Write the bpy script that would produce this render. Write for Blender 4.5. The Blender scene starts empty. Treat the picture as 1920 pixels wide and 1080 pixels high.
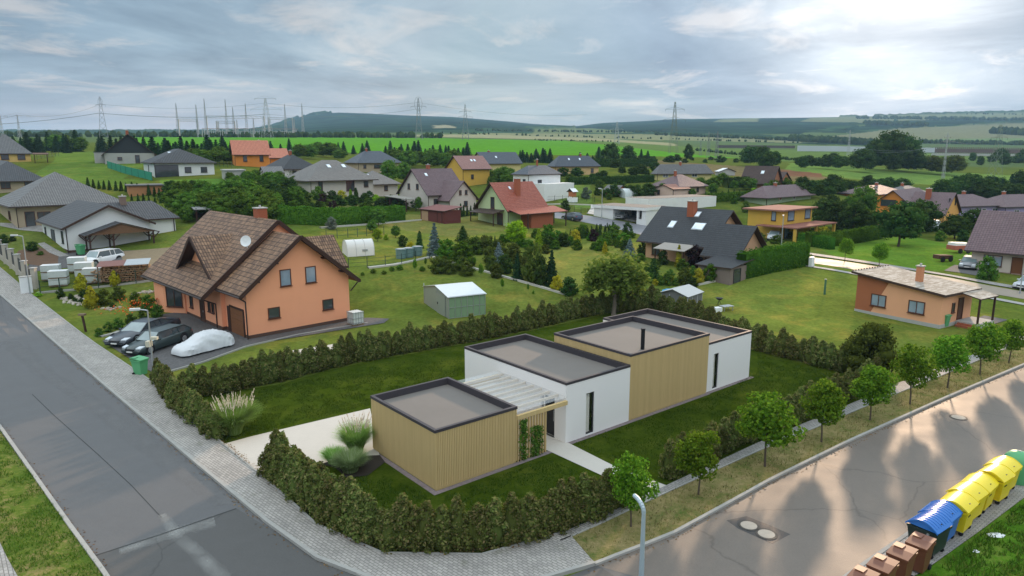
import bpy, bmesh, math, random
import numpy as np
from mathutils import Vector
random.seed(7); RNG = np.random.default_rng(7)
S = bpy.context.scene; COL = S.collection
R = math.radians
# ---------------------------------------------------------------- camera
F, HZ, CH = 1300.0, 292.0, 15.0            # focal length and horizon row in 1920x1080 pixels, camera height in metres
PIT = math.atan((540 - HZ) / F); CP, SP = math.cos(PIT), math.sin(PIT)
cam = bpy.data.objects.new("camera", bpy.data.cameras.new("camera")); COL.objects.link(cam)
cam.location = (0, 0, CH); cam.rotation_euler = (math.pi / 2 - PIT, 0, 0)
cam.data.sensor_width = 36; cam.data.lens = F / 1920 * 36
cam.data.clip_start = 0.5; cam.data.clip_end = 30000
S.camera = cam
S.view_settings.view_transform = 'Standard'; S.view_settings.look = 'None'
S.view_settings.exposure = 0.62; S.view_settings.gamma = 1
# ---------------------------------------------------------------- sun and sky
SUN_AZ, SUN_EL = R(27.8), R(13.0)
SD = Vector((math.sin(SUN_AZ) * math.cos(SUN_EL), math.cos(SUN_AZ) * math.cos(SUN_EL), math.sin(SUN_EL)))
sl = bpy.data.lights.new("sun", 'SUN'); sl.energy = 3.0; sl.angle = R(2.6); sl.color = (1.0, 0.70, 0.46)
so = bpy.data.objects.new("sun", sl); COL.objects.link(so)
so.rotation_euler = (-SD).to_track_quat('-Z', 'Y').to_euler(); so.location = (0, 0, 60)

class NT:
    def __init__(s, tree): s.t = tree; s.n = tree.nodes; s.l = tree.links
    def new(s, kind, **kw):
        n = s.n.new(kind)
        for k, v in kw.items():
            if k.startswith('i_'):
                key = k[2:]; key = int(key) if key.isdigit() else key.replace('_', ' ')
                s.put(n.inputs[key], v)
            else: setattr(n, k, v)
        return n
    def put(s, sock, v):
        if isinstance(v, bpy.types.NodeSocket): s.l.new(v, sock)
        elif hasattr(sock, 'default_value'):
            if sock.type == 'RGBA' and len(v) == 3: v = (*v, 1)
            sock.default_value = v
    def math(s, op, a, b=0.0, c=0.0, clamp=False):
        n = s.n.new('ShaderNodeMath'); n.operation = op; n.use_clamp = clamp
        for i, v in enumerate((a, b, c)): s.put(n.inputs[i], v)
        return n.outputs[0]
    def vmath(s, op, a, b=(0, 0, 0), out=0):
        n = s.n.new('ShaderNodeVectorMath'); n.operation = op; s.put(n.inputs[0], a); s.put(n.inputs[1], b)
        return n.outputs[out]
    def mix(s, f, a, b, typ='RGBA', blend='MIX'):
        n = s.n.new('ShaderNodeMix'); n.data_type = typ; n.blend_type = blend
        ins = [i for i in n.inputs if i.type == ('RGBA' if typ == 'RGBA' else 'VALUE')]
        s.put(n.inputs[0], f)
        if typ == 'RGBA':
            s.put(n.inputs[6], a); s.put(n.inputs[7], b); return n.outputs[2]
        s.put(n.inputs[2], a); s.put(n.inputs[3], b); return n.outputs[0]
    def noise(s, vec, scale, detail=3.0, rough=0.55, dist=0.0, out='Fac'):
        n = s.n.new('ShaderNodeTexNoise'); 
        if vec is not None: s.put(n.inputs['Vector'], vec)
        n.inputs['Scale'].default_value = scale; n.inputs['Detail'].default_value = detail
        n.inputs['Roughness'].default_value = rough; n.inputs['Distortion'].default_value = dist
        return n.outputs[out]
    def ramp(s, f, stops, interp='LINEAR'):
        n = s.n.new('ShaderNodeValToRGB'); n.color_ramp.interpolation = interp; s.put(n.inputs[0], f)
        e = n.color_ramp.elements
        while len(e) < len(stops): e.new(0.5)
        for k, (p, c) in enumerate(stops):
            e[k].position = p; e[k].color = (c, c, c, 1) if not hasattr(c, '__len__') else (*c[:3], 1)
        return n.outputs[0]

W = bpy.data.worlds.new("World"); S.world = W; W.use_nodes = True
def build_sky():
    t = NT(W.node_tree); t.n.clear()
    out = t.new('ShaderNodeOutputWorld'); bg = t.new('ShaderNodeBackground')
    tc = t.new('ShaderNodeTexCoord'); d = t.vmath('NORMALIZE', tc.outputs['Generated'])
    sep = t.new('ShaderNodeSeparateXYZ'); t.put(sep.inputs[0], d)
    z = t.math('MAXIMUM', sep.outputs[2], 0.0)
    sky = t.new('ShaderNodeTexSky'); sky.sky_type = 'NISHITA'; sky.sun_disc = False
    sky.sun_elevation = SUN_EL; sky.sun_rotation = SUN_AZ; sky.air_density = 1.6; sky.dust_density = 2.0
    skyc = t.vmath('MINIMUM', t.vmath('MULTIPLY', sky.outputs[0], (0.10, 0.10, 0.10)), (0.8, 0.8, 0.8))
    den = t.math('ADD', z, 0.10)
    cx = t.math('DIVIDE', sep.outputs[0], den); cy = t.math('DIVIDE', sep.outputs[1], den)
    comb = t.new('ShaderNodeCombineXYZ'); t.put(comb.inputs[0], cx); t.put(comb.inputs[1], cy)
    big = t.noise(comb.outputs[0], 0.48, 8, 0.60, 0.5)
    v2 = t.vmath('ADD', comb.outputs[0], (7.3, 2.1, 4.0))
    fine = t.noise(v2, 1.5, 9, 0.62, 0.5)
    sun = t.math('MAXIMUM', t.vmath('DOT_PRODUCT', d, tuple(SD), out=1), 0.0)
    g1 = t.math('POWER', sun, 22.0); g2 = t.math('POWER', sun, 110.0)
    # dark cloud undersides to pale gaps
    body = t.ramp(big, [(0.38, (0.125, 0.190, 0.275)), (0.50, (0.205, 0.290, 0.385)), (0.64, (0.34, 0.415, 0.49))])
    gaps = t.ramp(fine, [(0.53, 0.0), (0.68, 1.0)])
    low = t.ramp(z, [(0.0, 0.55), (0.10, 1.0), (0.24, 0.35)])
    gap = t.math('MULTIPLY', gaps, low)
    gapc = t.mix(g1, (0.72, 0.62, 0.56), (1.1, 0.95, 0.82))
    col = t.mix(t.math('MULTIPLY', gap, 0.50), body, gapc)
    # pink band low on the horizon
    hb = t.ramp(z, [(0.0, 0.85), (0.055, 0.55), (0.13, 0.0)])
    pn = t.ramp(t.noise(comb.outputs[0], 0.35, 3), [(0.42, 0.0), (0.62, 1.0)])
    col = t.mix(t.math('MULTIPLY', hb, t.math('MULTIPLY_ADD', pn, 0.6, 0.25)), col, (0.50, 0.45, 0.475))
    gl = t.vmath('SCALE', (1.0, 0.93, 0.84), ); 
    gln = t.n[-1]; t.put(gln.inputs[3], t.math('ADD', t.math('MULTIPLY', g1, 0.03), t.math('MULTIPLY', t.math('MULTIPLY', g2, 1.3), t.math('MULTIPLY_ADD', big, 1.8, -0.20, clamp=True))))
    col = t.vmath('ADD', col, gl)
    up = t.ramp(z, [(0.22, 0.0), (0.55, 1.0)])
    col = t.mix(up, col, t.vmath('MULTIPLY', col, (4.55, 3.8, 3.1)))
    col = t.mix(0.12, col, skyc)
    t.put(bg.inputs[0], col); bg.inputs[1].default_value = 1.0
    t.put(out.inputs[0], bg.outputs[0])
build_sky()

# ---------------------------------------------------------------- terrain height
_KY = np.array([0., 62, 85, 125, 180, 260, 600, 1000, 3500, 9000])
_KP = np.array([-900., 0, 400, 800, 1100, 1400, 1900, 2900])
_T = { # apparent row of the ground at each distance, per column
 -900: (470, 352, 300, 284, 258, 252, 250), 0: (468, 352, 300, 284, 258, 252, 249), 400: (470, 345, 303, 287, 258, 254, 247),
 800: (490, 412, 343, 305, 260, 255, 222), 1100: (500, 428, 334, 306, 269, 261, 233), 1400: (503, 438, 345, 318, 283, 268, 221),
 1900: (503, 438, 402, 350, 296, 278, 209), 2900: (503, 438, 402, 350, 296, 276, 207)}
def _z(Y, row): return CH - (row - HZ) * Y / (F / CP / CP)
_SKX = np.array([-900, 0, 300, 470, 510, 560, 600, 640, 700, 760, 850, 950, 1000, 1080, 1130, 1200, 1260, 1400, 1500, 1600, 1700, 1760, 1850, 1920, 2900.])
_SKY = np.array([250, 250, 249, 247, 238, 221, 213, 211, 213, 216, 219, 227, 232, 236, 230, 227, 223, 221, 220, 218, 215, 213, 211, 209, 207.])
_GY = np.exp(np.linspace(math.log(62), math.log(9000), 240))
def _colz(p):
    rows = _T[int(p)]; zs = [0.0, 0.0] + [_z(y, r) for y, r in zip(_KY[2:9], rows)]; zs.append(zs[-1] - 160)
    z = np.interp(_GY, _KY, zs); k = np.hanning(13); k /= k.sum()
    zz = np.convolve(np.pad(z, 6, 'edge'), k, 'valid'); w = np.clip((_GY - 62) / 14, 0, 1); return zz * w
_GZ = np.stack([_colz(p) for p in _KP])
def ground(x, y):
    x = np.asarray(x, float); y = np.asarray(y, float); yy = np.maximum(y, 1.0)
    px = np.clip(960 + F / CP * x / yy, -899, 2899)
    i = np.clip(np.searchsorted(_KP, px) - 1, 0, len(_KP) - 2); f = (px - _KP[i]) / (_KP[i + 1] - _KP[i]); f = f * f * (3 - 2 * f)
    g = np.clip(np.interp(yy, _GY, np.arange(len(_GY))), 0, len(_GY) - 1.001); j = g.astype(int); h = g - j
    a = _GZ[i, j] * (1 - h) + _GZ[i, j + 1] * h; b = _GZ[i + 1, j] * (1 - h) + _GZ[i + 1, j + 1] * h
    z = a * (1 - f) + b * f
    # ridge line of the far hills
    tgt = _z(yy, np.interp(px, _SKX, _SKY)); lr = np.array([_T[int(p)][-1] for p in _KP], float); base = _z(yy, lr[i] * (1 - f) + lr[i + 1] * f)
    w = np.clip((yy - 1600) / 1800, 0, 1); w = w * w * (3 - 2 * w) * np.clip((9000 - yy) / 5500, 0, 1)
    z = z + (tgt - base) * w
    return np.where(yy <= 62, 0.0, z)
def gz(x, y): return float(ground(x, y))
def ray(px, py):
    a = (px - 960) / F; b = (540 - py) / F
    return np.array([a, CP + b * SP, -SP + b * CP])
_TS = np.exp(np.linspace(math.log(8), math.log(9000), 900))
def Pn(px, py, up=0.0):
    """points of the terrain (raised by up metres) seen along the lines of sight through pixels"""
    px = np.asarray(px, float).ravel(); py = np.asarray(py, float).ravel()
    a = (px - 960) / F; b = (540 - py) / F; rx, ry, rz = a, CP + b * SP, -SP + b * CP
    with np.errstate(divide='ignore'): tf = np.where(rz < 0, (up - CH) / rz, 1e9)
    T = _TS[None, :]; h = CH + rz[:, None] * T - up - ground(rx[:, None] * T, ry[:, None] * T)
    k = np.argmax(h <= 0, 1); k = np.where((h > 0).all(1), len(_TS) - 1, np.maximum(k, 1))
    lo, hi = _TS[k - 1], _TS[k]
    for _ in range(24):
        m = (lo + hi) / 2; f = CH + rz * m - up - ground(rx * m, ry * m); lo = np.where(f > 0, m, lo); hi = np.where(f > 0, hi, m)
    t = np.where(ry * tf <= 62, tf, hi)
    x, y = rx * t, ry * t; return np.stack([x, y, ground(x, y)], 1)
def P(px, py, up=0.0): return Vector(Pn([px], [py], up)[0])
def Pz(px, py, z):
    r = ray(px, py); t = (z - CH) / r[2]; return Vector((r[0] * t, r[1] * t, z))
def pj(q):
    x, y, z = q[0], q[1], q[2] - CH; zc = y * CP - z * SP; yc = z * CP + y * SP
    return 960 + F * x / zc, 540 - F * yc / zc
def dirv(az): a = R(az); return Vector((math.sin(a), math.cos(a), 0))
def solve_len(o, d, px):
    """how far along d from o to reach column px"""
    a, b = 0.0, 80.0; x0 = pj(o)[0]; s = 1 if px > x0 else -1
    for _ in range(50):
        m = (a + b) / 2
        if s * (pj(o + d * m)[0] - px) < 0: a = m
        else: b = m
    return max(a, 0.3)
def solve_h(o, py):
    a, b = 0.0, 80.0
    for _ in range(50):
        m = (a + b) / 2
        if pj(o + Vector((0, 0, m)))[1] > py: a = m
        else: b = m
    return a

# ---------------------------------------------------------------- mesh builder
class MB:
    def __init__(s): s.v = []; s.f = []; s.m = []; s.uv = {}
    def face(s, pts, mi=0, uv=None):
        b = len(s.v); s.v += [tuple(p) for p in pts]; s.f.append(tuple(range(b, b + len(pts)))); s.m.append(mi)
        if uv: s.uv[len(s.f) - 1] = uv
        return s
    def box(s, x0, x1, y0, y1, z0, z1, mi=0):
        p = [(x0, y0, z0), (x1, y0, z0), (x1, y1, z0), (x0, y1, z0), (x0, y0, z1), (x1, y0, z1), (x1, y1, z1), (x0, y1, z1)]
        for f in ((3, 2, 1, 0), (4, 5, 6, 7), (0, 1, 5, 4), (1, 2, 6, 5), (2, 3, 7, 6), (3, 0, 4, 7)): s.face([p[i] for i in f], mi)
        return s
    def bar(s, a, b, w, h=None, mi=0):
        a = Vector(a); b = Vector(b); h = h or w; d = (b - a).normalized()
        r = d.cross(Vector((0, 0, 1))); r = r.normalized() if r.length > 1e-4 else Vector((1, 0, 0)); u = r.cross(d)
        c = [r * (i * w / 2) + u * (j * h / 2) for i, j in ((-1, -1), (1, -1), (1, 1), (-1, 1))]
        A = [a + k for k in c]; B = [b + k for k in c]
        for i in range(4): j = (i + 1) % 4; s.face([A[i], A[j], B[j], B[i]], mi)
        s.face(A[::-1], mi); s.face(B, mi); return s
    def tube(s, a, b, r0, r1=None, n=8, mi=0, cap=True):
        a = Vector(a); b = Vector(b); r1 = r0 if r1 is None else r1; d = (b - a).normalized()
        x = d.orthogonal().normalized(); y = d.cross(x)
        A = [a + (x * math.cos(k * 2 * math.pi / n) + y * math.sin(k * 2 * math.pi / n)) * r0 for k in range(n)]
        B = [b + (x * math.cos(k * 2 * math.pi / n) + y * math.sin(k * 2 * math.pi / n)) * r1 for k in range(n)]
        for i in range(n): j = (i + 1) % n; s.face([A[i], A[j], B[j], B[i]], mi)
        if cap: s.face(A[::-1], mi); s.face(B, mi)
        return s
    def slab(s, pts, t, mi=0, uv=None, mi2=None):
        """closed solid under a planar polygon (counterclockwise from above), t metres thick"""
        mi2 = mi if mi2 is None else mi2
        lo = [(p[0], p[1], p[2] - t) for p in pts]
        s.face(pts, mi, uv); s.face(lo[::-1], mi2)
        for i in range(len(pts)): j = (i + 1) % len(pts); s.face([pts[j], pts[i], lo[i], lo[j]], mi2)
        return s
    def build(s, name, mats, parent=None, smooth=False, loc=None, rz=0.0):
        me = bpy.data.meshes.new(name); me.from_pydata([tuple(v) for v in s.v], [], s.f)
        for m in (mats if isinstance(mats, (list, tuple)) else [mats]): me.materials.append(m)
        me.polygons.foreach_set('material_index', s.m)
        if s.uv:
            l = me.uv_layers.new(name='UVMap')
            for fi, uv in s.uv.items():
                for k, li in enumerate(me.polygons[fi].loop_indices): l.data[li].uv = uv[k]
        if smooth: me.polygons.foreach_set('use_smooth', [True] * len(me.polygons))
        me.update(); o = bpy.data.objects.new(name, me); COL.objects.link(o)
        if parent: o.parent = parent
        if loc is not None: o.location = loc
        o.rotation_euler.z = rz; return o
def tag(o, label, cat=None, group=None, kind=None):
    if label: o['label'] = label
    if cat: o['category'] = cat
    if group: o['group'] = group
    if kind: o['kind'] = kind
    return o
def thing(name, label, cat, loc, rz=0.0, group=None):
    o = bpy.data.objects.new(name, None); COL.objects.link(o); o.location = loc; o.rotation_euler.z = rz
    o.empty_display_size = 0.3; return tag(o, label, cat, group)
def copy_tree(o, parent=None):
    c = o.copy(); COL.objects.link(c); c.parent = parent
    for ch in list(o.children): copy_tree(ch, c)
    return c
def az_rot(az): return R(90 - az)     # local +x points along the azimuth

# ---------------------------------------------------------------- materials
MATS = {}
def mat(name, col, rough=0.8, var=0.18, scale=1.5, bump=0.0, bscale=20, metal=0.0, spec=0.3, coord='Object', dirt=0.0):
    if name in MATS: return MATS[name]
    m = bpy.data.materials.new(name); m.use_nodes = True; t = NT(m.node_tree)
    b = t.n['Principled BSDF']; tc = t.new('ShaderNodeTexCoord'); v = tc.outputs[coord]
    n = t.noise(v, scale, 5, 0.6); n2 = t.noise(v, scale * 9, 3)
    f = t.math('ADD', t.math('MULTIPLY', n, 0.7), t.math('MULTIPLY', n2, 0.3))
    k = t.math('MULTIPLY_ADD', f, 2 * var, 1 - var)
    c = t.vmath('SCALE', col); t.put(t.n[-1].inputs[3], k)
    if dirt: c = t.mix(t.math('MULTIPLY', t.ramp(t.noise(v, 0.45, 5, 0.7), [(0.45, 0.0), (0.75, 1.0)]), dirt), c, tuple(x * 0.45 for x in col))
    t.put(b.inputs['Base Color'], c); b.inputs['Roughness'].default_value = rough
    b.inputs['Metallic'].default_value = metal; b.inputs['Specular IOR Level'].default_value = spec
    if bump:
        bn = t.new('ShaderNodeBump'); bn.inputs['Strength'].default_value = bump; bn.inputs['Distance'].default_value = 0.02
        t.put(bn.inputs['Height'], t.noise(v, bscale, 4)); t.put(b.inputs['Normal'], bn.outputs[0])
    MATS[name] = m; return m
def tile_mat(name, c1, c2, course=0.34, width=0.30, gap=0.35, rough=0.6, bump=0.7, mort=None):
    """roof tiles in courses, from the UVs of the roof planes (metres)"""
    m = bpy.data.materials.new(name); m.use_nodes = True; t = NT(m.node_tree); b = t.n['Principled BSDF']
    tc = t.new('ShaderNodeTexCoord'); uv = tc.outputs['UV']
    br = t.new('ShaderNodeTexBrick', offset=0.0); t.put(br.inputs['Vector'], uv)
    t.put(br.inputs['Color1'], c1); t.put(br.inputs['Color2'], c2); t.put(br.inputs['Mortar'], mort or tuple(x * 0.35 for x in c1))
    br.inputs['Scale'].default_value = 1; br.inputs['Mortar Size'].default_value = 0.034; br.inputs['Mortar Smooth'].default_value = 0.6
    br.inputs['Brick Width'].default_value = width; br.inputs['Row Height'].default_value = course
    n = t.noise(tc.outputs['Object'], 0.6, 5, 0.7)
    c = t.mix(t.math('MULTIPLY', n, gap), br.outputs[0], tuple(x * 0.6 for x in c1))
    sp0 = t.new('ShaderNodeSeparateXYZ'); t.put(sp0.inputs[0], uv); fr = t.math('FRACT', t.math('DIVIDE', sp0.outputs[1], course)); c = t.mix(t.ramp(fr, [(0.0, 0.75), (.16, 0.0), (.9, 0.0), (1.0, .45)]), c, mort or tuple(x * 0.4 for x in c1))
    t.put(b.inputs['Base Color'], c); b.inputs['Roughness'].default_value = rough; b.inputs['Specular IOR Level'].default_value = 0.35
    sp = t.new('ShaderNodeSeparateXYZ'); t.put(sp.inputs[0], uv)
    ramp = t.math('FRACT', t.math('DIVIDE', sp.outputs[1], course))
    wave = t.math('SINE', t.math('MULTIPLY', sp.outputs[0], 2 * math.pi / width))
    bn = t.new('ShaderNodeBump'); bn.inputs['Strength'].default_value = bump; bn.inputs['Distance'].default_value = 0.05
    t.put(bn.inputs['Height'], t.math('ADD', t.math('MULTIPLY', ramp, -1.0), t.math('MULTIPLY', wave, 0.35)))
    t.put(b.inputs['Normal'], bn.outputs[0]); return m
def glass_mat(name, col=(0.03, 0.035, 0.04)):
    m = bpy.data.materials.new(name); m.use_nodes = True; b = m.node_tree.nodes['Principled BSDF']; t = NT(m.node_tree)
    tc = t.new('ShaderNodeTexCoord'); c = t.mix(t.noise(tc.outputs['Object'], 1.2, 2), col, tuple(x * 2.2 for x in col))
    t.put(b.inputs['Base Color'], c); b.inputs['Roughness'].default_value = 0.06; b.inputs['Specular IOR Level'].default_value = 0.8; return m
def leaf_mat(name, c1, c2, c3=None, tr=0.25):
    m = bpy.data.materials.new(name); m.use_nodes = True; t = NT(m.node_tree); t.n.clear()
    out = t.new('ShaderNodeOutputMaterial'); g = t.new('ShaderNodeNewGeometry'); oi = t.new('ShaderNodeObjectInfo')
    c = t.ramp(g.outputs['Random Per Island'], [(0.0, c1), (0.6, c2), (1.0, c3 or c2)])
    hs = t.new('ShaderNodeHueSaturation'); t.put(hs.inputs['Color'], c)
    t.put(hs.inputs['Hue'], t.math('MULTIPLY_ADD', oi.outputs['Random'], 0.035, 0.483))
    t.put(hs.inputs['Value'], t.math('MULTIPLY_ADD', oi.outputs['Random'], 0.5, 0.75))
    d = t.new('ShaderNodeBsdfDiffuse'); t.put(d.inputs[0], hs.outputs[0]); tl = t.new('ShaderNodeBsdfTranslucent'); t.put(tl.inputs[0], hs.outputs[0])
    ms = t.new('ShaderNodeMixShader'); ms.inputs[0].default_value = tr; t.put(ms.inputs[1], d.outputs[0]); t.put(ms.inputs[2], tl.outputs[0])
    t.put(out.inputs[0], ms.outputs[0]); return m
# ================================================================ the setting
def inpoly(x, y, poly):
    r = np.zeros(x.shape, bool); n = len(poly)
    for i in range(n):
        x0, y0 = poly[i]; x1, y1 = poly[(i + 1) % n]
        if y0 == y1: continue
        c = ((y0 > y) != (y1 > y)) & (x < (x1 - x0) * (y - y0) / (y1 - y0) + x0); r ^= c
    return r
def vnoise(x, y, s, seed=0):
    """cheap smooth value noise"""
    x = x / s + seed * 17.3; y = y / s + seed * 5.7; xi = np.floor(x).astype(int); yi = np.floor(y).astype(int); fx = x - xi; fy = y - yi
    fx = fx * fx * (3 - 2 * fx); fy = fy * fy * (3 - 2 * fy)
    h = lambda a, b: ((np.sin(a * 127.1 + b * 311.7 + seed) * 43758.5453) % 1.0)
    return (h(xi, yi) * (1 - fx) + h(xi + 1, yi) * fx) * (1 - fy) + (h(xi, yi + 1) * (1 - fx) + h(xi + 1, yi + 1) * fx) * fy
LAND = [ # woods, fields and lawns: outline, colour (linear)
 ([(515, 248), (540, 230), (560, 219), (640, 209), (860, 219), (1000, 229), (1100, 232), (1200, 224), (1340, 220), (1560, 216), (1640, 232), (1560, 239), (1500, 251), (1360, 250), (1200, 249), (1110, 241), (1000, 240), (860, 243), (700, 247)], (.014, .034, .018)),
 ([(1560, 246), (1640, 233), (1700, 226), (1920, 219), (2100, 217), (2100, 229), (1920, 230), (1720, 239), (1640, 244)], (.014, .034, .018)),
 ([(1210, 252), (1340, 257), (1500, 261), (1640, 262), (1740, 266), (1640, 273), (1480, 269), (1280, 262)], (.014, .034, .018)),
 ([(1480, 306), (1560, 308), (1700, 318), (1920, 330), (2300, 350), (2300, 380), (1920, 352), (1700, 345), (1560, 332), (1470, 318)], (.125, .20, .045)),
 ([(250, 257), (700, 257), (1060, 264), (1290, 279), (1400, 287), (1400, 297), (1180, 292), (1000, 290), (700, 287), (540, 285), (250, 285)], (.085, .235, .018)),
 ([(760, 252), (1000, 252), (1260, 268), (1280, 276), (1060, 262), (740, 255)], (.26, .25, .14)),
 ([(1060, 264), (1100, 263), (1340, 278), (1920, 292), (1920, 305), (1480, 303), (1300, 290)], (.10, .155, .04)),
 ([(860, 249), (1240, 252), (1500, 262), (1500, 268), (1200, 262), (900, 252)], (.19, .20, .10)),
 ([(1330, 262), (1500, 262), (1700, 240), (2100, 225), (2100, 255), (1740, 263), (1560, 268)], (.165, .17, .095)),
 ([(1690, 262), (2100, 256), (2100, 270), (1700, 268)], (.13, .19, .08)),
 ([(1338, 229), (1350, 224), (1425, 221), (1420, 228)], (.155, .17, .085)),
 ([(1500, 228), (1520, 221), (1700, 216), (2100, 209), (2100, 222), (1860, 222), (1700, 226), (1640, 232), (1600, 229)], (.155, .17, .085)),
 ([(1000, 243), (1110, 240), (1190, 249), (1000, 250)], (.12, .15, .06)), ([(810, 235), (840, 234), (860, 240), (815, 240)], (.26, .24, .15)),
 ([(1500, 340), (1620, 345), (1920, 362), (1920, 376), (1600, 360), (1490, 352)], (.07, .11, .03)),
 ([(1220, 300), (1480, 318), (1560, 335), (1500, 340), (1300, 325), (1130, 305)], (.15, .125, .06)),
 ([(1460, 318), (1540, 325), (1540, 333), (1470, 330)], (.16, .085, .05)),
 ([(110, 285), (215, 283), (280, 300), (230, 337), (60, 330), (100, 300)], (.10, .16, .03)),
 ([(100, 330), (285, 338), (250, 356), (150, 344)], (.11, .17, .03)), ([(300, 337), (420, 335), (420, 350), (300, 352)], (.09, .18, .03)),
 ([(600, 425), (890, 410), (1060, 430), (1050, 445), (900, 450), (800, 480), (690, 500), (600, 470)], (.13, .16, .030)),
 ([(660, 400), (900, 405), (960, 430), (850, 445), (740, 430)], (.16, .165, .045)),
 ([(1000, 462), (1180, 452), (1210, 480), (1130, 520), (1060, 550), (960, 500)], (.16, .18, .04)),
 ([(1290, 530), (1510, 470), (1700, 500), (1700, 600), (1500, 620), (1400, 600)], (.13, .165, .030)),
 ([(1520, 458), (1700, 440), (1830, 470), (1830, 510), (1700, 505), (1560, 478)], (.105, .19, .024)),
 ([(1070, 385), (1230, 378), (1230, 384), (1080, 392)], (.12, .19, .04)), ([(640, 383), (720, 378), (720, 388), (650, 392)], (.14, .17, .05)),
 ([(1040, 340), (1110, 345), (1110, 380), (1050, 385)], (.11, .17, .035)),
 ([(0, 435), (80, 440), (92, 470), (0, 500)], (.12, .15, .035)), ([(120, 505), (280, 530), (300, 560), (130, 540)], (.12, .15, .03))]
def build_ground():
    ys = np.concatenate([np.linspace(-90, 20, 14)[:-1], np.linspace(20, 62, 36)[:-1], 62 + np.cumsum(np.linspace(.35, 1.6, 150))])
    y = ys[-1]; ext = []
    while y < 9000: y *= 1.012; ext.append(y)
    ys = np.concatenate([ys, ext]); sx = np.concatenate([np.linspace(-1.5, -.80, 24)[:-1], np.linspace(-.80, .80, 900), np.linspace(.80, 1.5, 24)[1:]])
    X = sx[None, :] * np.sqrt(ys ** 2 + 50 ** 2)[:, None]; Y = np.repeat(ys[:, None], len(sx), 1)
    Z = ground(X, Y)
    far = np.clip((Y - 1300) / 900, 0, 1) * np.clip((9000 - Y) / 3000, 0, 1)
    forest_n = vnoise(X, Y, 260, 3) * .55 + vnoise(X, Y, 110, 5) * .3 + vnoise(X, Y, 45, 8) * .15
    zc = Y * CP - (Z - CH) * SP; yc = (Z - CH) * CP + Y * SP; zc = np.maximum(zc, 1)
    px = 960 + F * X / zc; py = 540 - F * yc / zc
    w = np.clip(Y / 300, .3, 8)
    px2 = px + (vnoise(X, Y, 30, 2) - .5) * 8; py2 = py + (vnoise(X, Y, 30, 4) - .5) * 1.2
    C = np.zeros(X.shape + (4,)); C[..., 3] = 1
    g = vnoise(X, Y, 9, 1)[..., None] * .5 + vnoise(X, Y, 2.2, 6)[..., None] * .5
    C[..., :3] = np.array([.088, .13, .021]) * (1 - g) + np.array([.135, .165, .032]) * g
    mid = (Y > 110) & (Y < 420); C[mid, :3] *= np.array([.8, .8, .8])
    farm = (Y > 420); C[farm, :3] = np.array([.085, .125, .045])
    hill = (Y > 1150) & (forest_n > .30); C[hill, :3] = (np.array([.024, .050, .024]) * (.45 + 1.3 * vnoise(X, Y, 70, 13) * vnoise(X, Y, 22, 15) * 1.6 + .2)[..., None])[hill]
    isf = np.zeros(X.shape, bool)
    for poly, col in LAND:
        k = inpoly(px2, py2, poly) & (Y > 5); v = (.86 + .28 * g[k]) if col[0] > .02 else (.4 + 1.3 * vnoise(X, Y, 60, 13)[k] * (.5 + vnoise(X, Y, 25, 15)[k]))[:, None]; C[k, :3] = np.array(col) * v; isf |= k
    Z = Z + np.where(hill & ~isf, far * 9 * (vnoise(X, Y, 30, 9) + .6 * vnoise(X, Y, 14, 11)), 0)
    Z = Z - np.where(Y < 62.5, .02, 0) 
    nr, nc = X.shape; idx = np.arange(nr * nc).reshape(nr, nc)
    q = np.stack([idx[:-1, :-1], idx[:-1, 1:], idx[1:, 1:], idx[1:, :-1]], -1).reshape(-1, 4)
    me = bpy.data.meshes.new('ground'); me.vertices.add(nr * nc); me.vertices.foreach_set('co', np.stack([X, Y, Z], -1).ravel())
    me.loops.add(q.size); me.polygons.add(len(q)); me.loops.foreach_set('vertex_index', q.ravel())
    me.polygons.foreach_set('loop_start', np.arange(0, q.size, 4)); me.update(calc_edges=True)
    ca = me.color_attributes.new('Land', 'FLOAT_COLOR', 'POINT'); ca.data.foreach_set('color', C.ravel())
    me.polygons.foreach_set('use_smooth', [True] * len(q))
    m = bpy.data.materials.new('land'); m.use_nodes = True; t = NT(m.node_tree); b = t.n['Principled BSDF']
    at = t.new('ShaderNodeVertexColor', layer_name='Land'); tc = t.new('ShaderNodeTexCoord'); v = tc.outputs['Object']
    a1 = t.noise(v, .35, 6, .65); a2 = t.noise(v, 2.6, 5, .7)
    k = t.math('MULTIPLY_ADD', t.math('ADD', t.math('MULTIPLY', a1, .4), t.math('MULTIPLY', a2, .6)), 2.2, -.10)
    c = t.vmath('SCALE', at.outputs[0]); t.put(t.n[-1].inputs[3], k)
    dry = t.ramp(t.noise(v, .22, 6, .7, .4), [(.50, 0.0), (.66, 1.0)])
    sy = t.new('ShaderNodeSeparateXYZ'); t.put(sy.inputs[0], v); nearf = t.math('MULTIPLY_ADD', sy.outputs[1], -1 / 260, 1.35, clamp=True)
    c = t.mix(t.math('MULTIPLY', t.math('MULTIPLY', dry, .55), nearf), c, t.vmath('MULTIPLY', c, (2.1, 1.30, 1.5)))
    t.put(b.inputs['Base Color'], c); b.inputs['Roughness'].default_value = 1; b.inputs['Specular IOR Level'].default_value = 0
    bn = t.new('ShaderNodeBump'); bn.inputs['Strength'].default_value = .5; bn.inputs['Distance'].default_value = .06
    t.put(bn.inputs['Height'], t.noise(v, 9, 4, .7)); t.put(b.inputs['Normal'], bn.outputs[0])
    me.materials.append(m); o = bpy.data.objects.new('ground', me); COL.objects.link(o); o['kind'] = 'structure'
build_ground()

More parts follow.
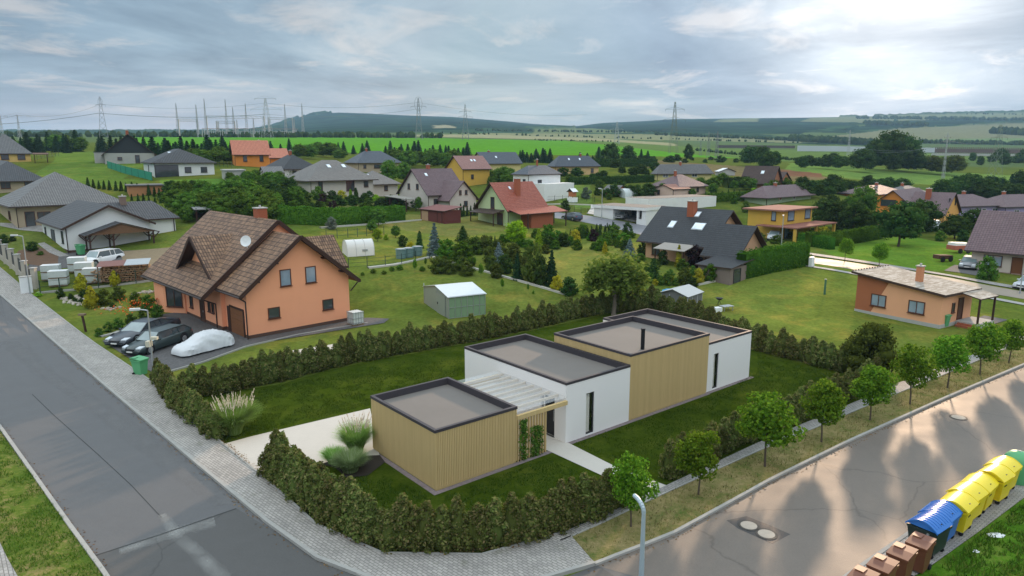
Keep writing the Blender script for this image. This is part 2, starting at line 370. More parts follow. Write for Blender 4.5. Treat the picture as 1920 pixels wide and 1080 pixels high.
def poly_at(line, n):
    L = np.array(line, float); d = np.r_[0, np.cumsum(np.hypot(*np.diff(L, axis=0).T))]; t = np.linspace(0, d[-1], n)
    return np.stack([np.interp(t, d, L[:, 0]), np.interp(t, d, L[:, 1])], 1)
def wline(line, n, up=0):                      # ground polyline from image columns and rows, evenly spaced on the ground
    p = poly_at(line, 200); w = Pn(p[:, 0], p[:, 1], up); d = np.r_[0, np.cumsum(np.hypot(*np.diff(w[:, :2], axis=0).T))]
    t = np.linspace(0, d[-1], n); return np.stack([np.interp(t, d, w[:, i]) for i in range(2)], 1)
def ribbon(name, la, lb, zo, m, n=60, k=6, kind='structure', thick=0.0):
    A = wline(la, n); B = wline(lb, n); mb = MB(); G = []
    for j in range(k + 1): q = A * (1 - j / k) + B * (j / k); G.append(np.c_[q, ground(q[:, 0], q[:, 1]) + zo])
    G = np.array(G); mb.v = [tuple(p) for p in G.reshape(-1, 3)]; id = lambda j, i: j * n + i
    for j in range(k):
        for i in range(n - 1): mb.f.append((id(j, i), id(j, i + 1), id(j + 1, i + 1), id(j + 1, i))); mb.m.append(0)
    o = mb.build(name, m)
    me = o.data; at = me.attributes.new('across', 'FLOAT', 'POINT'); at.data.foreach_set('value', np.repeat(np.arange(k + 1) / k, n))
    if me.polygons[len(me.polygons) // 2].normal.z < 0: me.flip_normals()
    if kind: o['kind'] = kind
    return o
def sheet(name, pts, zo, m):
    w = Pn([p[0] for p in pts], [p[1] for p in pts]); mb = MB(); mb.face([(a, b, c + zo) for a, b, c in w]); o = mb.build(name, m)
    if o.data.polygons[0].normal.z < 0: o.data.flip_normals()
    o['kind'] = 'structure'; return o
def kerb(name, line, w, h, m, n=60, zo=0.0, kind='structure', label=None, cat=None, group=None):
    A = wline(line, n); T = np.gradient(A, axis=0); T /= np.linalg.norm(T, axis=1)[:, None] + 1e-9; N = np.c_[-T[:, 1], T[:, 0]] * w / 2
    mb = MB(); L = A + N; Rr = A - N; zl = ground(L[:, 0], L[:, 1]); zr = ground(Rr[:, 0], Rr[:, 1]); zm = np.maximum(zl, zr) + h + zo
    for i in range(n):
        mb.v += [(*L[i], zl[i] - .1), (*L[i], zm[i]), (*Rr[i], zm[i]), (*Rr[i], zr[i] - .1)]
    for i in range(n - 1):
        for a in range(3): mb.f.append((4 * i + a, 4 * i + a + 1, 4 * i + a + 5, 4 * i + a + 4)); mb.m.append(0)
    o = mb.build(name, m); bm = bmesh.new(); bm.from_mesh(o.data); bmesh.ops.recalc_face_normals(bm, faces=bm.faces); bm.to_mesh(o.data); bm.free()
    if kind: o['kind'] = kind
    return tag(o, label, cat, group)

def paver_mat(name, c1, c2, ang, w=.26, h=.13, rough=.8):
    m = bpy.data.materials.new(name); m.use_nodes = True; t = NT(m.node_tree); b = t.n['Principled BSDF']; tc = t.new('ShaderNodeTexCoord')
    mp = t.new('ShaderNodeMapping'); mp.inputs['Rotation'].default_value = (0, 0, R(ang)); t.put(mp.inputs[0], tc.outputs['Object'])
    br = t.new('ShaderNodeTexBrick'); t.put(br.inputs[0], mp.outputs[0]); t.put(br.inputs['Color1'], c1); t.put(br.inputs['Color2'], c2)
    t.put(br.inputs['Mortar'], tuple(x * .42 for x in c1)); br.inputs['Scale'].default_value = 1; br.inputs['Mortar Size'].default_value = .014
    br.inputs['Brick Width'].default_value = w; br.inputs['Row Height'].default_value = h
    n = t.noise(tc.outputs['Object'], .5, 6, .7); c = t.vmath('SCALE', br.outputs[0]); t.put(t.n[-1].inputs[3], t.math('MULTIPLY_ADD', n, .9, .55))
    moss = t.ramp(t.noise(tc.outputs['Object'], 1.3, 6, .75), [(.56, 0.0), (.72, .5)]); c = t.mix(moss, c, (.10, .105, .06))
    t.put(b.inputs['Base Color'], c); b.inputs['Roughness'].default_value = rough
    bn = t.new('ShaderNodeBump'); bn.inputs['Strength'].default_value = .6; bn.inputs['Distance'].default_value = .02; t.put(bn.inputs['Height'], br.outputs['Fac']); bn.invert = True
    t.put(b.inputs['Normal'], bn.outputs[0]); return m
def road_mat(name, col, r0, r1, streak=None, spots=.35, crack=True):
    m = bpy.data.materials.new(name); m.use_nodes = True; t = NT(m.node_tree); b = t.n['Principled BSDF']; tc = t.new('ShaderNodeTexCoord'); v = tc.outputs['Object']
    n = t.noise(v, .16, 6, .65, .3); n2 = t.noise(v, 14, 3, .7); n3 = t.noise(v, 1.1, 6, .7)
    k = t.math('ADD', t.math('MULTIPLY_ADD', n, .5, .42), t.math('ADD', t.math('MULTIPLY', n2, .42), t.math('MULTIPLY', n3, .28)))
    c = t.vmath('SCALE', col); t.put(t.n[-1].inputs[3], k)
    vo = t.new('ShaderNodeTexVoronoi', feature='DISTANCE_TO_EDGE'); t.put(vo.inputs[0], t.vmath('ADD', v, t.noise(v, .5, 4, out='Color'))); vo.inputs['Scale'].default_value = .13
    ck = t.ramp(vo.outputs[0], [(0.0, 1.0), (.006, 0.0)])
    if crack: c = t.mix(t.math('MULTIPLY', ck, .5), c, tuple(x * .35 for x in col))
    t.put(b.inputs['Base Color'], c); rg = t.ramp(n, [(.35, r0), (.65, r1)]); t.put(b.inputs['Roughness'], rg); b.inputs['Specular IOR Level'].default_value = .5
    bn = t.new('ShaderNodeBump'); bn.inputs['Strength'].default_value = .35; bn.inputs['Distance'].default_value = .012; t.put(bn.inputs['Height'], n2); t.put(b.inputs['Normal'], bn.outputs[0]); return m
def soft_mat(name, col):
    m = road_mat(name, col, .5, .7, crack=False); t = NT(m.node_tree); b = t.n['Principled BSDF']; out = [n for n in t.n if n.type == 'OUTPUT_MATERIAL'][0]
    at = t.new('ShaderNodeAttribute', attribute_name='across'); tc = t.new('ShaderNodeTexCoord'); n = t.noise(tc.outputs['Object'], .9, 5, .7)
    e = t.math('MULTIPLY', t.math('SINE', t.math('MULTIPLY', at.outputs['Fac'], math.pi)), t.math('MULTIPLY_ADD', n, 1.6, -.35, clamp=True)); tr = t.new('ShaderNodeBsdfTransparent'); ms = t.new('ShaderNodeMixShader')
    t.put(ms.inputs[0], t.math('MULTIPLY', e, .75, clamp=True)); t.put(ms.inputs[1], tr.outputs[0]); t.put(ms.inputs[2], b.outputs[0]); t.put(out.inputs[0], ms.outputs[0]); return m
def grass_mat(name, c1, c2, c3, s=.6):
    m = bpy.data.materials.new(name); m.use_nodes = True; t = NT(m.node_tree); b = t.n['Principled BSDF']; tc = t.new('ShaderNodeTexCoord'); v = tc.outputs['Object']
    f = t.noise(v, s, 7, .72, .3); g = t.noise(v, 7, 5, .75)
    c = t.ramp(t.math('ADD', t.math('MULTIPLY', f, .6), t.math('MULTIPLY', g, .4)), [(.36, c1), (.5, c2), (.62, c3)])
    t.put(b.inputs['Base Color'], c); b.inputs['Roughness'].default_value = .95; b.inputs['Specular IOR Level'].default_value = 0
    bn = t.new('ShaderNodeBump'); bn.inputs['Strength'].default_value = .7; bn.inputs['Distance'].default_value = .07; t.put(bn.inputs['Height'], t.noise(v, 13, 5, .75)); t.put(b.inputs['Normal'], bn.outputs[0]); return m

KERBL = [(-420, 190 + 80), (-200, 385), (0, 553), (169, 700), (387, 886), (480, 962), (541, 1015), (614, 1060), (660, 1082), (740, 1105), (860, 1116), (960, 1108), (1061, 1080), (1114, 1059)]
OUTL = [(-420, 275), (-200, 352), (0, 503), (62, 556), (170, 640), (296, 725), (418, 835), (505, 908), (541, 938), (602, 995), (663, 1027), (724, 1043), (805, 1048), (927, 1043), (988, 1026), (1030, 1011), (1063, 1000)]
M_ASPH = road_mat('asphalt', (.100, .098, .100), .6, .8, crack=False)
M_CONC = road_mat('damp_road', (.150, .124, .105), .58, .72)
M_KERB = mat('kerb_stone', (.34, .33, .31), .85, .3, 3, .3)
M_PAV = paver_mat('paving', (.40, .37, .34), (.30, .28, .26), 42)
M_PAVR = paver_mat('grey_paving', (.36, .34, .32), (.28, .265, .25), 50)
ROADL = [(-1500, 470), (-700, 560), (-300, 640), (0, 802), (134, 992), (193, 1073), (260, 1170), (340, 1300)]
ribbon('road', [(-420, 268), (-200, 385), (0, 553), (169, 700), (387, 886), (480, 962), (541, 1015), (614, 1062)], ROADL[1:7], .004, M_ASPH)
sheet('road', [(614, 1062), (660, 1085), (740, 1108), (860, 1119), (960, 1111), (1061, 1083), (1114, 1061), (1180, 1036), (1300, 1090), (1600, 1400), (900, 1700), (400, 1500), (260, 1170)], .003, M_ASPH)
ribbon('pavement', KERBL, OUTL, .11, M_PAV, n=120)
kerb('kerb', KERBL, .16, .135, M_KERB, n=140)
kerb('kerb', OUTL, .08, .14, M_KERB, n=120)
kerb('kerb', [(-20, 780), (0, 802), (134, 992), (193, 1073), (250, 1160)], .16, .13, M_KERB, n=60)
sheet('pavement', [(0, 1020), (14, 1050), (34, 1085), (-20, 1120), (-60, 1000)], .10, M_PAVR)
# a darker, newer surface and the repair streaks on the left road
M_ASPH2 = road_mat('new_asphalt', (.078, .075, .073), .65, .85)
M_PALE = mat('pale_repair', (.19, .19, .185), .85, .5, 1.2)
sheet('road_patch', [(179, 1041), (300, 1002), (443, 953), (541, 1013), (614, 1060), (740, 1106), (860, 1117), (960, 1110), (1061, 1082), (1120, 1060), (1500, 1300), (900, 1600), (400, 1450), (255, 1160)], .008, M_ASPH2)
ribbon('road_patch', [(294, 968), (318, 1012), (350, 1040), (385, 1078), (400, 1100)], [(312, 962), (350, 1000), (392, 1034), (428, 1066), (445, 1092)], .012, soft_mat('pale_repair_soft', (.34, .335, .32)), k=6)
MATS_SOFT = bpy.data.materials['pale_repair_soft']
ribbon('road_patch', [(222, 1026), (330, 988), (400, 966)], [(226, 1042), (334, 1008), (406, 990)], .0118, MATS_SOFT, k=6)
M_SEAM = mat('seam', (.045, .045, .045), .8)
ribbon('road_seam', [(60, 740), (98, 777), (180, 850), (246, 911), (302, 971)], [(61, 739), (99.2, 776), (181.3, 849), (247.4, 910), (303.5, 970)], .0085, M_SEAM, k=1)
ribbon('road_seam', [(179, 1041), (300, 1002), (443, 953)], [(179, 1043), (300, 1004), (443, 955)], .0125, M_SEAM, k=1)
# lighter wheel-worn band
M_WORN = road_mat('worn_asphalt', (.16, .16, .175), .45, .6)
ribbon('road_patch', [(-10, 640), (60, 700), (130, 745), (220, 815), (310, 890), (400, 950)], [(50, 640), (110, 700), (185, 745), (285, 812), (385, 885), (470, 940)], .0072, soft_mat('worn_asphalt', (.19, .185, .185)), k=8, n=80)
# right-hand road, verge, narrow pavement
KERBR = [(1114, 1060), (1180, 1034), (1260, 1003), (1380, 937), (1444, 901), (1588, 830), (1770, 748), (1920, 684), (2150, 592), (2600, 450)]
KR2 = [(1480, 1160), (1590, 1080), (1715, 994), (1820, 924), (1919, 858), (2100, 745), (2500, 560), (3000, 400)]
ribbon('road', KERBR, KR2, .006, M_CONC, n=90, k=8)
kerb('kerb', KERBR, .15, .10, M_KERB, n=120); kerb('kerb', KR2[:6], .15, .08, M_KERB, n=80)
SWU = [(1030, 1011), (1130, 970), (1211, 931), (1298, 890), (1428, 829), (1538, 783), (1607, 754), (1689, 718), (1750, 695), (1836, 661), (1920, 627), (2150, 535)]
SWL = [(1050, 1018), (1130, 983), (1211, 944), (1322, 893), (1428, 845), (1546, 797), (1648, 753), (1770, 704), (1920, 641), (2150, 546)]
ribbon('pavement', SWU, SWL, .09, M_PAVR, n=110, k=3); kerb('kerb', SWL, .07, .11, M_KERB, n=110)
M_VERGE = grass_mat('dry_grass', (.075, .12, .025), (.20, .175, .07), (.31, .24, .12), .9)
ribbon('verge', [(1063, 1003), (1130, 984), (1211, 945), (1322, 894), (1428, 846), (1546, 798), (1648, 754), (1770, 705), (1920, 642), (2150, 547)],
       [(1114, 1058), (1180, 1032), (1260, 1001), (1380, 935), (1444, 899), (1588, 828), (1770, 746), (1920, 682), (2150, 590)], .07, M_VERGE, n=90)
M_VL = grass_mat('verge_grass', (.05, .11, .012), (.12, .16, .03), (.30, .22, .10), .45)
sheet('verge', [(-3, 806), (134, 996), (192, 1077), (250, 1166), (100, 1200), (34, 1085), (14, 1050), (0, 1018), (-60, 990), (-160, 880)], .06, M_VL)
BINL = [(1560, 1160), (1730, 1074), (1842, 994), (1920, 935), (2100, 815)]
ribbon('pavement', [(1480, 1163), (1590, 1083), (1715, 997), (1820, 927), (1919, 861), (2100, 748)], BINL, .06, M_PAVR, n=50)
M_WILD = grass_mat('wild_grass', (.035, .10, .008), (.085, .19, .015), (.17, .22, .04), .8)
ribbon('verge', BINL, [(1800, 1500), (2200, 1300), (2600, 1100), (2700, 1000), (2800, 900)], .03, M_WILD, n=50)
# the garden of the modern house
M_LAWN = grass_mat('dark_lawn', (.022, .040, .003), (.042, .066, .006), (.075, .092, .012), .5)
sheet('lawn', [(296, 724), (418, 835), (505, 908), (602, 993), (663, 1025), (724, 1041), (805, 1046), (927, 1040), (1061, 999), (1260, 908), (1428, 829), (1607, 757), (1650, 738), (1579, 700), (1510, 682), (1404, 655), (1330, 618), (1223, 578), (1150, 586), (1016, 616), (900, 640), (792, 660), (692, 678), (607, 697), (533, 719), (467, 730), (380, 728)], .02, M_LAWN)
M_DRIVE = mat('pale_concrete', (.50, .465, .42), .8, .13, .6, .15)
sheet('driveway', [(419, 834), (470, 820), (694, 767), (712, 858), (640, 866), (560, 885), (506, 908)], .05, M_DRIVE)
sheet('path', [(1029, 847), (1126, 892), (1212, 930), (1250, 912), (1157, 878), (1064, 831), (1052, 815), (1010, 805), (980, 830)], .05, M_DRIVE)
M_GRAVEL = mat('dark_gravel', (.105, .10, .10), .9, .9, 5, .9, 25)
sheet('forecourt', [(192, 640), (270, 690), (298, 705), (470, 646), (720, 606), (730, 598), (690, 596), (420, 612), (340, 585), (300, 590), (214, 628)], .03, M_GRAVEL)
kerb('kerb', [(298, 703), (380, 680), (463, 650), (560, 628), (690, 606)], .12, .10, M_KERB)
kerb('kerb', [(188, 632), (214, 626), (224, 622)], .4, .10, M_KERB, n=8)
sheet('path', [(545, 676), (600, 662), (655, 648), (650, 642), (600, 650), (548, 658)], .04, M_DRIVE)
# driveway and yard of the white house, up the slope
ribbon('driveway', [(40, 512), (120, 503), (240, 492), (300, 486)], [(75, 478), (130, 474), (240, 470), (300, 468)], .03, M_GRAVEL, n=30)
ribbon('yard', [(235, 505), (300, 500), (330, 496)], [(225, 472), (300, 466), (345, 462)], .035, mat('bare_soil', (.24, .18, .11), .95, .35, 2, .4), n=20)
ribbon('yard', [(20, 490), (80, 500), (108, 505)], [(35, 470), (70, 462), (110, 478)], .034, mat('garden_soil', (.13, .075, .045), .95, .4, 2, .5), n=20)
ribbon('path', [(83, 455), (105, 468), (130, 480)], [(70, 457), (92, 474), (112, 482)], .05, M_PAVR, n=16, k=2)
ribbon('path', [(0, 418), (40, 420), (100, 425)], [(0, 424), (40, 432), (100, 437)], .04, M_PAVR, n=16, k=2)
kerb('kerb', [(70, 550), (140, 544), (220, 535), (290, 526)], .35, .10, M_KERB)
# the back street on the right, and the yards beyond
M_CREAM = road_mat('damp_back_street', (.27, .225, .175), .6, .75, crack=False)
ribbon('road', [(1505, 481), (1560, 487), (1640, 499), (1780, 521), (1860, 537), (2100, 578)], [(1505, 491), (1560, 499), (1640, 512), (1780, 536), (1860, 551), (2100, 592)], .03, M_CREAM, n=60, k=2)
ribbon('pavement', [(1505, 473), (1560, 481), (1640, 493), (1780, 516), (1860, 530), (2100, 571)], [(1505, 477), (1560, 485), (1640, 497), (1780, 519), (1860, 535), (2100, 576)], .10, M_PAVR, n=60, k=2)
ribbon('pavement', [(1505, 497), (1560, 505), (1610, 514), (1780, 545), (1860, 558), (2100, 604)], [(1505, 499), (1560, 508), (1610, 517), (1780, 548), (1860, 562), (2100, 608)], .08, M_KERB, n=60, k=2)
ribbon('driveway', [(1770, 508), (1800, 512), (1860, 522)], [(1790, 497), (1820, 502), (1870, 514)], .05, M_GRAVEL, n=16, k=3)
ribbon('forecourt', [(1790, 613), (1850, 612)], [(1845, 592), (1890, 600)], .03, M_GRAVEL, n=12, k=3)
ribbon('road', [(1040, 398), (1100, 404), (1160, 414), (1215, 424), (1260, 434)], [(1040, 409), (1090, 416), (1150, 428), (1200, 440), (1240, 450)], .04, road_mat('village_street', (.17, .17, .19), .4, .6, crack=False), n=30, k=3)
kerb('kerb', [(1010, 384), (1060, 383), (1110, 385), (1110, 392)], .5, .15, mat('pale_kerb', (.50, .48, .44), .9, .2, 2))
ribbon('pavement', [(1110, 388), (1150, 396), (1210, 408)], [(1100, 401), (1150, 409), (1210, 421)], .06, mat('pale_yard', (.48, .46, .43), .85, .2, 1), n=16, k=3)
M_PK = MATS['pale_kerb']
kerb('garden_edging', [(690, 503), (740, 497), (805, 483)], .55, .12, M_PK); kerb('garden_edging', [(600, 428), (700, 421), (790, 413)], .35, .18, M_PK)
kerb('garden_edging', [(812, 483), (880, 502), (960, 524), (1020, 541), (1070, 556)], .28, .18, M_PK)
kerb('garden_edging', [(1300, 537), (1370, 522), (1440, 508), (1505, 497)], .25, .18, M_PK)
# ================================================================ buildings
M_FRAME = mat('brown_frame', (.10, .035, .02), .5, .15); M_WFRAME = mat('white_frame', (.7, .7, .68), .5, .1); M_DFRAME = mat('dark_frame', (.03, .03, .035), .5, .1)
M_GLASS = glass_mat('window_glass'); M_GLASSL = glass_mat('pale_window_glass', (.16, .20, .25)); M_BRICK = mat('chimney_brick', (.34, .10, .05), .85, .35, 8, .4)
M_GUT = mat('gutter', (.045, .03, .025), .5, .1); M_WOODD = mat('dark_timber', (.05, .022, .015), .6, .3, 4, .2); M_CAP = mat('concrete_cap', (.42, .41, .39), .85, .2)
M_METAL = mat('galvanised', (.42, .44, .46), .45, .12, 3, metal=.6); M_PLASTICW = mat('white_plastic', (.78, .79, .80), .4, .06)
M_FASC = mat('fascia', (.055, .03, .022), .6, .2)
def uvq(pts, org, ux, vx):
    return [((Vector(p) - org).dot(ux), (Vector(p) - org).dot(vx)) for p in pts]
def roof_plane(mb, pts, t=.16):
    """a tiled plane: pts counterclockwise from above, the first edge is the eave"""
    p = [Vector(q) for q in pts]; ux = (p[1] - p[0]).normalized(); n = (p[1] - p[0]).cross(p[2] - p[1]).normalized(); vx = n.cross(ux)
    mb.slab(p, t, 0, uvq(p, p[0], ux, vx), 1)
def window(parent, face, t, z, w, h, L, Wd, fm=None, gm=None, name='window', off=.0, bars=1, depth=.07, sill=True):
    """a window on the S (y=0), W (x=0), E or N wall of a house; t metres along the wall to its centre"""
    fm = fm or M_FRAME; gm = gm or M_GLASS
    e = {'S': (Vector((t, off, z)), Vector((1, 0, 0)), Vector((0, -1, 0))), 'W': (Vector((off, t, z)), Vector((0, -1, 0)), Vector((-1, 0, 0))),
         'E': (Vector((L - off, t, z)), Vector((0, 1, 0)), Vector((1, 0, 0))), 'N': (Vector((t, Wd - off, z)), Vector((-1, 0, 0)), Vector((0, 1, 0)))}[face]
    c, r, n = e; mb = MB(); f = .07
    def bx(m, a0, a1, b0, b1, d0, d1, mi=0):
        P8 = [c + r * a + Vector((0, 0, b)) + n * d for d in (d0, d1) for a, b in ((a0, b0), (a1, b0), (a1, b1), (a0, b1))]
        for q in ((0, 3, 2, 1), (4, 5, 6, 7), (0, 1, 5, 4), (1, 2, 6, 5), (2, 3, 7, 6), (3, 0, 4, 7)): m.face([P8[i] for i in q], mi)
    bx(mb, -w / 2, w / 2, -.0, f, -.05, depth); bx(mb, -w / 2, w / 2, h - f, h, -.05, depth)
    bx(mb, -w / 2, -w / 2 + f, f, h - f, -.05, depth); bx(mb, w / 2 - f, w / 2, f, h - f, -.05, depth)
    for k in range(1, bars): x = -w / 2 + w * k / bars; bx(mb, x - f / 2, x + f / 2, f, h - f, -.05, depth * .8)
    if sill: bx(mb, -w / 2 - .05, w / 2 + .05, -.05, -.002, -.05, depth + .08)
    o = mb.build(name, fm, parent); g = MB(); bx(g, -w / 2 + f, w / 2 - f, f, h - f, -.04, depth * .35)
    g.build('pane', gm, o); return o
def chimney(parent, x, y, z0, z1, s=.55, m=None, cap=True):
    mb = MB(); mb.box(x - s / 2, x + s / 2, y - s / 2, y + s / 2, z0, z1); o = mb.build('chimney', m or M_BRICK, parent)
    if cap: MB().box(x - s / 2 - .06, x + s / 2 + .06, y - s / 2 - .06, y + s / 2 + .06, z1 + .002, z1 + .1).tube((x, y, z1 + .1), (x, y, z1 + .3), .1, .1, 8).build('chimney_cap', M_CAP, o)
    return o
def roof_of(kind, L, Wd, he, rise, ov, mb, t=.16):
    """planes of a roof over 0..L x 0..Wd; returns ridge z"""
    zr = he + rise; x0, x1, y0, y1 = -ov, L + ov, -ov, Wd + ov
    if kind == 'hip':
        s = min(L, Wd) / 2; k = rise / s; ze = he - k * ov; s2 = min(x1 - x0, y1 - y0) / 2; zr = ze + k * s2
        if L >= Wd: r0 = (x0 + s2, (y0 + y1) / 2, zr); r1 = (x1 - s2, (y0 + y1) / 2, zr)
        else: r0 = ((x0 + x1) / 2, y0 + s2, zr); r1 = ((x0 + x1) / 2, y1 - s2, zr)
        a, b, c, d = (x0, y0, ze), (x1, y0, ze), (x1, y1, ze), (x0, y1, ze)
        if abs(L - Wd) < .3: 
            for p in ((a, b, r0), (b, c, r0), (c, d, r0), (d, a, r0)): roof_plane(mb, p, t)
        elif L > Wd:
            roof_plane(mb, (a, b, r1, r0), t); roof_plane(mb, (b, c, r1), t); roof_plane(mb, (c, d, r0, r1), t); roof_plane(mb, (d, a, r0), t)
        else:
            roof_plane(mb, (a, b, r0), t); roof_plane(mb, (b, c, r1, r0), t); roof_plane(mb, (c, d, r1), t); roof_plane(mb, (d, a, r0, r1), t)
    elif kind == 'gu':
        k = rise / (Wd / 2); ze = he - k * ov; m = Wd / 2
        roof_plane(mb, ((x0, y0, ze), (x1, y0, ze), (x1, m, zr), (x0, m, zr)), t); roof_plane(mb, ((x1, y1, ze), (x0, y1, ze), (x0, m, zr), (x1, m, zr)), t)
    elif kind == 'gv':
        k = rise / (L / 2); ze = he - k * ov; m = L / 2
        roof_plane(mb, ((x0, y1, ze), (x0, y0, ze), (m, y0, zr), (m, y1, zr)), t); roof_plane(mb, ((x1, y0, ze), (x1, y1, ze), (m, y1, zr), (m, y0, zr)), t)
    return zr
def walls_of(kind, L, Wd, he, rise, mb, mi=0, gap=.02):
    he -= gap
    if kind in ('hip', 'flat'): mb.box(0, L, 0, Wd, -1.2, he)
    else:
        zr = he + rise - .05
        if kind == 'gv': A = [(0, 0, -1.2), (L, 0, -1.2), (L, 0, he), (L / 2, 0, zr), (0, 0, he)]; D = Vector((0, Wd, 0))
        else: A = [(0, Wd, -1.2), (0, 0, -1.2), (0, 0, he), (0, Wd / 2, zr), (0, Wd, he)]; D = Vector((L, 0, 0))
        B = [Vector(a) + D for a in A]; mb.face(A, mi); mb.face(B[::-1], mi)
        for i in range(5): j = (i + 1) % 5; mb.face([A[i], B[i], B[j], A[j]] if kind == 'gu' else [A[j], A[i], B[i], B[j]], mi)
def house(name, label, A, he_y, xB, xC, ry, kind, wm, rm, az=46, cat='house', ov=.5, group=None, plinth=None, win=(), chim=(), fm=None, sky=(), Lm=None, Wm=None, fl=.3, gutter=True, gm=None):
    """A = image point of the nearest ground corner; the other numbers are the rows and columns its eave, ends and ridge reach"""
    o = P(*A); u = dirv(az); v = Vector((-u.y, u.x, 0))
    L = Lm or solve_len(o, u, xB); Wd = Wm or solve_len(o, v, xC)
    he = solve_h(o, he_y); rise = 0
    if kind != 'flat': rise = max(.5, solve_h(o + u * L / 2 + v * Wd / 2, ry) - he)
    r = thing(name, label, cat, o, az_rot(az), group)
    r['dims'] = (L, Wd, he, rise)
    wb = MB(); walls_of(kind, L, Wd, he, rise, wb); wb.build('wall', wm, r)
    rb = MB()
    if kind == 'flat':
        rb.box(-ov, L + ov, -ov, Wd + ov, he, he + fl); rb.build('roof', rm, r)
    else:
        roof_of(kind, L, Wd, he, rise, ov, rb); rf = rb.build('roof', [rm, M_FASC], r)
        if gutter and he > 1.5:
            k = rise / ((min(L, Wd) if kind == 'hip' else (Wd if kind == 'gu' else L)) / 2); ze = he - k * ov - .12; g = MB()
            if kind in ('hip', 'gu'): g.tube((-ov, -ov - .06, ze), (L + ov, -ov - .06, ze), .06, n=6)
            if kind in ('hip', 'gv'): g.tube((-ov - .05, -ov, ze), (-ov - .06, Wd + ov, ze), .06, n=6)
            g.build('gutter', M_GUT, r)
            MB().bar((.05 if kind != 'gv' else -.06, -.07, 0), (.05 if kind != 'gv' else -.06, -.07, he - .2), .08).build('downpipe', M_GUT, r)
        for (fx, fy, w, l) in sky:       # roof windows on the -y (gu, hip) or -x (gv) plane
            if kind == 'gv': k = rise / (L / 2); px, py = L / 2 * fy, Wd * fx; z = he + k * px; d = Vector((1, 0, k)).normalized(); a = Vector((0, 1, 0)); n = Vector((-k, 0, 1)).normalized()
            else: k = rise / (Wd / 2); px, py = L * fx, Wd / 2 * fy; z = he + k * py; d = Vector((0, 1, k)).normalized(); a = Vector((1, 0, 0)); n = Vector((0, -k, 1)).normalized()
            c = Vector((px, py, z)) + n * .05; sb = MB(); q = [c + a * i * w / 2 + d * j * l / 2 for i, j in ((-1, -1), (1, -1), (1, 1), (-1, 1))]
            if (q[1] - q[0]).cross(q[2] - q[1]).z < 0: q = q[::-1]
            sb.slab(q, .14); s = sb.build('roof_window', M_METAL, rf); q2 = [c + n * .02 + (p - c) * .8 for p in q]; MB().slab(q2, .015).build('pane', M_GLASSL2, s)
        for (fx, fy, z0, z1, sz) in chim:
            x, y = L * fx, Wd * fy
            hh = he + rise * (1 - (abs(fx - .5) if kind == 'gv' else abs(fy - .5)) * 2)
            chimney(rf, x, y, hh - .5 if z0 is None else z0, hh + z1, sz)
    if plinth: MB().box(-.03, L + .03, -.03, Wd + .03, -1.2, plinth[1]).build('plinth', plinth[0], r)
    for wdef in win:
        face, f, z, w, h = wdef[:5]; T = (L if face in 'SN' else Wd) * f; nm = 'window' if len(wdef) < 6 else wdef[5]
        z = z if z >= 0 else he + z
        window(r, face, T, z, w, h, L, Wd, fm, gm, nm, bars=2 if w > 1.3 and nm == 'window' else 1)
    return r, L, Wd, he, rise
M_GLASSL2 = glass_mat('sky_glass', (.55, .60, .66))
def stucco(n, c, d=.12): return mat('stucco_' + n, c, .92, .07, .8, .15, 60, dirt=d)
T_CHAR = tile_mat('charcoal_tiles', (.060, .061, .068), (.085, .086, .094)); T_GREY = tile_mat('grey_tiles', (.15, .145, .145), (.19, .185, .185), gap=.3)
T_ANTH = tile_mat('anthracite_tiles', (.034, .036, .042), (.05, .052, .058)); T_LGREY = tile_mat('weathered_grey_tiles', (.18, .165, .155), (.23, .215, .20))
T_MAUVE = tile_mat('mauve_tiles', (.155, .095, .105), (.20, .13, .135)); T_RED = tile_mat('red_tiles', (.34, .085, .05), (.42, .125, .08), gap=.25)
T_BROWN = tile_mat('mottled_brown_tiles', (.135, .07, .042), (.36, .205, .115), course=.46, width=.25, gap=.30, bump=1.0, mort=(.03, .018, .012))
T_ORANGE = tile_mat('orange_tiles', (.52, .17, .10), (.60, .22, .13), gap=.15); T_PINK = tile_mat('faded_pink_tiles', (.33, .165, .14), (.40, .21, .18))
T_BLUE = tile_mat('slate_blue_tiles', (.085, .10, .125), (.115, .13, .155)); T_DBROWN = tile_mat('dark_brown_tiles', (.07, .042, .036), (.10, .06, .05))
T_RUST = tile_mat('rust_tiles', (.32, .13, .09), (.38, .17, .12))
WHT = stucco('white', (.74, .74, .73)); ORA = stucco('salmon', (.88, .38, .215), .03); CREAM = stucco('cream', (.55, .45, .31)); YEL = stucco('yellow', (.62, .38, .07)); LIME = stucco('lime', (.52, .62, .34))
OFFW = stucco('off_white', (.58, .52, .47)); PEACH = stucco('peach', (.62, .36, .22)); BORA = stucco('bright_orange', (.68, .24, .045)); LIL = stucco('lilac', (.36, .29, .48)); GRN = stucco('pale_green', (.34, .42, .27))
BEI = stucco('beige', (.42, .33, .23)); GRY = stucco('grey', (.40, .39, .37)); SUN = stucco('sunny_yellow', (.70, .47, .16)); PNK = stucco('pinkish', (.62, .44, .36)); TERRA = stucco('terracotta', (.38, .13, .06)); PALEY = stucco('pale_yellow', (.62, .52, .24))
M_PLB = mat('brown_plinth', (.10, .055, .04), .8, .2); M_BLK = mat('black_cladding', (.025, .03, .035), .6, .2)
HW = ('S', .3, .9, 1.2, 1.2), ('S', .7, .9, 1.2, 1.2), ('W', .5, .9, 1.2, 1.2)

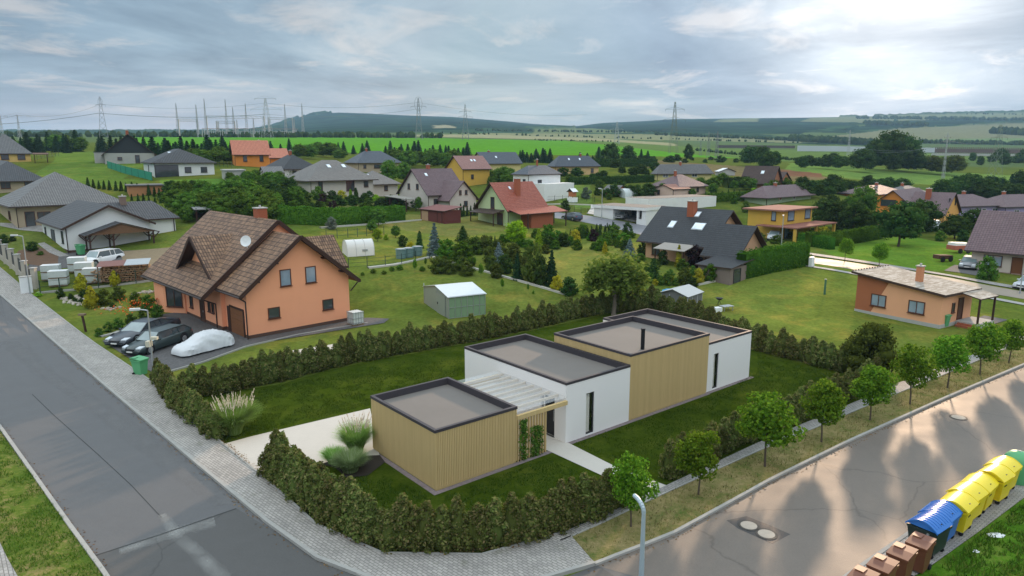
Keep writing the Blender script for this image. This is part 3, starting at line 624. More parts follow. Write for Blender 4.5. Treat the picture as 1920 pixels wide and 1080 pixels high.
# ---------------------------------------------------------------- the orange house near the left road
def orange_house():
    az = 46; o = P(466.7, 636.3); r = thing('orange_house', 'big salmon orange house with mottled brown tiled roof, gable towards the garden lawn', 'house', o, az_rot(az))
    W_, D1, D2 = 9.6, 4.5, 20.0; ea, ap = 3.2, 8.35
    k = (ap - 3.85) / (W_ / 2 + .75)
    def zroof(x): return 3.85 + k * (min(x, W_ - x) + .75)
    wb = MB(); xs = [0, W_ / 2, W_]; zc = zroof(0) - .2
    A = [(0, 0, 0), (W_, 0, 0), (W_, 0, zc), (W_ / 2, 0, ap - .25), (0, 0, zc)]; B = [(a[0], D1, a[2]) for a in A]
    wb.face(A); wb.face(B[::-1]); [wb.face([A[(i + 1) % 5], A[i], B[i], B[(i + 1) % 5]]) for i in range(5)]
    # main body behind, a little taller and reaching further towards the street
    mr = 9.3; mx = 5.2; me = 3.2; xe = -2.0; km = (mr - me) / (mx - xe)
    x0 = -.35; z0 = me + km * (x0 - xe) - .22
    zE = mr - km * (W_ + 0 - mx)
    A = [(x0, D1 + .01, 0), (W_, D1 + .01, 0), (W_, D1 + .01, zE - .22), (mx, D1 + .01, mr - .26), (x0, D1 + .01, z0)]; B = [(a[0], 18.6, a[2]) for a in A]
    wb.face(A); wb.face(B[::-1]); [wb.face([A[(i + 1) % 5], A[i], B[i], B[(i + 1) % 5]]) for i in range(5)]
    # bay
    bay = [(-.35, 19.2), (-1.0, 19.2), (-1.75, 17.6), (-1.75, 14.9), (-.5, 13.0), (-.3, 13.0), (-.3, 19.2)]
    n = len(bay); wb.face([(x, y, 2.95) for x, y in bay][::1]); [wb.face([(*bay[i], 0), (*bay[i], 2.95), (*bay[(i + 1) % n], 2.95), (*bay[(i + 1) % n], 0)]) for i in range(n)]
    w = wb.build('wall', ORA, r); 
    bm = bmesh.new(); bm.from_mesh(w.data); bmesh.ops.recalc_face_normals(bm, faces=bm.faces); bm.to_mesh(w.data); bm.free()
    pl = MB(); pl.box(-.03, W_ + .03, -.03, D1, -.1, .32); pl.box(x0 - .03, W_ + .03, D1, 18.63, -.1, .32)
    pl.build('plinth', M_PLB, r)
    rb = MB(); t = .2; e = -.75; ze = 3.85; m = W_ / 2
    roof_plane(rb, ((e, D1 + 1.2, ze), (e, -.7, ze), (m, -.7, ap), (m, D1 + 1.2, ap)), t); roof_plane(rb, ((W_ - e, -.7, ze), (W_ - e, D1 + 1.2, ze), (m, D1 + 1.2, ap), (m, -.7, ap)), t)
    yf = 4.2; yb = 20.3
    roof_plane(rb, ((xe, yb, me), (xe, yf, me), (mx, yf, mr), (mx, yb, mr)), t)
    xr = W_ + 1.0; zr2 = mr - km * (xr - mx)
    roof_plane(rb, ((xr, yf, zr2), (xr, yb, zr2), (mx, yb, mr), (mx, yf, mr)), t)
    # cross gable on the far side
    cx, cy0, cy1, cz = 12.4, 4.6, 10.0, 7.2
    cm = (cy0 + cy1) / 2; kz = cz - 4.3; xi = mx + (mr - cz) / km; xj = mx + (mr - 4.3) / km
    roof_plane(rb, ((xj, cy0, 4.3), (cx, cy0, 4.3), (cx, cm, cz), (xi, cm, cz)), t); roof_plane(rb, ((cx, cy1, 4.3), (xj, cy1, 4.3), (xi, cm, cz), (cx, cm, cz)), t)
    rf = rb.build('roof', [T_BROWN, M_FASC], r)
    # dormer on the street slope: gable front, ridge running back into the slope
    dx, dz, dy = -.3, 7.78, 10.05; hw = 4.2; fb = 4.4
    kb = (dz - fb) / hw; xri = xe + (dz - me) / km; xlo = xe + (fb + .0 - me) / km
    db = MB(); roof_plane(db, ((dx - .3, dy - hw, fb), (xlo, dy - hw, fb), (xri, dy, dz), (dx - .3, dy, dz)), .16)
    roof_plane(db, ((xlo, dy + hw, fb), (dx - .3, dy + hw, fb), (dx - .3, dy, dz), (xri, dy, dz)), .16); d = db.build('dormer_roof', [T_BROWN, M_FASC], rf)
    g = MB(); zl = me + km * (dx + .7 - xe); hh = hw * (dz - .25 - zl) / (dz - fb); g.face([(dx + .7, dy + hh, zl - .1), (dx + .7, dy - hh, zl - .1), (dx + .7, dy, dz - .25)]); g.build('gable_wall', ORA, rf)
    fbrd = MB(); fbrd.bar((dx - .28, dy + hw, fb - .1), (dx - .28, dy, dz - .1), .1, .3); fbrd.bar((dx - .28, dy - hw, fb - .1), (dx - .28, dy, dz - .1), .1, .3); fbrd.build('barge_board', M_WOODD, rf)
    window(r, 'W', dy - .1, 5.45, .75, 1.15, 0, 0, off=dx + .7)
    bb = MB()
    for x1 in (e, W_ - e): bb.bar((x1, -.72, ze - .12), (m, -.72, ap - .12), .09, .34)
    for x1, z1 in ((xe, me), (xr, zr2)): bb.bar((x1, yf - .02, z1 - .12), (mx, yf - .02, mr - .12), .09, .36)
    for x, s in ((.9, 1), (2.6, 1), (W_ - .9, 1), (W_ - 2.6, 1)): z = zroof(x) - .34; bb.box(x - .09, x + .09, -.68, 0, z - .12, z)
    bb.build('barge_board', M_WOODD, r)
    for a_, b_ in (((e - .07, -.7, ze - .15), (e - .07, yf, ze - .15)), ((xe - .07, yf, me - .15), (xe - .07, yb, me - .15)), ((W_ - e + .07, -.7, ze - .15), (W_ - e + .07, D1, ze - .15))): MB().tube(a_, b_, .08).build('gutter', M_GUT, r)
    gt = MB(); gt.tube((-.12, -.12, 0), (-.12, -.12, 3.2), .06); gt.tube((-.12, -.12, 3.2), (e, -.4, ze - .2), .06); gt.build('downpipe', M_GUT, r); gt = MB(); gt.tube((-.4, 5.6, 0), (-.4, 5.6, 2.2), .06); gt.tube((-.4, 5.6, 2.2), (xe, 5.2, me - .2), .06)
    gt.tube((W_ + .1, -.1, 2.8), (W_ + .7, -.4, ze - .25), .06); gt.build('downpipe', M_GUT, r)
    for T, z, ww, hh in ((3.53, 4.05, 1.0, 1.45), (5.87, 4.05, 1.0, 1.45), (2.31, 1.42, 1.05, .95), (7.39, 1.40, 1.05, .95)): window(r, 'S', T, z, ww, hh, 0, 0, gm=M_GLASSL if z > 2 else None)
    for T, z, ww, hh, ox in ((11.6, .9, .75, 1.5, -.35), (7.2, 1.25, .55, .9, -.35), (6.35, 1.25, .55, .9, -.35)): window(r, 'W', T, z, ww, hh, 0, 0, off=ox, bars=2 if ww > 1.5 else 1)
    bw = window(r, 'W', 0, .75, 1.75, 1.95, 0, 0, bars=2); bw.location = (-1.10, 13.93, 0); bw.rotation_euler.z = R(33.8)
    dr = window(r, 'W', 8.9, .05, 1.1, 2.2, 0, 0, off=-.35, name='door', gm=M_WOODD, sill=False); MB().box(-.5, -.46, 8.5, 8.54, 1.0, 1.15).build('handle', M_METAL, dr)
    gd = MB()
    for i in range(5): gd.box(-.05, .03, .75, 3.35, .05 + i * .44, .05 + i * .44 + .42)
    gdo = gd.build('garage_door', mat('garage_panel', (.21, .085, .035), .6, .2), r); MB().box(-.08, .02, .6, 3.5, 2.26, 2.42).box(-.08, .02, .55, .74, 0, 2.26).box(-.08, .02, 3.36, 3.95, 0, 2.26).build('door_frame', M_WOODD, gdo)
    chimney(rf, 5.6, 8.7, 8.2, 10.1, .95)
    dish = MB(); c = Vector((2.35, 4.7, 7.6)); nn = Vector((-.75, -.62, .25)).normalized(); a = nn.orthogonal().normalized(); b = nn.cross(a)
    for ring in range(3):
        r0, r1 = .5 * ring / 3, .5 * (ring + 1) / 3
        for q in range(16):
            t0, t1 = q * math.pi / 8, (q + 1) * math.pi / 8; f = lambda rr, tt: c + (a * math.cos(tt) + b * math.sin(tt)) * rr + nn * rr * rr * .35
            dish.face([f(r0, t0), f(r1, t0), f(r1, t1), f(r0, t1)] if ring else [c, f(r1, t0), f(r1, t1)])
    dish.tube(c - nn * .05, (2.5, 4.8, 6.2), .03); dish.tube(c, c + nn * .5, .015); tag(dish.build('satellite_dish', M_PLASTICW, r), None)
    vp = MB(); vp.tube((2.6, 13.0, 6.5), (2.6, 13.0, 7.3), .08); vp.tube((2.6, 13.0, 7.2), (2.35, 12.9, 7.5), .09); vp.build('vent_pipe', M_FRAME, rf)
orange_house()

# ---------------------------------------------------------------- the modern flat-roofed house of four blocks
def wood_mat():
    m = bpy.data.materials.new('larch_battens'); m.use_nodes = True; t = NT(m.node_tree); b = t.n['Principled BSDF']; tc = t.new('ShaderNodeTexCoord')
    sp = t.new('ShaderNodeSeparateXYZ'); t.put(sp.inputs[0], tc.outputs['Object']); s = t.math('ADD', sp.outputs[0], sp.outputs[1])
    cell = t.new('ShaderNodeTexWhiteNoise', noise_dimensions='1D'); t.put(cell.inputs['W'], t.math('FLOOR', t.math('DIVIDE', s, .095)))
    mp = t.vmath('MULTIPLY', tc.outputs['Object'], (9, 9, .9)); n = t.noise(mp, 1.5, 5, .6)
    k = t.math('ADD', t.math('MULTIPLY', cell.outputs[0], .14), t.math('MULTIPLY', n, .30))
    c = t.ramp(k, [(0.0, (.50, .355, .160)), (.25, (.58, .42, .195)), (.5, (.64, .475, .235))]); t.put(b.inputs['Base Color'], c); b.inputs['Roughness'].default_value = .75; return m
M_LARCH = wood_mat(); M_WHITE = mat('smooth_white_render', (.80, .77, .76), .9, .03, .5, .05, 60); M_MEMB = mat('roof_membrane', (.175, .158, .145), .9, .12, .35, .1, 30, dirt=.12); M_PARA = mat('anthracite_flashing', (.052, .045, .052), .55, .1)
def modern_house():
    az = 50.5; o = P(817.9, 922); o.z = 0; u = dirv(az); S_ = 1.111
    r = thing('modern_house', 'low modern house of four flat roofed blocks, white render and vertical larch cladding, dark parapets', 'house', o, az_rot(az))
    blocks = [(0, 4.78, 0, 5.95, 2.95, 'wood'), (8.24, 13.25, .12, 9.2, 3.38, 'white'), (13.25, 20.75, .12, 6.45, 3.98, 'wood'), (20.75, 25.75, .20, 9.25, 3.32, 'white')]
    for (x0, x1, y0, y1, h, k) in blocks:
        wb = MB(); hb = h - .14; g = .003
        if k == 'wood':
            wb.box(x0 + .03, x1 - .03, y0 + .03, y1 - .03, -.1, h - .5); a0, a1, b0, b1 = x0 + .031, x1 - .031, y0 + .031, y1 - .031; wb.box(a0, a1, b0, b0 + .08, h - .5, hb); wb.box(a0, a1, b1 - .08, b1, h - .5, hb); wb.box(a0, a0 + .08, b0 + .08, b1 - .08, h - .5, hb); wb.box(a1 - .08, a1, b0 + .08, b1 - .08, h - .5, hb)
            n = int((x1 - x0) / .095)
            for i in range(n):
                a = x0 + (i + .14) * (x1 - x0) / n; b_ = a + .072
                if x0 > 1 or True: wb.box(a, b_, y0, y0 + .031, .12, hb - .004)
            n = int((y1 - y0) / .095)
            zl = .12 if x0 == 0 else 3.40
            for i in range(n):
                a = y0 + (i + .14) * (y1 - y0) / n; b_ = a + .072
                wb.box(x0, x0 + .031, a, b_, zl, hb - .004)
            wb.build('wood_block', M_LARCH, r)
        else: 
            # thin walls with one tall opening on the garden side
            wx = {8.24: (10.05, .62), 20.75: (21.75, .55)}[x0]; c, w = wx; zt = 2.45
            wb.box(x0, c - w / 2, y0, y0 + .13, -.1, hb); wb.box(c + w / 2, x1, y0, y0 + .13, -.1, hb); wb.box(c - w / 2, c + w / 2, y0, y0 + .13, zt, hb); wb.box(c - w / 2, c + w / 2, y0, y0 + .13, -.1, .1)
            if x0 == 8.24:
                wb.box(x0, x0 + .13, y0 + .13, 1.0, -.1, hb); wb.box(x0, x0 + .13, 2.1, y1, -.1, hb); wb.box(x0, x0 + .13, 1.0, 2.1, 2.3, hb); wb.box(x0, x0 + .13, 1.0, 2.1, -.1, .05)
            else: wb.box(x0, x0 + .13, y0 + .13, y1, -.1, hb)
            wb.box(x1 - .13, x1, y0 + .13, y1, -.1, hb); wb.box(x0 + .13, x1 - .13, y1 - .13, y1, -.1, hb)
            wb.box(x0 + .13, x1 - .13, y0 + 1.8, y0 + 1.9, -.1, h - .52); wb.build('white_block', M_WHITE, r)
            fr = MB(); fr.box(c - w / 2, c + w / 2, y0 + .05, y0 + .11, .102, .17); fr.box(c + w / 2 - .07, c + w / 2, y0 + .05, y0 + .11, .172, zt); fr.box(c - w / 2, c - w / 2 + .05, y0 + .05, y0 + .11, .172, zt); fr.box(c - w / 2 + .05, c + w / 2 - .07, y0 + .05, y0 + .11, zt - .05, zt); fo = fr.build('window', M_DFRAME, r)
            gm = bpy.data.materials.get('clear_glass')
            if not gm:
                gm = bpy.data.materials.new('clear_glass'); gm.use_nodes = True; t = NT(gm.node_tree); t.n.clear(); ou = t.new('ShaderNodeOutputMaterial'); a_ = t.new('ShaderNodeBsdfTransparent'); b_ = t.new('ShaderNodeBsdfGlossy'); b_.inputs['Roughness'].default_value = .03
                ms = t.new('ShaderNodeMixShader'); ms.inputs[0].default_value = .10; t.put(ms.inputs[1], a_.outputs[0]); t.put(ms.inputs[2], b_.outputs[0]); t.put(ou.inputs[0], ms.outputs[0])
            MB().box(c - w / 2 + .05, c + w / 2 - .07, y0 + .07, y0 + .08, .17, zt - .05).build('pane', gm, fo)
            MB().box(c - w / 2 + .02, c + w * .12, y0 + .14, y0 + .16, .172, zt - .02).build('bright_interior_panel', mat('bright_interior', (.75, .72, .66), .9, .05), fo)  # pale panel added behind the glass so the dark room looks bright
            MB().box(c - w / 2 - .3, c + w / 2, y0 + .9, y0 + 1.3, .45, .95).box(c - w / 2 - .28, c - w / 2 - .22, y0 + .95, y0 + 1.25, 0, .45).build('inside_cabinet', M_LARCH, fo)
        # membrane roof and parapet
        t = .16; pb = MB(); px0, px1, py0, py1 = x0 - .02, x1 + .02, y0 - .02, y1 + .02
        if x0 == 8.24: px1 = x1 - .003
        if x0 == 20.75: px0 = x0 + .003
        pb.box(px0, px1, py0, py0 + t, hb, h); pb.box(px0, px1, py1 - t, py1, hb, h); pb.box(px0, px0 + t, py0 + t, py1 - t, hb, h); pb.box(px1 - t, px1, py0 + t, py1 - t, hb, h)
        dd = h - .36
        pb.box(px0 + t, px1 - t, py0 + t, py0 + t + .01, dd, h - .01); pb.box(px0 + t, px1 - t, py1 - t - .01, py1 - t, dd, h - .01); pb.box(px0 + t, px0 + t + .01, py0 + t + .01, py1 - t - .01, dd, h - .01); pb.box(px1 - t - .01, px1 - t, py0 + t + .01, py1 - t - .01, dd, h - .01)
        pb.build('parapet', M_PARA, r)
    # the block walls stop at the membrane: roofs set down inside the parapets
    for (x0, x1, y0, y1, h, k) in blocks:
        rb = MB(); rb.box(x0 + .13, x1 - .13, y0 + .13, y1 - .13, h - .42, h - .355); rb.build('flat_roof', M_MEMB, r)
    fl = MB(); fl.tube((15.59, 1.22, 3.5), (15.59, 1.22, 4.85), .12, n=14); fl.tube((15.59, 1.22, 4.85), (15.59, 1.22, 4.91), .14, n=14); fl.build('stove_flue', mat('black_metal', (.012, .012, .015), .4, .05), r)
    # pergola between the first two blocks
    for y in (-.02, 5.7): MB().box(4.80, 8.22, y, y + .16, 2.22, 2.44).build('pergola_beam', M_LARCH, r)
    rf = MB()
    [MB().box(4.80, 8.22, .7 + i * .66, .78 + i * .66, 2.46, 2.60).build('rafter', mat('pale_wood', (.62, .52, .40), .7, .1), r) for i in range(8)]
    gm = bpy.data.materials.new('milky_glass'); gm.use_nodes = True; t = NT(gm.node_tree); t.n.clear(); ou = t.new('ShaderNodeOutputMaterial'); a_ = t.new('ShaderNodeBsdfTransparent'); b_ = t.new('ShaderNodeBsdfPrincipled')
    b_.inputs['Base Color'].default_value = (.72, .74, .76, 1); b_.inputs['Roughness'].default_value = .15; ms = t.new('ShaderNodeMixShader'); ms.inputs[0].default_value = .16; t.put(ms.inputs[1], a_.outputs[0]); t.put(ms.inputs[2], b_.outputs[0]); t.put(ou.inputs[0], ms.outputs[0])
    MB().box(4.80, 8.22, .0, 5.85, 2.63, 2.645).build('pergola_glass', gm, r)
    for i in range(11): MB().box(4.84 + i * .185, 4.84 + i * .185 + .06, .0, .12, .03, 2.22).build('slat', M_LARCH, r)
    dr = MB().box(8.42, 8.47, 1.02, 2.08, .052, 2.29).build('door', mat('charcoal_door', (.018, .017, .02), .45, .1), r); MB().box(8.36, 8.41, 1.2, 1.23, .9, 1.5).build('handle', M_METAL, dr)
    MB().box(4.8, 8.4, .2, 5.8, -.02, .04).build('terrace', M_DRIVE, r)
    gb = MB(); 
    for (x0, x1, y0, y1) in ((-.28, 7.0, -.28, -.01), (-.28, -.01, 0, 6.2), (8.3, 13.25, -.16, .11), (13.25, 20.75, -.16, .11), (20.75, 26.0, -.08, .19)): gb.box(x0, x1, y0, y1, -.05, .035)
    gb.build('gravel_strip', mat('drip_gravel', (.20, .16, .165), .9, .7, 6, .6, 25), r)
    return r, az
MH, MAZ = modern_house()
# ---------------------------------------------------------------- houses of the village, left to right
NS = None
house('bungalow', 'yellow walled bungalow with grey hipped roof at the far left edge of the village', (-30, 306), 284, 59, -70, 252, 'hip', SUN, T_GREY, az=54, Wm=9, win=(('S', .8, .8, 1.6, 1.3), ('S', .45, .8, 1.6, 1.3)))
house('bungalow', 'beige bungalow with very dark hipped roof cut by the left edge, below the yellow one', (-40, 366), 337, 88, -180, 300, 'hip', BEI, T_CHAR, az=52, win=(('S', .75, 1, 1.4, 1.2), ('S', .4, 1, 1.4, 1.2)))
house('bungalow', 'large beige bungalow with wide weathered grey hipped roof at the left edge', (34, 428), 380, 226, -130, 322, 'hip', BEI, T_GREY, az=46, ov=.8, Wm=13, win=(('S', .12, .1, 1.2, 2.1, 'door'), ('S', .25, .8, 1.6, 1.3), ('S', .7, .8, 1.2, 1.3), ('W', .4, .8, 1.4, 1.3)))
def white_house():
    az = 46; o = P(130, 475); u = dirv(az); v = Vector((-u.y, u.x, 0)); r = thing('white_bungalow', 'white L shaped bungalow with charcoal gable roofs and a timber porch', 'house', o, az_rot(az))
    L = solve_len(o, u, 284); W1 = solve_len(o, v, 83); he = solve_h(o, 423); ap = o + u * L / 2; rise = solve_h(ap, 384) - he
    wb = MB(); walls_of('gv', L, W1, he, rise, wb); L2 = solve_len(o + u * L, u, 343)
    wb2 = MB(); D = 7.2; wb.box(L + .005, L + L2, 2.2, 2.2 + D, -1, he + .35); wb.build('wall', WHT, r)
    rb = MB(); roof_of('gv', L, W1, he, rise, .6, rb)
    h2 = he + .35; m = 2.2 + D / 2; rz = he + rise - .06; xw = L * .5
    roof_plane(rb, ((xw, 1.6, h2 - .3), (L + L2 + .5, 1.6, h2 - .3), (L + L2 - 1.6, m, rz), (xw, m, rz))); roof_plane(rb, ((L + L2 + .5, 1.6, h2 - .3), (L + L2 + .5, 2.8 + D, h2 - .3), (L + L2 - 1.6, m, rz))); roof_plane(rb, ((L + L2 + .5, 2.8 + D, h2 - .3), (xw, 2.8 + D, h2 - .3), (xw, m, rz), (L + L2 - 1.6, m, rz)))
    rf = rb.build('roof', [T_CHAR, M_FASC], r); chimney(rf, L * .85, m - .4, rz - 1, rz + .7, .7, mat('chimney_render', (.22, .15, .12), .9, .2))
    MB().box(-.02, L + .02, -.02, W1, -1, .35).box(L + .03, L + L2 + .02, 2.18, 3, -1, .95).build('plinth', M_PLB, r)
    k = rise / (L / 2); z0 = he - k * .6; bb = MB(); bb.bar((-.6, -.62, z0 - .1), (L / 2, -.62, he + rise - .1), .08, .25); bb.bar((L + .6, -.62, z0 - .1), (L / 2, -.62, he + rise - .1), .08, .25); bb.build('barge_board', M_FASC, r)
    gt = MB(); gt.tube((-.66, -.6, z0 - .1), (-.66, W1 + .6, z0 - .1), .07); gt.tube((-.1, -.1, 0), (-.1, -.1, he - .3), .06); gt.tube((-.1, -.1, he - .3), (-.66, -.3, z0 - .15), .05); gt.tube((L + L2 - .2, 2.1, .9), (L + L2 - .2, 2.1, h2 - .4), .06); gt.build('gutter', M_GUT, r)
    window(r, 'W', W1 * .18, 1.0, .9, 1.5, L, W1, M_DFRAME); window(r, 'W', W1 * .86, 1.0, .8, 1.3, L, W1, M_DFRAME); d = window(r, 'W', W1 * .55, .1, 1.9, 2.2, L, W1, M_DFRAME, mat('grey_door', (.10, .11, .13), .5, .1), name='door', sill=False)
    # porch
    px0, px1, d, eh = L * .13, L * 1.03, 2.6, he - 1.15; mx = (px0 + px1) / 2; pr = 1.35; pb = MB()
    roof_plane(pb, ((px0, .0, eh), (px0, -d, eh), (mx, -d, eh + pr), (mx, .0, eh + pr)), .12); roof_plane(pb, ((px1, -d, eh), (px1, .0, eh), (mx, .0, eh + pr), (mx, -d, eh + pr)), .12)
    pf = pb.build('porch_roof', [T_CHAR, M_FASC], r); w_ = (px1 - px0); MB().face([(px0 + .35, -d + .2, eh + .0), (px1 - .35, -d + .2, eh + .0), (mx, -d + .2, eh + pr - .2)]).build('porch_gable', mat('brown_boards', (.16, .085, .045), .7, .3, 6), pf)
    for x in (px0 + .6, mx - 1.0, px1 - .6):
        for y in (-d + .3, -.5): MB().bar((x, y, -.5), (x, y, eh + .1), .16).bar((x + .05, y, eh - .8), (x + .75, y, eh - .05), .1).bar((x - .05, y, eh - .8), (x - .75, y, eh - .05), .1).build('post', M_WOODD, r)
white_house()
r, L, Wd, he, rise = house('dark_gabled_house', 'house with steep black roof on grey unfinished block walls in the far left', (197, 308), 287, 291, 178, 252, 'gv', GRY, T_ANTH, az=60, Wm=9, win=(('S', .3, 1, 1, .7), ('S', .65, .2, 1, 2, 'door')), fm=M_FRAME, chim=((.5, .3, None, .9, .6),))
MB().face([(-.02, -.012, he), (L + .02, -.012, he), (L / 2, -.012, he + rise - .03)]).build('black_gable', M_BLK, r)
house('block_wing', 'low flat roofed unfinished wing of the steep black roofed house', (178, 306), 286, 203, 176, 0, 'flat', GRY, mat('dark_flat_roof', (.12, .12, .12), .8), az=60, Wm=8, ov=.1, fl=.15)
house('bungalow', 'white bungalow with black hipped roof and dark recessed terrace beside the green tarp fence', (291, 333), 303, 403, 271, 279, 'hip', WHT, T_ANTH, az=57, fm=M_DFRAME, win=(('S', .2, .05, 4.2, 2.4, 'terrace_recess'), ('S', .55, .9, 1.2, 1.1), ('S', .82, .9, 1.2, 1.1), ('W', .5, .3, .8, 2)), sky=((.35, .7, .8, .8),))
house('orange_gabled_house', 'bright orange house with smooth salmon red roof in front of the green field', (441, 311), 287, 505, 437, 263, 'gu', BORA, T_ORANGE, Wm=8, az=64, win=(('S', .3, 1, .9, 1.4), ('S', .78, 1, .9, 1.4)), chim=((.8, .6, None, .6, .5),))
house('annexe', 'low orange annexe with red roof joined to the right of the bright orange house', (507, 309), 294, 540, 505, 278, 'gu', BORA, T_ORANGE, Wm=8, az=64)
house('bungalow', 'white bungalow with pointed black hipped roof in front of the orange annexe', (533, 338), 314, 598, 497, 290, 'hip', WHT, T_ANTH, az=50, win=(('S', .3, .9, .9, 1.1),), chim=((.5, .5, None, .8, .5),))
house('garden_house', 'small white outbuilding with grey pitched roof left of the black hipped bungalow', (497, 338), 323, 532, 482, 312, 'gu', WHT, T_GREY, az=60, Wm=5, cat='shed', ov=.25, win=(('W', .5, 1, .6, .8),), gutter=False)
house('flat_garage', 'small flat grey garage below the green field, behind the bushes', (424, 339), 320, 460, 418, 0, 'flat', GRY, mat('pale_roof', (.42, .42, .41), .8), az=60, Wm=5, cat='garage', ov=.2, fl=.2)
house('flat_shed', 'long orange brown shed with flat dark roof behind a row of small thujas', (243, 369), 349, 306, 236, 0, 'flat', mat('orange_boards', (.42, .20, .09), .8, .2), mat('dark_flat_roof', (.12, .12, .12), .8), az=58, Wm=5, cat='shed', ov=.3, fl=.18)
r, L, Wd, he, rise = house('bungalow', 'wide cream bungalow with brownish grey hipped roof and two roof windows, mid village', (583, 362), 334, 700, 545, 300, 'hip', OFFW, T_LGREY, az=48, ov=.8, Wm=10.5, win=(('S', .15, .1, .9, 2.1), ('S', .62, .1, 1.8, 2.1), ('S', .88, .8, 1, 1.2)), sky=((.42, .65, .8, 1.1), (.66, .65, .8, 1.1)))
house('bungalow_wing', 'lower cream wing with brownish grey hipped roof on the right of the wide cream bungalow', (690, 367), 342, 746, 655, 320, 'hip', OFFW, T_LGREY, az=48, ov=.7, sky=((.2, .6, .8, 1.0),), win=(('S', .6, .9, .9, 1.1),))
house('bungalow', 'bungalow with slate blue roof carrying dark solar panels, behind the wide cream bungalow', (672, 322), 303, 752, 648, 283, 'hip', BEI, T_BLUE, az=52, win=(('S', .45, .9, 2.5, 1.1), ('S', .15, .9, .9, 1.1)), chim=((.35, .5, None, .7, .5),))
house('gabled_house', 'white rendered house with mauve tiled roof, two small attic windows in its left gable', (803, 396), 362, 872, 750, 316, 'gu', OFFW, T_MAUVE, az=48, win=(('W', .35, 4.0, .8, 1.1), ('W', .65, 4.0, .8, 1.1), ('W', .3, .9, .9, 1.1), ('S', .2, .2, 1, 2.1, 'door')), chim=((.42, .52, None, .9, .6),), sky=((.25, .75, .6, .8),))
house('gabled_wing', 'mauve roofed cross wing on the right of the mauve house, its gable facing right', (843, 398), 372, 893, 806, 338, 'gv', OFFW, T_MAUVE, az=48, win=(('S', .4, 3.2, .6, .9), ('S', .62, 3.2, .6, .9), ('S', .6, .9, .9, 1.1)))
house('yellow_house', 'ochre yellow two storey house with faded pink roof behind the mauve house', (868, 350), 314, 918, 838, 292, 'gu', YEL, T_PINK, az=50, win=(('S', .35, 1.8, .8, 1.1),), sky=((.5, .6, .6, .8), (.62, .6, .6, .8)))
house('grey_roofed_house', 'house with plain blue grey pitched roofs directly behind the yellow one', (908, 330), 304, 976, 886, 285, 'gu', PALEY, T_BLUE, az=56, sky=((.4, .5, .6, .8),), win=(('S', .5, .9, .9, 1.1),), chim=((.3, .55, None, .6, .5),))
def red_house():
    r, L, Wd, he, rise = house('lime_green_house', 'lime green gabled house with red tiled roof and brick chimney', (952, 425), 388, 1021, 897, 341, 'gu', LIME, T_RED, az=48, ov=.7, win=(('W', .5, 2.9, 1.0, 2.0), ('W', .25, .1, 1.5, 2.1, 'door')), chim=((.45, .25, None, 2.6, .85),), sky=((.35, .75, .5, .7),))
    MB().box(L * .35, L * .95, -2.6, -.01, -.5, 2.2).build('brick_store', M_BRICK, r)
    pb = MB(); roof_plane(pb, ((-.2, -3.4, 2.3), (L + 2.5, -3.4, 2.3), (L + 2.5, .2, 3.1), (-.2, .2, 3.1)), .12); pb.build('lean_to_roof', [T_RED, M_FASC], r)
    for x, y in ((L + 2.2, -3.2), (L + 2.2, -.2), (L * .2, -3.2)): MB().bar((x, y, -.5), (x, y, 2.4), .16).build('post', M_WOODD, r)
    pb = MB(); roof_plane(pb, ((-2.6, Wd - .5, 2.3), (-2.6, .8, 2.3), (-.02, .8, 2.8), (-.02, Wd - .5, 2.8)), .1); pb.build('porch_roof', [T_DBROWN, M_FASC], r)
    for y in (1.0, Wd - .8): MB().bar((-2.4, y, -.5), (-2.4, y, 2.3), .14).build('post', M_WOODD, r)
red_house()
r, L, Wd, he, rise = house('cube_house', 'white cube shaped house with low slate grey hipped roof', (990, 376), 325, 1050, 962, 310, 'hip', WHT, T_BLUE, az=46, ov=.35, fm=M_DFRAME, win=(('W', .25, 3.6, .8, .9), ('S', .35, 3.4, 1.2, .9)), chim=((.5, .5, None, 1.2, .3),))
MB().box(L * .15, L + .8, -3.4, -.01, -1.2, he * .62).build('front_wing', WHT, r)
house('yellow_bungalow', 'peachy yellow bungalow with slate blue hipped roof beside the tall hedge', (1041, 330), 308, 1122, 1029, 292, 'hip', stucco('peach_yellow', (.66, .44, .22)), T_BLUE, az=68, win=(('S', .08, .8, .9, 1.1), ('S', .45, .9, 1.2, 1), ('S', .85, .8, .9, 1.2)), sky=((.35, .6, .5, .7), (.6, .6, .5, .7)), chim=((.65, .5, None, .5, .4),))
house('bungalow', 'long pale yellow bungalow with grey hipped roof in the centre right distance', (1232, 338), 321, 1334, 1224, 308, 'hip', PALEY, T_GREY, az=76, fm=M_WFRAME, win=(('S', .15, .8, 1.5, 1.2), ('S', .4, .8, 1.5, 1.2), ('S', .68, .8, 1.5, 1.2)), chim=((.45, .5, None, .6, .5),))
house('shed', 'small white roofed shed right of the long pale yellow bungalow', (1348, 329), 321, 1378, 1341, 315, 'gv', GRY, mat('white_sheet_roof', (.75, .75, .76), .5), az=66, cat='shed', ov=.3, gutter=False)
house('bungalow', 'pinkish bungalow with mauve hipped roof behind its small red roofed garage', (1272, 369), 347, 1322, 1222, 327, 'hip', PNK, T_MAUVE, az=52, ov=.7, win=(('S', .7, .9, .8, 1),), chim=((.35, .5, None, .8, .5),))
house('garage', 'small pinkish garage with low rusty red roof in front of the mauve hipped bungalow', (1261, 374), 354, 1292, 1226, 345, 'gu', PNK, T_RUST, az=50, cat='garage', ov=.3, win=(('W', .75, .9, .7, 1.1),))
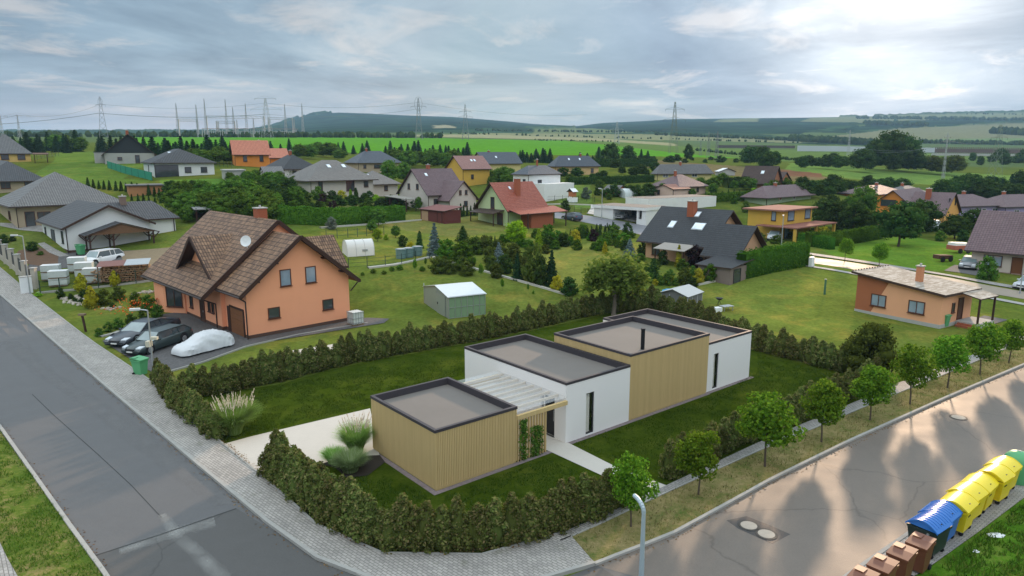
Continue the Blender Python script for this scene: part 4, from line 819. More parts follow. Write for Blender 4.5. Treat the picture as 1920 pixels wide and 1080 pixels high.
house('brown_house', 'brick red house with very dark brown steep roof and one roof window', (1446, 356), 338, 1462, 1391, 311, 'gv', stucco('brick_red', (.40, .17, .09)), T_DBROWN, az=46, ov=.6, sky=((.4, .55, .9, .9),), win=(('W', .6, .8, 1.2, 1.1),))
house('brown_wing', 'orange brick wing with dark brown gable on the right of the dark brown roofed house', (1462, 354), 337, 1480, 1436, 322, 'gv', stucco('brick_orange', (.50, .22, .11)), T_DBROWN, az=46, ov=.4)
house('shed', 'small orange timber shed with grey roof beside the white greenhouse', (1158, 369), 355, 1172, 1134, 347, 'gv', mat('orange_timber', (.42, .15, .06), .8, .2), T_GREY, az=46, cat='shed', ov=.35, gutter=False)
def carport_house():
    o = P(1207, 423); az = 44; u = dirv(az); v = Vector((-u.y, u.x, 0)); r = thing('white_modern_villa', 'white flat roofed modern villa with open double carport and a higher long white block', 'house', o, az_rot(az))
    W1 = solve_len(o, v, 1113); h = 3.0; L = 6.5
    wb = MB(); a = W1 * .60; b = W1 * .14
    wb.box(0, L, a, W1, -1, h - .3); wb.box(0, .4, 0, b, -1, 1.1); wb.box(0, .5, 0, .5, 1.1, h - .3); wb.box(0, .5, b - .4, b, 1.1, h - .3); wb.box(L - .3, L, 0, a, -1, h - .3); wb.box(0, L, -.3, 0, -1, h - .3); wb.build('wall', WHT, r)
    MB().box(-.3, L + .3, -.5, W1 + .2, h - .3, h + .25).build('fascia', WHT, r); MB().box(-.2, L + .2, -.4, W1 + .1, h + .25, h + .28).build('flat_roof', M_MEMB, r)
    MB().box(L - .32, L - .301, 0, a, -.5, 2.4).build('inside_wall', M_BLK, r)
    o2 = P(1216, 399); L2 = solve_len(o2, dirv(58), 1342); h2 = solve_h(o2, 373); l = r.matrix_basis.inverted() @ o2
    wb = MB(); wb.box(0, L2, 0, 7, -1, h2); b2 = wb.build('high_block', WHT, r); b2.location = l; b2.rotation_euler.z = az_rot(58) - az_rot(az); MB().box(.1, L2 - .1, .1, 6.9, h2, h2 + .04).build('flat_roof', M_MEMB, b2)
    return r
carport_house()
def dark_house():
    r, L, Wd, he, rise = house('peach_house', 'peach coloured house with big black tiled roof, brick chimney and four roof windows', (1322, 500), 452, 1362, 1210, 390, 'gv', PEACH, T_ANTH, az=46, ov=.9, Lm=9.2, win=(('W', .82, .7, 1.2, 1.5), ('W', .15, .2, 1.2, 2.0, 'door')), sky=((.70, .42, .9, 1.3), (.30, .42, .9, 1.3), (.22, .42, .9, 1.3), (.40, .80, .7, 1.0)))
    rf = [c for c in r.children if c.name.startswith('roof')][0]
    chimney(rf, L * .40, Wd * .50, he + rise * .35, he + rise + .9, .95)
    aw = MB(); roof_plane(aw, ((-3.2, Wd * .62, 2.1), (-3.2, Wd * .12, 2.1), (-.02, Wd * .12, 2.75), (-.02, Wd * .62, 2.75)), .08); aw.build('awning', mat('grey_awning', (.33, .30, .27), .8, .15), r)
    for y in (.14, .6): MB().bar((-3.0, Wd * y, -.5), (-3.0, Wd * y, 2.1), .12).build('post', M_WOODD, r)
    house('garage_wing', 'black roofed garage wing with peach gable in front of the big black roof', (1377, 514), 473, 1418, 1328, 421, 'gv', PEACH, T_ANTH, az=46, ov=.8, Lm=6.6, cat='garage', win=(('S', .3, .9, .9, 1.1),))
    r2 = P(1368, 535); t = thing('lean_to_shed', 'low dark lean-to shed with slate roof below the black roofed garage wing', 'shed', r2, az_rot(46))
    MB().box(0, 4.5, 0, 4, -.3, 1.9).build('wall', mat('drab_wall', (.22, .17, .15), .9, .2), t); pb = MB(); roof_plane(pb, ((-.3, 4.3, 1.95), (-.3, -.3, 1.95), (4.8, -.3, 2.5), (4.8, 4.3, 2.5)), .1); pb.build('roof', [T_ANTH, M_FASC], t); window(t, 'S', 1.5, .1, 1.6, 1.6, 4.5, 4, M_DFRAME, name='door', sill=False)
dark_house()
house('bungalow', 'pale green bungalow with mauve hipped roof behind the yellow flat roofed house', (1436, 385), 366, 1520, 1396, 347, 'hip', GRN, T_MAUVE, az=50, ov=.8, fm=M_WFRAME, win=(('S', .3, .9, 1, 1.1), ('S', .6, .9, 1, 1.1)), chim=((.4, .5, None, .5, .6),))
def yellow_flat():
    r, L, Wd, he, _ = house('yellow_flat_roofed_house', 'two storey mustard yellow house with flat pinkish roof and roofed porch', (1462, 449), 396, 1519, 1400, 0, 'flat', YEL, mat('pink_flat_roof', (.30, .15, .12), .95, .2, spec=.05), az=48, ov=.7, fl=.22, fm=M_DFRAME, win=(('W', .22, 3.0, .8, 1.5), ('S', .3, 2.9, 2.2, 1.6, 'shutter_window'), ('S', .85, 2.9, 2.0, 1.6, 'shutter_window'), ('S', .2, .1, 1.6, 2.2, 'door')), gm=M_GLASSL)
    MB().box(-2.2, L + 1.6, -3.8, -.01, he * .46, he * .46 + .2).build('porch_roof', mat('pink_porch_roof', (.28, .13, .10), .95, .2, spec=.05), r)
    MB().box(-2.1, -.01, .0, Wd * .55, he * .46, he * .46 + .18).build('side_roof', MATS['pink_porch_roof'], r)
    for x in (-1.9, L * .5, L + 1.3): MB().box(x - .2, x + .2, -3.6, -3.2, -1, he * .46).build('pillar', YEL, r)
yellow_flat()
house('shed', 'small flat roofed terracotta shed under the trees left of the orange gabled house', (1664, 437), 425, 1676, 1637, 0, 'flat', stucco('terra2', (.42, .22, .13)), mat('pink_flat_roof', (.30, .15, .12), .8), az=48, cat='shed', ov=.4, fl=.15)
house('orange_wing', 'orange rendered wing with wide dark window in its gable, mauve roof', (1700, 411), 380, 1745, 1641, 354, 'gu', BORA, T_MAUVE, az=46, ov=.5, fm=M_DFRAME, win=(('W', .62, 2.6, 3.0, 1.3), ('W', .12, 2.6, 1.2, 1.3)))
house('orange_house_right', 'orange rendered house with long mauve roof slope, brick chimney and tall gable windows', (1767, 419), 400, 1796, 1699, 360, 'gv', stucco('amber', (.72, .36, .10)), T_MAUVE, az=46, ov=.5, fm=M_DFRAME, win=(('S', .3, 3.4, .8, 1.6), ('S', .68, 3.4, .8, 1.6), ('S', .4, .5, 1, 1.2)), chim=((.35, .62, None, 1.9, .9),))
house('row_house', 'orange house with grey mauve hipped roof behind trees, left of the orange gabled house', (1640, 380), 363, 1696, 1573, 347, 'hip', BORA, T_MAUVE, az=52, ov=.6, chim=((.6, .5, None, .5, .6),))
house('row_house', 'house with low greyish hipped roof just behind the orange gabled house', (1702, 378), 362, 1738, 1650, 348, 'hip', BORA, T_GREY, az=52, ov=.6, chim=((.35, .5, None, .7, .6),))
house('lilac_house', 'long lilac bungalow with mauve hipped roof near the right edge', (1797, 409), 385, 1880, 1788, 364, 'hip', LIL, T_MAUVE, az=72, ov=.5, Wm=9, fm=M_WFRAME, win=(('S', .3, .9, 1.2, 1.1), ('S', .55, .9, 1.2, 1.1), ('S', .8, .9, 1.6, 1.1)), chim=((.5, .55, None, .8, .6),))
house('lilac_house', 'second lilac bungalow with mauve hipped roof, cut by the right edge', (1882, 411), 386, 1990, 1870, 364, 'hip', LIL, T_MAUVE, az=72, ov=.5, Wm=9, fm=M_WFRAME, win=(('S', .2, .9, 1.6, 1.1),), chim=((.3, .55, None, .8, .6),))
def right_house():
    r, L, Wd, he, rise = house('cream_house', 'cream house with mauve tiled roof and brown front door, cut by the right edge', (1990, 527), 474, 2100, 1818, 398, 'gv', stucco('cream_pink', (.60, .50, .44)), T_MAUVE, az=46, ov=.7, Lm=10.5, plinth=(mat('pink_plinth', (.30, .20, .17), .9, .15), .35))
    f = lambda px: solve_len(P(1990, 527), Vector((-dirv(46).y, dirv(46).x, 0)), px)
    window(r, 'W', f(1858), .95, 1.9, 1.3, L, Wd, M_FRAME, M_GLASSL, bars=2); d = window(r, 'W', f(1904), .1, 1.1, 2.15, L, Wd, M_FRAME, mat('brown_door', (.16, .06, .025), .5, .1), name='door', sill=False)
    rf = [c for c in r.children if c.name.startswith('roof')][0]; chimney(rf, L * .3, f(1916), he + .8, he + rise + .6, .9)
right_house()
def cottage():
    q = lambda x, y: (1560 + x / 5.333, 480 + y / 5.333)
    o = P(*q(1070, 725)); az = 58; u = dirv(az); v = Vector((-u.y, u.x, 0)); r = thing('small_cottage', 'small salmon cottage with mono pitched pale sheet roof, terracotta corner panel and timber porch', 'house', o, az_rot(az))
    L = 5.3; Wd = solve_len(o, v, 1602.5); h0 = solve_h(o, q(1095, 385)[1]); h1 = solve_h(o + v * Wd, q(258, 165)[1])
    wb = MB(); A = [(0, 0, -.2), (0, 0, h0), (0, Wd, h1), (0, Wd, -.2)]; B = [(L, y, z) for _, y, z in A]
    wb.face(A[::-1]); wb.face(B); [wb.face([A[i], A[(i + 1) % 4], B[(i + 1) % 4], B[i]]) for i in range(4)]; wb.build('wall', stucco('salmon_light', (.80, .40, .23), .05), r)
    k = (h1 - h0) / Wd; f = 1 - (1622 - 1602) / (1758 - 1602.)
    MB().slab([(-.012, Wd + .01, .3), (-.012, Wd * .80, .3), (-.012, Wd * .60, h0 + k * Wd * .60 - .02), (-.012, Wd + .01, h1 - .02)], .001).face([(-.014, Wd + .012, .3), (-.014, Wd * .80, .3), (-.014, Wd * .60, h0 + k * Wd * .60 - .02), (-.014, Wd + .012, h1 - .02)][::-1]).build('corner_panel', TERRA, r)
    MB().box(-.04, L + .04, -.04, Wd + .04, -.3, .32).build('plinth', M_CAP, r)
    rb = MB(); e = .45; roof_plane(rb, ((-e, Wd + e, h1 + k * e + .1), (-e, -e, h0 - k * e + .1), (L + .6, -e, h0 - k * e + .1), (L + .6, Wd + e, h1 + k * e + .1)), .22)
    m = bpy.data.materials.new('pale_sheet_roof'); m.use_nodes = True; t = NT(m.node_tree); b = t.n['Principled BSDF']; tc = t.new('ShaderNodeTexCoord'); mp = t.vmath('MULTIPLY', tc.outputs['Object'], (.7, 3.0, 1)); n = t.noise(mp, 1.2, 6, .75)
    t.put(b.inputs[0], t.ramp(n, [(.35, (.22, .185, .15)), (.5, (.36, .31, .26)), (.62, (.52, .47, .42))])); b.inputs['Roughness'].default_value = .9; b.inputs['Specular IOR Level'].default_value = .08; rf = rb.build('roof', [m, M_FASC], r)
    pts = [Vector((-.38, y, h0 + k * y + .16)) for y in np.linspace(-.3, Wd + .3, 2)]
    for i in range(14): pass
    bl = MB(); [bl.box(x - .06, x + .06, Wd + e - .12, Wd + e - .04, h1 + k * e + .1, h1 + k * e + .2) for x in np.linspace(-.3, L + .4, 14)]; bl.build('clip_row', M_WOODD, rf)['kind'] = 'stuff'
    chimney(rf, 2.3, Wd * .42, h0 + k * Wd * .42, h0 + k * Wd * .42 + 1.5, .5, mat('orange_brick', (.52, .22, .11), .85, .3, 8))
    fw = lambda px: solve_len(o, v, px)
    for a, b_ in ((380, 520), (752, 903)):
        c = (q(a, 0)[0] + q(b_, 0)[0]) / 2; window(r, 'W', fw(c), .95, 1.45, 1.15, L, Wd, M_FRAME, M_GLASSL, bars=2)
    # porch
    pb = MB(); roof_plane(pb, ((L * .45, -2.0, h0 - .35), (L + .35, -2.0, h0 - .35), (L + .35, -.4, h0 - .02), (L * .45, -.4, h0 - .02)), .1); pb.build('porch_roof', [m, M_FASC], r)
    MB().box(L * .5, L + .25, -1.9, -.05, -.2, .42).build('porch_floor', M_CAP, r); st = MB(); [st.box(L * .5 - .3 * (i + 1), L * .5 - .3 * i - .002, -1.7, -.3, -.2, .42 - .13 * (i + 1)) for i in range(2)]; st.build('step', M_BRICK, r)
    for x in (L * .5 + .1, L + .15): MB().bar((x, -1.8, -.2), (x, -1.8, h0 - .4), .14).build('post', M_WOODD, r)
    window(r, 'S', L * .62, .42, .9, 2.0, L, Wd, M_FRAME, M_FRAME, name='door', sill=False); window(r, 'S', L * .38, 1.2, .5, .9, L, Wd)
cottage()
# ================================================================ vegetation
M_BARK = mat('bark', (.10, .075, .055), .95, .4, 4, .5); M_BARKP = mat('pale_bark', (.17, .14, .11), .95, .4, 4, .5)
L_THUJA = leaf_mat('thuja_leaf', (.072, .100, .024), (.155, .190, .050), (.24, .195, .085), .28)
L_BROAD = leaf_mat('broad_leaf', (.040, .090, .014), (.085, .160, .022), (.13, .21, .035))
L_STREET = leaf_mat('street_leaf', (.055, .13, .010), (.12, .24, .018), (.21, .34, .035), .45)
L_DARK = leaf_mat('dark_leaf', (.022, .050, .012), (.045, .088, .020), (.075, .115, .026)); L_SPR = leaf_mat('spruce_needles', (.012, .034, .016), (.022, .052, .020), (.032, .065, .024), .1)
L_BLUE = leaf_mat('blue_spruce_needles', (.07, .11, .11), (.12, .17, .17), (.17, .22, .22), .1); L_LIME = leaf_mat('lime_leaf', (.14, .28, .01), (.25, .42, .02), (.34, .48, .04), .35)
L_YEL = leaf_mat('golden_leaf', (.30, .30, .02), (.48, .42, .03), (.20, .24, .03)); L_PURP = leaf_mat('purple_leaf', (.025, .014, .018), (.05, .025, .03), (.04, .04, .025), .15)
L_OLIVE = leaf_mat('olive_leaf', (.045, .065, .012), (.085, .115, .02), (.12, .15, .03)); L_HEDGE = leaf_mat('hedge_leaf', (.035, .095, .010), (.07, .155, .015), (.10, .19, .02), .15)
L_WEEP = leaf_mat('weeping_leaf', (.10, .19, .03), (.18, .29, .05), (.27, .37, .09), .5); L_GRASS = leaf_mat('ornamental_blades', (.14, .26, .04), (.25, .40, .09), (.38, .50, .18), .35); L_PLUME = leaf_mat('grass_plumes', (.58, .52, .42), (.72, .66, .55), (.55, .44, .36), .3)
def leaf_mesh(name, cen, nrm, size, slots=None, extra=None, aspect=1.6):
    """a mesh of small quads; cen, nrm (n,3), size (n,)"""
    n = len(cen); nrm = nrm / (np.linalg.norm(nrm, axis=1)[:, None] + 1e-9)
    up = RNG.normal(size=(n, 3)); a = np.cross(nrm, up); a /= np.linalg.norm(a, axis=1)[:, None] + 1e-9; b = np.cross(nrm, a)
    s = size[:, None] / 2; V = np.stack([cen - a * s - b * s * aspect * .6, cen + a * s - b * s * aspect * .3, cen + a * s * .6 + b * s * aspect, cen - a * s * .8 + b * s * aspect * .7], 1).reshape(-1, 3)
    Fq = np.arange(4 * n).reshape(-1, 4); return V, Fq
def lump(cx, cy, cz, rx, ry, rz, seg=8, rings=5, jit=.12):
    v = []; f = []
    for i in range(rings + 1):
        th = math.pi * i / rings
        for j in range(seg):
            ph = 2 * math.pi * j / seg; k = 1 + RNG.uniform(-jit, jit); v.append((cx + rx * k * math.sin(th) * math.cos(ph), cy + ry * k * math.sin(th) * math.sin(ph), cz + rz * k * math.cos(th)))
    for i in range(rings):
        for j in range(seg): a = i * seg + j; b = i * seg + (j + 1) % seg; f.append((a, a + seg, b + seg, b))
    return np.array(v), np.array(f)
def crown_mesh(name, leaves, lumps, mats_n=1):
    """leaves: (V, F) quads; lumps: list of (V, F) making the shaded inside of the crown"""
    Vs = [leaves[0]]; Fs = [leaves[1]]; o = len(leaves[0])
    for v, f in lumps: Vs.append(v); Fs.append(f + o); o += len(v)
    V = np.concatenate(Vs); Q = np.concatenate(Fs)
    me = bpy.data.meshes.new(name); me.vertices.add(len(V)); me.vertices.foreach_set('co', V.ravel()); me.loops.add(Q.size); me.polygons.add(len(Q))
    me.loops.foreach_set('vertex_index', Q.ravel()); me.polygons.foreach_set('loop_start', np.arange(0, Q.size, 4)); me.update(calc_edges=True); return me
def sph(n):
    d = RNG.normal(size=(n, 3)); return d / np.linalg.norm(d, axis=1)[:, None]
def proto_broad(seed, n=1500, base=.22, wid=.42, leaf=.045, K=16, core=.62, pts=None, squash=1.0):
    """unit-height broadleaf crown of many clumps"""
    cc = []; 
    for k in range(K):
        t = (k + .5) / K; z = base + (1 - base) * (.12 + .80 * t); prof = math.sin(math.pi * min(1, (t * .82 + .14))) ** .65
        a = k * 2.4 + RNG.uniform(-.4, .4); r = wid * prof * RNG.uniform(.35, .72); cc.append((r * math.cos(a), r * math.sin(a), z, wid * RNG.uniform(.30, .48) * (1.1 - .35 * t)))
    cc = np.array(cc); w = cc[:, 3] ** 2; idx = RNG.choice(K, n, p=w / w.sum()); d = sph(n); d[:, 2] = d[:, 2] * .9 + .12
    rr = cc[idx, 3] * RNG.uniform(.72, 1.15, n) ** 1.0; c = cc[idx, :3] + d * rr[:, None] * np.array([1, 1, .8 * squash]); nn = d + RNG.normal(size=(n, 3)) * .55
    L = leaf_mesh('', c, nn, RNG.uniform(.6, 1.3, n) * leaf)
    lm = [lump(x, y, z, r * core, r * core, r * core * .8, 7, 4) for x, y, z, r in cc]; return crown_mesh('crown', L, lm)
def proto_cone(seed, n=1200, wid=.2, base=.06, leaf=.04, layers=11, power=.85, droop=.25, core=.55, ragged=.3):
    t = RNG.uniform(0, 1, n) ** 1.5; lay = np.floor(t * layers) / layers + RNG.uniform(0, .6 / layers, n); z = base + (1 - base) * lay
    rad = wid * (1 - lay) ** power * (1 - .28 * ((lay * layers) % 1)); a = RNG.uniform(0, 2 * np.pi, n); br = 1 + ragged * np.sin(a * 5 + lay * 37) * .5 + RNG.uniform(-.12, .12, n)
    r = rad * RNG.uniform(.45, 1.0, n) ** .5 * br; c = np.stack([r * np.cos(a), r * np.sin(a), z - r * droop], 1); nn = np.stack([np.cos(a), np.sin(a), .7 + 0 * a], 1) + RNG.normal(size=(n, 3)) * .5
    L = leaf_mesh('', c, nn, RNG.uniform(.6, 1.3, n) * leaf)
    v = []; f = []; seg = 8; hs = [(base, .9), (.3, .74), (.6, .42), (.95, .05)]
    for h, k in hs:
        for j in range(seg): v.append((wid * core * k * math.cos(j * math.pi / 4), wid * core * k * math.sin(j * math.pi / 4), h))
    for i in range(3):
        for j in range(seg): f.append((i * seg + j, i * seg + (j + 1) % seg, (i + 1) * seg + (j + 1) % seg, (i + 1) * seg + j))
    return crown_mesh('crown', L, [(np.array(v), np.array(f))])
def proto_thuja(n=3200, w=.28, leaf=.035):
    """a young thuja: a fat spindle of upright tufts"""
    K = 46; tt = RNG.uniform(0, 1, K); a = RNG.uniform(0, 2 * np.pi, K); prof = lambda t: w * np.clip(np.minimum(1, (t + .04) * 5), 0, 1) * (1 - np.clip((t - .30) / .74, 0, 1) ** 1.5)
    R0 = prof(tt) * RNG.uniform(.65, 1.0, K); cc = np.stack([R0 * np.cos(a), R0 * np.sin(a), tt * .93 + .02], 1); rr = w * RNG.uniform(.26, .42, K) * (1.05 - .45 * tt)
    idx = RNG.integers(0, K, n); d = sph(n); c = cc[idx] + d * rr[idx, None] * np.array([1, 1, 1.5]) * RNG.uniform(.75, 1.1, n)[:, None]; c[:, 2] = np.abs(c[:, 2])
    L = leaf_mesh('', c, d * .9 + RNG.normal(size=(n, 3)) * .5, RNG.uniform(.6, 1.25, n) * leaf, aspect=2.0)
    v = []; f = []; seg = 8; hs = [0, .12, .35, .6, .85]
    for h in hs:
        for j in range(seg): r = float(prof(np.array(h))) * .74; v.append((r * math.cos(j * math.pi / 4), r * math.sin(j * math.pi / 4), h))
    for i in range(4):
        for j in range(seg): f.append((i * seg + j, i * seg + (j + 1) % seg, (i + 1) * seg + (j + 1) % seg, (i + 1) * seg + j))
    return crown_mesh('crown', L, [(np.array(v), np.array(f))])
def proto_weep(n=2600):
    K = 60; t = np.arange(K) / K; a = t * 2.4 * K; r = .34 * np.sqrt(RNG.uniform(.05, 1, K)); z = .93 - r ** 2 * 2.0 - RNG.uniform(0, .28, K)
    cc = np.stack([r * np.cos(a), r * np.sin(a), z], 1); idx = RNG.integers(0, K, n); c = cc[idx] + RNG.normal(size=(n, 3)) * np.array([.035, .035, .085]); d = c - np.array([0, 0, .55])
    L = leaf_mesh('', c, d + RNG.normal(size=(n, 3)) * .5, RNG.uniform(.6, 1.2, n) * .03, aspect=2.4)
    return crown_mesh('crown', L, [])
def trunk_mesh(h, r, limbs=5, spread=.28, top=.8):
    mb = MB(); pts = [(0, 0, 0), (RNG.uniform(-.01, .01), RNG.uniform(-.01, .01), h * .5), (RNG.uniform(-.015, .015), RNG.uniform(-.015, .015), h), (0, 0, top)]
    rs = [r, r * .8, r * .65, r * .15]
    for i in range(3): mb.tube(pts[i], pts[i + 1], rs[i], rs[i + 1], 7)
    for k in range(limbs): a = k * 2.4; z0 = h + (top - h) * k / limbs * .6; mb.tube((0, 0, z0), (spread * math.cos(a), spread * math.sin(a), z0 + spread * .9), r * .45, r * .1, 5)
    o = mb.build('trunk', M_BARK); me = o.data; bpy.data.objects.remove(o); return me
PR = {}
PR['spruce'] = [proto_cone(i, 1300, .20 + .03 * i, .04, .036) for i in range(3)]
PR['broad'] = [proto_broad(i, 1900, .16, .40 + .05 * i, .036, 18 + 3 * i) for i in range(4)]
PR['street'] = [proto_broad(i, 2700 + 250 * i, .33, .35 + .03 * (i % 3), .029, 13 + 2 * i, core=.30, squash=1.0) for i in range(5)]
PR['bush'] = [proto_broad(i, 1300, -.12, .55, .055, 14) for i in range(3)]
PR['thuja'] = [proto_thuja() for i in range(6)]
PR['column'] = [proto_cone(i, 800, .15, .0, .045, 20, .6, -.1, .8, .15) for i in range(2)]
PR['weep'] = [proto_weep(4200)]
PR['round'] = [proto_broad(9, 5200, -.05, .52, .030, 34, core=.7)]; TR_ROUND = 1
TR = {k: trunk_mesh(*v) for k, v in {'spruce': (.1, .022, 0, .1, .85), 'broad': (.22, .028, 6, .26, .75), 'street': (.34, .016, 7, .18, .85), 'weep': (.30, .03, 8, .25, .8), 'bush': (.05, .03, 4, .3, .5), 'round': (.05, .03, 4, .3, .5), 'column': (.05, .02, 0, .1, .6)}.items()}
NVEG = 0
def plant(kind, loc, h, leaf, name, label, cat, group=None, w=1.0, parts=True, trunk_m=None):
    global NVEG; NVEG += 1
    me = PR[kind][NVEG % len(PR[kind])]
    def crown(par):
        o = bpy.data.objects.new('crown' if par else name, me); COL.objects.link(o)
        if not me.materials: me.materials.append(leaf)
        o.material_slots[0].link = 'OBJECT'; o.material_slots[0].material = leaf; return o
    if parts and kind != 'thuja':
        r = thing(name, label, cat, loc, random.uniform(0, 6.28), group); r.scale = (h * w, h * w, h); c = crown(r); c.parent = r
        t = bpy.data.objects.new('trunk', TR[kind]); COL.objects.link(t); t.parent = r
        if trunk_m: t.material_slots[0].link = 'OBJECT'; t.material_slots[0].material = trunk_m
        return r
    o = crown(None); o.location = loc; o.rotation_euler.z = random.uniform(0, 6.28); o.scale = (h * w, h * w, h); return tag(o, label, cat, group)
def vp(kind, bx, by, hpx, leaf, name, label, cat, group=None, w=1.0, parts=True, trunk_m=None, sink=.0):
    """plant with its foot at an image point and hpx rows tall"""
    o = P(bx, by); h = solve_h(o, by - hpx); o.z -= sink; return plant(kind, o, max(h, .3), leaf, name, label, cat, group, w, parts, trunk_m)

# ---- the rows of young thujas round the modern garden
def thuja_row(line, sp, h0, label, group, jit=.12, skip=()):
    p = wline(line, 400); d = np.r_[0, np.cumsum(np.hypot(*np.diff(p, axis=0).T))]; n = int(d[-1] / sp)
    for i in range(n + 1):
        s = d[-1] * i / n + random.uniform(-.08, .08); x = np.interp(s, d, p[:, 0]); y = np.interp(s, d, p[:, 1])
        h = h0 * (random.choice((.84, .92, 1.0, 1.06, 1.12)) + random.uniform(-.05, .05))
        plant('thuja', (x + random.uniform(-jit, jit), y + random.uniform(-jit, jit), gz(x, y) - .03), h, L_THUJA, 'thuja', label, 'thuja', group, w=random.uniform(.95, 1.18) / max(h / h0, .9))
TH = 'young thujas in a row round the modern garden'
thuja_row([(300, 716), (322, 752), (363, 789), (408, 822)], .60, 1.8, 'young bushy thuja in the row along the left pavement, above the driveway', TH + ', left')
thuja_row([(345, 742), (405, 738), (467, 724), (533, 711), (607, 691), (692, 673), (792, 655), (900, 636), (1007, 613), (1067, 598), (1150, 584), (1223, 578)], .62, 2.0, 'young bushy thuja in the long back row behind the modern house', TH + ', back')
thuja_row([(1223, 578), (1290, 603), (1350, 630), (1404, 652), (1428, 658), (1510, 679), (1579, 697)], .78, 2.1, 'brownish young thuja in the row between modern garden and right lawn', TH + ', far side')
thuja_row([(1250, 893), (1298, 872), (1420, 816), (1485, 792), (1526, 773), (1607, 738), (1640, 722)], .60, 1.8, 'young thuja behind the street trees along the narrow right pavement', TH + ', right street')
thuja_row([(512, 893), (553, 927), (614, 974), (683, 1011), (732, 1026), (805, 1030), (886, 1028), (967, 1016), (1048, 994), (1130, 962), (1172, 942)], .50, 1.95, 'bushy thuja in the curved front row at the road corner', TH + ', front corner', jit=.1)
thuja_row([(520, 880), (560, 910), (612, 948), (660, 980)], .6, 1.8, 'bushy thuja in the curved front row at the road corner', TH + ', front corner', jit=.1)
# ---- street trees on the verge
for k, (x, y, top, lab) in enumerate(((1183, 990, 852, 'first street tree from the left, thin crown above the bent lamp post'), (1309, 930, 808, 'second street tree from the left, in front of dark thujas'), (1434, 877, 740, 'third street tree from the left on the dry verge'), (1540, 831, 714, 'fourth street tree from the left on the dry verge'),
    (1631, 790, 688, 'fifth street tree from the left, beside the dark round bush'), (1706, 760, 645, 'sixth street tree from the left on the verge'), (1776, 729, 628, 'seventh street tree from the left on the verge'), (1837, 704, 606, 'eighth street tree from the left, near the cottage porch'), (1891, 682, 602, 'ninth street tree from the left, close to the right edge'))):
    vp('street', x, y, y - top, L_STREET, 'street_tree', 'small green ' + lab, 'tree', 'young trees along the right-hand road', w=(.9, 1.0, 1.08, .98, 1.08, .95, 1.02, 1.0, 1.05)[k])
vp('round', 1632, 706, 100, L_OLIVE, 'round_bush', 'large dark round bush at the right corner of the modern garden', 'bush', w=1.02)
vp('weep', 1150, 592, 118, L_WEEP, 'willow', 'pale drooping tree just behind the back thuja row', 'tree', w=1.32, trunk_m=M_BARKP)
for x, y, hh, lab in ((1584, 486, 44, 'slim young tree by the back street, left one'), (1648, 497, 46, 'slim young tree by the back street, right one')): vp('street', x, y + 4, hh, L_STREET, 'young_tree', lab, 'tree', w=.95)
vp('bush', 1850, 524, 44, L_BROAD, 'shrub', 'green shrub in front of the cream house window', 'bush', w=.85)
# ---- clipped hedges
def hedge(line, w, hpx, leaf, label, name='hedge', n=40, dens=260, hm=None, lf=.10, group=None):
    A = wline(line, n); T = np.gradient(A, axis=0); T /= np.linalg.norm(T, axis=1)[:, None] + 1e-9; N = np.c_[-T[:, 1], T[:, 0]]
    z = ground(A[:, 0], A[:, 1]); h = hm or solve_h(Vector((*A[n // 2], z[n // 2])), pj((*A[n // 2], z[n // 2]))[1] - hpx)
    c0 = A.mean(0); ln = float(np.hypot(*np.diff(A, axis=0).T).sum()); cnt = int(ln * (2 * h + w) * dens / 6); cnt = min(max(cnt, 300), 9000)
    s = RNG.uniform(0, n - 1.001, cnt); i = s.astype(int); f = (s - i)[:, None]; c = A[i] * (1 - f) + A[i + 1] * f; nn = N[i]; zz = z[i]
    per = RNG.uniform(0, 2 * h + w, cnt); hh = h * (1 + .05 * np.sin(s * 1.3))
    side = np.where(per < h, -1, np.where(per > h + w, 1, 0)); zt = np.where(side == -1, per, np.where(side == 1, per - h - w, hh)); off = np.where(side == 0, per - h - w / 2, side * w / 2)
    bump = RNG.normal(size=cnt) * .05; C = np.c_[c + nn * (off + side * bump)[:, None], zz + np.clip(zt, 0, 99) + (side == 0) * bump]
    nv = np.c_[nn * side[:, None], (side == 0) * 1.0] + RNG.normal(size=(cnt, 3)) * .55
    C[:, :2] -= c0; V, Fq = leaf_mesh('', C, nv, RNG.uniform(.6, 1.3, cnt) * lf)
    mb = MB(); q = []
    for k in range(n):
        for sgn, t in ((-1, 0), (-1, 1), (1, 1), (1, 0)): q.append((*(A[k] - c0 + N[k] * sgn * w * .44), z[k] - .3 + (h * .95 + .3) * t))
    q = np.array(q); ff = [(4 * k + a, 4 * k + (a + 1) % 4, 4 * k + 4 + (a + 1) % 4, 4 * k + 4 + a) for k in range(n - 1) for a in range(4)] + [(0, 1, 2, 3), (4 * n - 4, 4 * n - 3, 4 * n - 2, 4 * n - 1)]
    me = crown_mesh(name, (V, Fq), [(q, np.array(ff))]); me.materials.append(leaf); o = bpy.data.objects.new(name, me); COL.objects.link(o); o.location = (c0[0], c0[1], 0); return tag(o, label, 'hedge', group)
hedge([(1388, 522), (1440, 510), (1508, 497)], 1.4, 46, L_HEDGE, 'tall thick bright green hedge right of the black roofed garage wing', lf=.13)
hedge([(1512, 462), (1570, 461), (1650, 447)], 1.2, 26, L_HEDGE, 'long green hedge behind the back street, before the orange houses', lf=.14)
hedge([(1500, 458), (1560, 468)], 1.1, 22, L_HEDGE, 'short hedge below the yellow flat roofed house', lf=.14)
hedge([(520, 418), (620, 422), (755, 413)], 1.5, 29, L_HEDGE, 'long dark clipped hedge below the wide cream bungalow', lf=.17)
hedge([(1066, 346), (1120, 345), (1224, 341)], 1.2, 13, L_DARK, 'long clipped hedge below the peachy yellow bungalow', lf=.2)
